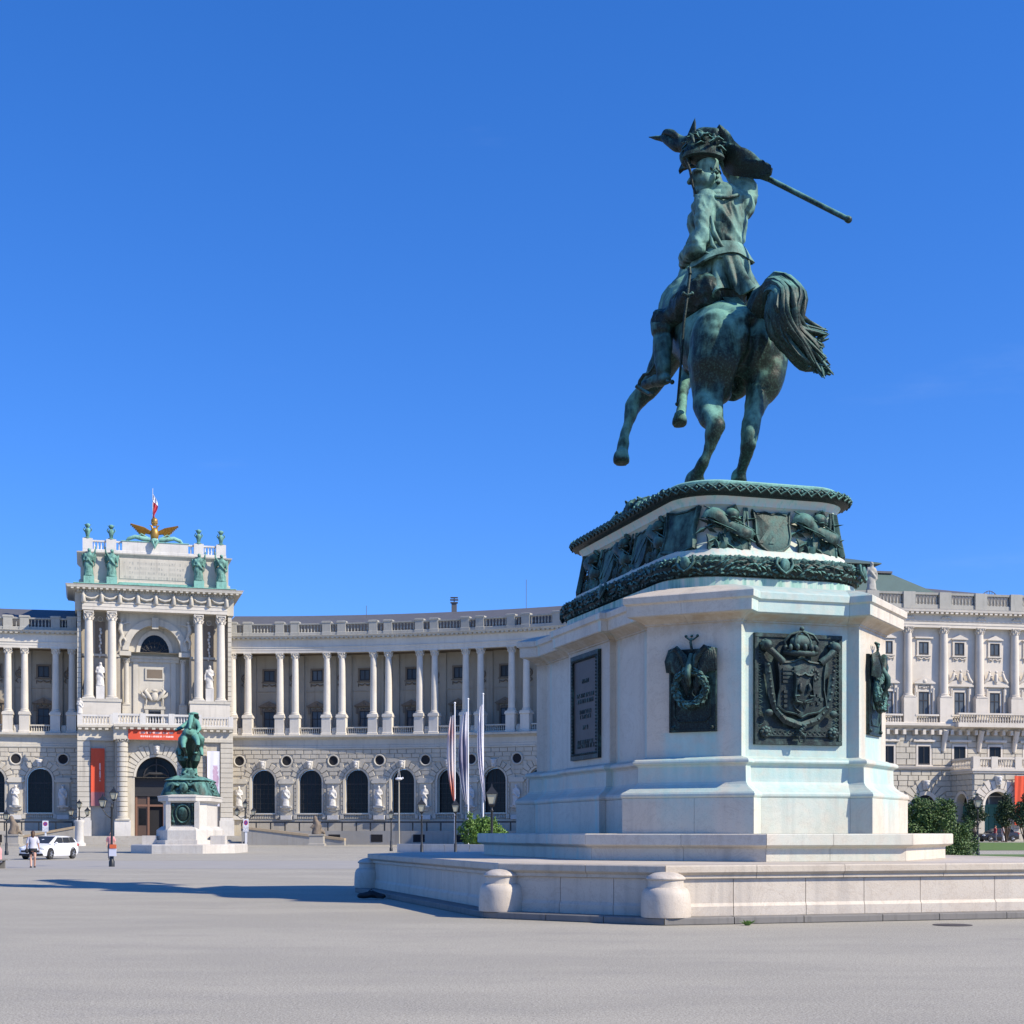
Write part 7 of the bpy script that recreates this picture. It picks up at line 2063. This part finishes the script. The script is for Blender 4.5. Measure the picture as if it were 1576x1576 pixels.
def ramp(F, u0, u1, h0, h1, d, label):
    t = thing('ramp_wall', label, 'wall', F.map(u0, d, 0)); o = Vector(t.location)
    n = 10
    for i in range(n):
        a, b = u0 + (u1 - u0) * i / n, u0 + (u1 - u0) * (i + 1) / n; ha, hb = h0 + (h1 - h0) * i / n, h0 + (h1 - h0) * (i + 1) / n
        mb = MB(lambda u, dd, h: F.map(u, dd, h) - o); s = (b - a) * .004
        mb.rings([[(a + s, d, 0), (a + s, d, ha - .28), (a + s, d - .6, ha - .28), (a + s, d - .6, 0)], [(b - s, d, 0), (b - s, d, hb - .28), (b - s, d - .6, hb - .28), (b - s, d - .6, 0)]]); mb.build('wall_stone', M['ramp_stone'], t)
        mb = MB(lambda u, dd, h: F.map(u, dd, h) - o)
        mb.rings([[(a + s, d + .1, ha - .28), (a + s, d + .1, ha), (a + s, d - .7, ha), (a + s, d - .7, ha - .28)], [(b - s, d + .1, hb - .28), (b - s, d + .1, hb), (b - s, d - .7, hb), (b - s, d - .7, hb - .28)]]); mb.build('wall_cap', M['ochre'], t)
M['ochre'] = mk_stone('ochre_sandstone', (.40, .31, .20), (.2, .16, .12), 2, .4)
ramp(FR_, FR_.solve(372, 12), FR_.solve(530, 12), 2.3, .85, 12, 'sloping ramp wall with ochre cap, right of the portal')
ramp(FL_, FL_.solve(114, 12), FL_.solve(20, 12), 2.3, 1.0, 12, 'sloping ramp wall with ochre cap, left of the portal')
def rail(F, u0, u1, label):
    t = thing('terrace_rail', label, 'railing', F.map(u0, 4, 0)); o = Vector(t.location); xf = lambda u, dd, h: F.map(u, dd, h) - o
    n = int(abs(u1 - u0) / 1.9)
    mb = MB(xf); mb.rings([[(u0 + (u1 - u0) * i / n, d, h) for d, h in ((4.12, 2.75), (4.12, 2.95), (3.88, 2.95), (3.88, 2.75))] for i in range(n + 1)]); mb.build('handrail', M['black'], t)
    mb = MB(xf); mb.rings([[(u0 + (u1 - u0) * i / n, d, h) for d, h in ((4.3, 0), (4.3, 1.75), (3.7, 1.75), (3.7, 0))] for i in range(n + 1)]); mb.build('rail_wall', M['ramp_stone'], t)
    for i in range(0, n, 3):
        u = u0 + (u1 - u0) * (i + .5) / n; mb = MB(xf); mb.box(u - .8, u + .8, 4.28, 4.33, .35, 1.3); mb.build('cellar_opening', M['dark'], t)
    for i in range(n + 1):
        u = u0 + (u1 - u0) * i / n; mb = MB(xf); mb.box(u - .07, u + .07, 3.92, 4.08, 1.75, 2.75); mb.build('rail_post', M['black'], t)
rail(FR_, FR_.solve(372, 4), FR_.solve(850, 4), 'dark railing along the foot of the right palace wing')
rail(FL_, FL_.solve(-20, 4), FL_.solve(112, 4), 'dark railing along the foot of the left palace wing')
# stone trophies that end the ramps
def ramp_group(seed):
    r = random.Random(seed); mb = MB()
    mb.tube([(-.1, 0, .2), (.1, 0, 1.2), (-.2, -.1, 1.9)], [.7, .55, .35], 12, None, True); mb.ball((-.25, -.2, 2.2), (.32, .34, .36)); mb.tube([(.3, .1, .6), (.9, .2, .3), (1.1, .1, .05)], [.35, .28, .12], 8, None, True)
    for k in range(6): mb.tube([(r.uniform(-.5, .5), -.2, .3), (r.uniform(-.9, .9), -.3, 1.0), (r.uniform(-.6, .6), -.2, 1.7)], [.2, .16, .1], 7, None, True)
    o = blob('grp', mb, M['darkstone'], None, .1, 1, .05, 2); me = o.data; bpy.data.objects.remove(o); return me
for px, z, sd, lab in ((488, 172, 1, 'weathered carved stone group ending the right ramp'), (21, 168, 2, 'weathered carved stone group ending the left ramp')):
    b = W(px, 1280, z); b.z = 0; t = thing('ramp_sculpture', lab, 'statue', b, 0, 'stone groups of the ramps')
    MB().rings([[(x * w, y * w, h) for x, y in ((-1, -1), (1, -1), (1, 1), (-1, 1))] for w, h in ((.95, 0), (.95, .25), (.8, .3), (.8, 1.15), (.9, 1.2), (.9, 1.35))]).build('plinth', M['ramp_stone'], t)
    o = obj('carved_group', ramp_group(sd), t, (0, 0, 1.33)); o.scale = (.8, .8, .85)

# ------------------------------------------------------------------ vegetation
def leaf_mat(name, c):
    m = N(name); oi = m.t.nodes.new('ShaderNodeObjectInfo'); n = m.noise(m.geo('Position'), 2.2, 4); n2 = m.noise(m.geo('Position'), 30, 2)
    col = m.mix(n, tuple(x * .55 for x in c), tuple(x * 1.5 for x in c)); col = m.mix(m.math('MULTIPLY', n2, .5), col, tuple(x * 1.2 for x in c)); m.set(Base_Color=col, Roughness=.6)
    return m.m
M['leaf'] = leaf_mat('shrub_leaf', (.055, .105, .022)); M['leaf_bright'] = leaf_mat('hedge_leaf', (.10, .19, .03)); M['leaf_dark'] = leaf_mat('dark_leaf', (.03, .06, .022)); M['bark'] = plain('bark', (.08, .055, .035), .9)
def leaves(mb, c, rad, n, size, r, shell=.55):
    for k in range(n):
        v = Vector((r.gauss(0, 1), r.gauss(0, 1), r.gauss(0, 1))).normalized(); q = shell + (1 - shell) * r.random() ** .6
        p = Vector(c) + Vector((v.x * rad[0], v.y * rad[1], v.z * rad[2])) * q * (1 + .22 * noise.noise(v * 2.6 + Vector(c)))
        t = Vector((r.uniform(-1, 1), r.uniform(-1, 1), r.uniform(-.6, 1))).normalized(); b = t.cross(v); b = b.normalized() if b.length > .01 else Vector((1, 0, 0))
        s = size * r.uniform(.6, 1.3); m_ = p + t * s * .5 + v * s * .12
        mb.add([p, m_ + b * s * .3, p + t * s, m_ - b * s * .3], [(0, 1, 2, 3)])
def shrub(base, clumps, n, size, mat, label, stems=True, name='shrub', cat='shrub', group=None):
    t = thing(name, label, cat, base, 0, group); r = random.Random(len(label)); mb = MB()
    for c, rad, w in clumps: leaves(mb, c, rad, int(n * w), size, r)
    for c, rad, w in clumps:                       # loose sprigs that break the outline
        for _ in range(9):
            v = Vector((r.gauss(0, 1), r.gauss(0, 1), abs(r.gauss(0, 1)))).normalized(); e = Vector(c) + Vector((v.x * rad[0], v.y * rad[1], v.z * rad[2])) * r.uniform(1.0, 1.3)
            leaves(mb, e, (.16 * rad[0] + .04, .16 * rad[0] + .04, .3 * rad[2]), int(n * w * .03), size, r, .1)
    mb.build('foliage', M[mat], t, None, False)
    mb = MB(); mb.tube([(0, 0, -.02), (0, 0, .5)], [.09, .07], 7)
    for c, rad, w in clumps: mb.tube([(0, 0, .1), (c[0] * .5, c[1] * .5, c[2] * .45), c], [.07, .05, .02], 6)
    mb.build('stem', M['bark'], t, 60)
    return t
p = W(1437, 1280, 62); p.z = 0
shrub(p, [((-.5, 0, 1.1), (.9, .8, 1.0), 1), ((.3, .1, 1.5), (.85, .8, 1.1), 1.1), ((-.2, .2, 2.2), (.7, .7, .75), .8), ((.9, 0, .9), (.7, .7, .85), .8), ((-1.1, .1, 1.6), (.6, .6, .9), .7), ((.1, -.4, .6), (1.1, .5, .55), .7), ((-.75, .1, 2.45), (.3, .3, .5), .25), ((.55, 0, 2.4), (.35, .3, .5), .25)], 2600, .11, 'leaf', 'large dark green bush directly right of the big pedestal')
p = W(1482, 1280, 66); p.z = 0
shrub(p, [((0, 0, .9), (.45, .5, .85), 1), ((-.2, 0, .4), (.55, .5, .4), .7), ((.15, 0, 1.6), (.28, .3, .5), .4)], 1500, .11, 'leaf', 'small green bush at the right foot of the big pedestal step')
p = W(742, 1280, 140); p.z = 0
shrub(p, [((-1.0, 0, 1.4), (1.0, 1.0, 1.4), 1), ((.3, 0, 1.3), (1.1, 1.0, 1.3), 1), ((1.3, 0, 1.2), (.9, .9, 1.25), .8), ((-.3, 0, 2.1), (.9, .8, .7), .6)], 1900, .22, 'leaf_bright', 'bright green shrub behind the three flagpoles')
for px, z, s, lab in ((1499, 150, 1.0, 'small dark tree left of the green porch door'), (1549, 150, 1.05, 'small dark tree right of the green porch door'), (1577, 148, 1.0, 'small dark tree cut by the right picture edge')):
    p = W(px, 1280, z); p.z = .6
    shrub(p, [((0, 0, 2.9 * s), (.6, .6, .8), .8), ((-.65, .1, 2.3 * s), (.5, .5, .6), .5), ((.7, 0, 2.6 * s), (.55, .5, .5), .5), ((.15, 0, 3.8 * s), (.45, .5, .8), .5), ((-.45, 0, 3.5 * s), (.4, .4, .5), .35), ((.55, .1, 3.3 * s), (.35, .4, .45), .3), ((-.2, -.1, 1.8 * s), (.4, .4, .4), .3)], 620, .24, 'leaf_dark', lab, True, 'small_tree', 'tree', 'small trees before the porch')
tag(MB().box(30, 90, 141, 175, -.2, .6).build('forecourt', M['ground']), kind='structure')
# weed in the kerb joint, grass along the lawn
mb = MB(); r = random.Random(3)
for k in range(60): a = r.uniform(0, 2 * PI); q = r.uniform(.05, .17); mb.add([(r.uniform(-.04, .04), r.uniform(-.02, .02), 0), (q * math.cos(a) * .5 + .02, q * math.sin(a) * .3, .05), (q * math.cos(a), q * math.sin(a) * .5, r.uniform(.03, .11)), (q * math.cos(a) * .5 - .02, q * math.sin(a) * .3, .05)], [(0, 1, 2, 3)])
p = G(1150, 1424.5); tag(mb.build('weed', M['leaf_bright']), 'small green weed growing at the kerb of the platform', 'plant').location = p
# drain cover, black bag
t = MB(); t.lathe([(.34, 0), (.34, .008), (.29, .010), (.02, .010)], n=24)
o = tag(t.build('drain_cover', plain('cast_iron', (.06, .05, .045), .7), None), 'round dark iron drain cover in the ground before the wall', 'drain cover'); o.location = G(1466, 1424); o.location.z = .002
bm2 = MB(); bm2.tube([(-.26, 0, .09), (0, -.02, .12), (.26, .02, .08)], [.10, .13, .09], 12, .7, True); bm2.tube([(-.1, -.06, .18), (0, -.08, .25), (.1, -.06, .18)], .015, 6); bm2.box(.12, .3, -.12, -.02, .02, .1)
o = blob('bag', bm2, plain('black_bag_cloth', (.012, .012, .014), .7), None, .02, 2, .012, 9); o.name = 'bag'; tag(o, 'small black bag lying at the foot of the shaded platform wall', 'bag'); o.location = G(572, 1384)

# ------------------------------------------------------------------ people
M['skin'] = plain('skin', (.50, .29, .21), .55); M['hair'] = plain('brown_hair', (.07, .035, .015), .6); M['top'] = plain('pale_grey_shirt', (.48, .48, .54), .8); M['black_cloth'] = plain('black_cloth', (.015, .015, .018), .8)
M['pink'] = plain('pink_shirt', (.62, .28, .27), .8); M['redcloth'] = plain('red_shirt', (.35, .03, .04), .8); M['whitesh'] = plain('white_shirt', (.68, .66, .66), .8); M['jeans'] = plain('grey_trousers', (.10, .11, .14), .8)
def person(base, rz, h, label, top, bottom, hair='hair', skirt_len=.5, pose='stand', long_hair=False, bag=False, group=None):
    t = thing('person', label, 'person', base, rz, group); k = h / 1.70; mb = MB(); sit = pose == 'sit'
    hip = .92 if not sit else .42
    def V(*p): return Vector(p) * k
    def tube(m, pts, rad, n=10): m.tube([V(*p) for p in pts], [q * k for q in rad], n, None, True)
    def up(z): return z - .92 + hip
    tube(mb, [(0, 0, up(.88)), (0, 0, up(1.0)), (0, .01, up(1.15)), (0, .01, up(1.32)), (0, .02, up(1.42))], [.16, .145, .125, .155, .10], 14)
    tube(mb, [(0, .01, up(1.40)), (0, 0, up(1.50))], [.055, .05])
    mb.ball(V(0, -.01, up(1.585)), (.075 * k, .092 * k, .115 * k)); mb.ball(V(0, -.105, up(1.57)), (.014 * k, .018 * k, .022 * k), 6, 5); mb.ball(V(0, -.088, up(1.525)), (.025 * k, .012 * k, .01 * k), 6, 4)
    for s in (-1, 1):
        mb.ball(V(s * .076, .0, up(1.58)), (.012 * k, .02 * k, .03 * k), 6, 5); mb.ball(V(s * .03, -.09, up(1.60)), (.012 * k, .01 * k, .008 * k), 6, 4)
        if pose == 'walk': L = [(s * .08, 0, .9), (s * .085, -.06 * s, .5), (s * .08, .10 * s, .08)]
        elif sit: L = [(s * .09, 0, .42), (s * .12, -.40, .46), (s * .12, -.42, .08)]
        else: L = [(s * .085, 0, .9), (s * .09, -.01, .5), (s * .085, .02, .08)]
        tube(mb, L, [.095, .062, .042]); f = L[-1]; tube(mb, [(f[0], f[1] + .02, .045), (f[0] + s * .01, f[1] - .15, .03)], [.045, .035], 8)
        A = [(s * .18, .01, up(1.38)), (s * .235, .02, up(1.12)), (s * (.24 if pose != 'walk' else .28), -.06, up(.88))]
        tube(mb, A, [.058, .045, .03], 8)
        hnd = V(*A[-1]) + V(0, -.01, -.05); mb.ball(hnd, (.022 * k, .038 * k, .045 * k), 8, 6)
        for q in range(4): mb.tube([hnd + V(0, -.028 + q * .018, -.03), hnd + V(-s * .008, -.030 + q * .02, -.085 - (.012 if q in (1, 2) else 0))], [.0095 * k, .007 * k], 5, None, True)
        mb.tube([hnd + V(0, -.035, .0), hnd + V(-s * .01, -.06, -.035)], [.01 * k, .008 * k], 5, None, True)
    body = blob('body', mb, M['skin'], t, .0105 * k, 1)
    mb = MB(); mb.rings([[V(rx * math.cos(a), ry * math.sin(a) + .01, up(z)) for a in [2 * PI * j / 20 for j in range(20)]] for rx, ry, z in ((.185, .165, .90), (.175, .15, 1.0), (.165, .145, 1.15), (.20, .165, 1.32), (.19, .14, 1.40), (.09, .09, 1.455))], cap0=False, cap1=False)
    for s in (-1, 1): mb.tube([V(s * .15, .01, up(1.39)), V(s * .225, .015, up(1.22)), V(s * .235, .015, up(1.14))], [.075 * k, .07 * k, .066 * k], 10)
    mb.build('shirt', M[top], t, 60)
    mb = MB(); mb.rings([[V(rx * math.cos(a), ry * math.sin(a) + .005, up(z)) for a in [2 * PI * j / 18 for j in range(18)]] for rx, ry, z in ((.20, .175, .78), (.195, .175, .86), (.17, .155, .98))])
    if not sit:
        for s in (-1, 1): mb.tube([V(s * .088, -.0 - (.02 * s if pose == 'walk' else 0), .84), V(s * .09, -.02 * s if pose == 'walk' else 0, .84 - skirt_len * .5), V(s * .088, (.06 * s if pose == 'walk' and skirt_len > .5 else 0), .84 - skirt_len)], [.115 * k, .09 * k, .075 * k], 10)
    else:
        for s in (-1, 1): mb.tube([V(s * .09, 0, .42), V(s * .12, -.40, .46), V(s * .12, -.42, .12)], [.115 * k, .085 * k, .065 * k], 10)
    mb.build('trousers', M[bottom], t, 60)
    mb = MB(); mb.ball(V(0, .02, up(1.615)), (.095 * k, .10 * k, .105 * k), 14, 10)
    if long_hair: mb.tube([V(0, .07, up(1.60)), V(0, .10, up(1.48)), V(0, .10, up(1.36))], [.085 * k, .085 * k, .05 * k], 10, None, True)
    mb.build('hair', M[hair], t, 60)
    mb = MB()
    for s in (-1, 1):
        f = (s * .085, (.10 * s if pose == 'walk' else (-.42 if sit else .02)))
        mb = MB(); mb.tube([V(f[0], f[1] + .04, .035), V(f[0] + s * .01, f[1] - .17, .03)], [.05 * k, .042 * k], 8, None, True); mb.build('shoe', M['black_cloth'], t, 60)
    if bag:
        mb = MB(); mb.ball(V(.26, .02, .78), (.10 * k, .07 * k, .11 * k)); mb.tube([V(.24, .02, .86), V(.1, .12, 1.2), V(-.12, .1, 1.42)], .012, 5); mb.build('shoulder_bag', M['black_cloth'], t, 60)
    return t
person(G(50.5, 1335.5), R(200), 1.68, 'woman in pale shirt and black shorts walking towards the white car', 'top', 'black_cloth', 'hair', .22, 'walk', True, True)
person(Vector((W(170.5, 1280, 88).x, 88, 0)), R(10), 1.62, 'person in pink shirt standing behind the lantern post before the tower', 'pink', 'jeans', 'hair', .75)
person(G(-3, 1337), R(-80), 1.68, 'person in pink shirt sitting on a bench at the left picture edge', 'pink', 'jeans', 'hair', .75, 'sit')
b = MB(); b.box(-.25, .25, -.7, .7, .36, .42); 
t = thing('bench', 'low bench under the sitting person at the left picture edge', 'bench', G(-3, 1337) + Vector((-.05, 0, 0)))
b.build('seat', M['kerb'], t)
for y in (-.5, .5): MB().box(-.2, .2, y - .06, y + .06, 0, .36).build('leg', M['kerb'], t)
for px, c1, c2, lab in ((1532, 'redcloth', 'jeans', 'person in red shirt walking past the parked dark car'), (1544, 'whitesh', 'whitesh', 'person in white clothes walking past the parked dark car')):
    p = W(px, 1280, 152); p.z = .6; person(p, R(90), 1.68, lab, c1, c2, 'hair', .7, 'walk')
# poster board strapped to the lantern post
p = G(172, 1334); t = thing('poster_board', 'small orange and white poster board strapped to the two lantern post', 'poster', p + Vector((.08, -.12, 0)))
MB().box(-.17, .17, -.03, 0, .50, .85).build('white_sheet', M['whitecloth'], t)
MB().box(-.14, .18, -.05, -.02, .86, 1.05).build('orange_sheet', plain('orange_print', (.65, .13, .04), .6), t)

# ------------------------------------------------------------------ cars
M['car_white'] = plain('white_car_paint', (.72, .73, .75), .22, 0, .03); M['car_dark'] = plain('dark_car_paint', (.03, .028, .03), .25, .3, .05)
M['car_glass'] = mk_glass('car_glass', (.02, .024, .03), .05); M['tyre'] = plain('tyre_rubber', (.02, .02, .02), .85); M['rim'] = plain('alloy_rim', (.45, .46, .48), .35, .7); M['headlamp'] = plain('headlamp', (.55, .58, .6), .15); M['tail'] = plain('tail_lamp', (.35, .02, .02), .3); M['plate'] = plain('number_plate', (.7, .7, .7), .5)
def car(base, rz, paint, label, estate=True, s=1.0):
    """x = width, -y = front"""
    t = thing('parked_car', label, 'car', base, rz); L, Wd = 4.6, 1.8
    # body stations along y: half width low / high, sill, waist
    st = [(-2.30, .62, .42, .62), (-2.22, .78, .28, .70), (-1.9, .86, .22, .80), (-1.2, .90, .20, .93), (-.7, .90, .20, .98), (.3, .90, .20, 1.0), (1.3, .90, .20, 1.02), (1.9, .88, .22, 1.04), (2.2, .82, .30, 1.02), (2.28, .70, .42, .95)]
    mb = MB(); mb.rings([[(-w * .92, y, lo), (-w, y, lo + .15), (-w, y, (lo + hi) / 2 + .05), (-w * .93, y, hi), (-w * .5, y, hi + .05), (0, y, hi + .06), (w * .5, y, hi + .05), (w * .93, y, hi), (w, y, (lo + hi) / 2 + .05), (w, y, lo + .15), (w * .92, y, lo), (0, y, lo)] for y, w, lo, hi in st])
    body = mb.build('body', M[paint], t, 45)
    end = 2.15 if estate else 1.75
    cab = [(-1.25, .80, .98), (-.78, .74, 1.23), (-.28, .70, 1.43), (.3, .69, 1.47), (1.1, .69, 1.46), (1.6 if estate else 1.0, .68, 1.42 if estate else 1.40), (end - .1, .68, 1.28 if estate else 1.15), (end, .74, 1.03)]
    mb = MB(); mb.rings([[(-.80, y, .96), (-w, y, max(.97, h - .06)), (-w * .75, y, max(.98, h)), (0, y, max(.99, h + .02)), (w * .75, y, max(.98, h)), (w, y, max(.97, h - .06)), (.80, y, .96)] for y, w, h in cab]); mb.build('cabin', M[paint], t, 45)
    def pane(name, pts, off): MB().sheet([[pts[0], pts[1]], [pts[3], pts[2]]], .012).build(name, M['car_glass'], t)
    pane('windscreen', [(-.68, -1.24, 1.03), (.68, -1.24, 1.03), (.60, -.34, 1.44), (-.60, -.34, 1.44)], 0); pane('rear_window', [(-.62, end + .01, 1.08), (.62, end + .01, 1.08), (.56, end - .32, 1.38), (-.56, end - .32, 1.38)], 0)
    for sx_ in (-1, 1):
        x0, x1 = sx_ * .815, sx_ * .715
        for y0, y1, ya, yb in ((-.92, .25, -.30, .25), (.32, 1.15, .32, 1.12), (1.22, end - .25, 1.18, end - .55)):
            pane('side_window', [(x0, y0, 1.03), (x0, y1, 1.03), (x1, yb, 1.38), (x1, ya, 1.38)], 0)
        MB().ball((sx_ * .98, -.88, 1.02), (.10, .07, .075), 10, 6).build('mirror', M[paint], t, 60)
        mb = MB(); mb.ball((sx_ * .66, -2.12, .70), (.22, .16, .10), 12, 8); mb.build('headlight', M['headlamp'], t, 60)
        mb = MB(); mb.ball((sx_ * .74, 2.14, .88), (.14, .14, .12), 10, 8); mb.build('tail_light', M['tail'], t, 60)
        for y in (-1.42, 1.38):
            mb = MB(); n = 22; rr = [(.24, .0), (.32, .02), (.33, .06), (.33, .16), (.32, .20), (.24, .21)]
            mb.rings([[(sx_ * (.72 + d), y + q * math.cos(2 * PI * k / n), .33 + q * math.sin(2 * PI * k / n)) for k in range(n)] for q, d in rr]); wh_ = mb.build('wheel', M['tyre'], t, 50)
            mb = MB(); mb.rings([[(sx_ * (.72 + d), y + q * math.cos(2 * PI * k / n), .33 + q * math.sin(2 * PI * k / n)) for k in range(n)] for q, d in ((.23, .15), (.23, .205), (.19, .19))], cap0=False)
            for k in range(5): a = 2 * PI * k / 5; mb.tube([(sx_ * .925, y, .33), (sx_ * .925, y + .2 * math.cos(a), .33 + .2 * math.sin(a))], .03, 5)
            mb.build('rim', M['rim'], wh_, 50)
            mb = MB(); mb.tube([(sx_ * .895, y + .37 * math.cos(a), .34 + .37 * math.sin(a)) for a in [PI * k / 10 for k in range(11)]], .035, 6); mb.build('wheel_arch', M['black_cloth'], t, 60)
        MB().tube([(sx_ * .895, -.1, .86), (sx_ * .915, 0, .86), (sx_ * .895, .1, .86)], .02, 6).build('door_handle', M[paint], t, 60)
    MB().box(-.62, .62, -2.335, -2.28, .47, .58).build('grille', M['black_cloth'], t); MB().box(-.8, .8, -2.27, -2.2, .25, .38).build('bumper_intake', M['black_cloth'], t); MB().box(-.26, .26, -2.35, -2.32, .40, .50).build('number_plate', M['plate'], t)
    t.scale = (s, s, s); return t
car(W(76, 1280, 89.5) - Vector((0, 0, 1.65)), R(-12), 'car_white', 'white estate car parked at the left behind the walking woman', True, .95)
p = W(1535, 1280, 156); p.z = .6
car(p, R(-75), 'car_dark', 'dark car parked in front of the green porch door at the right', False, .95)
finish_stones()
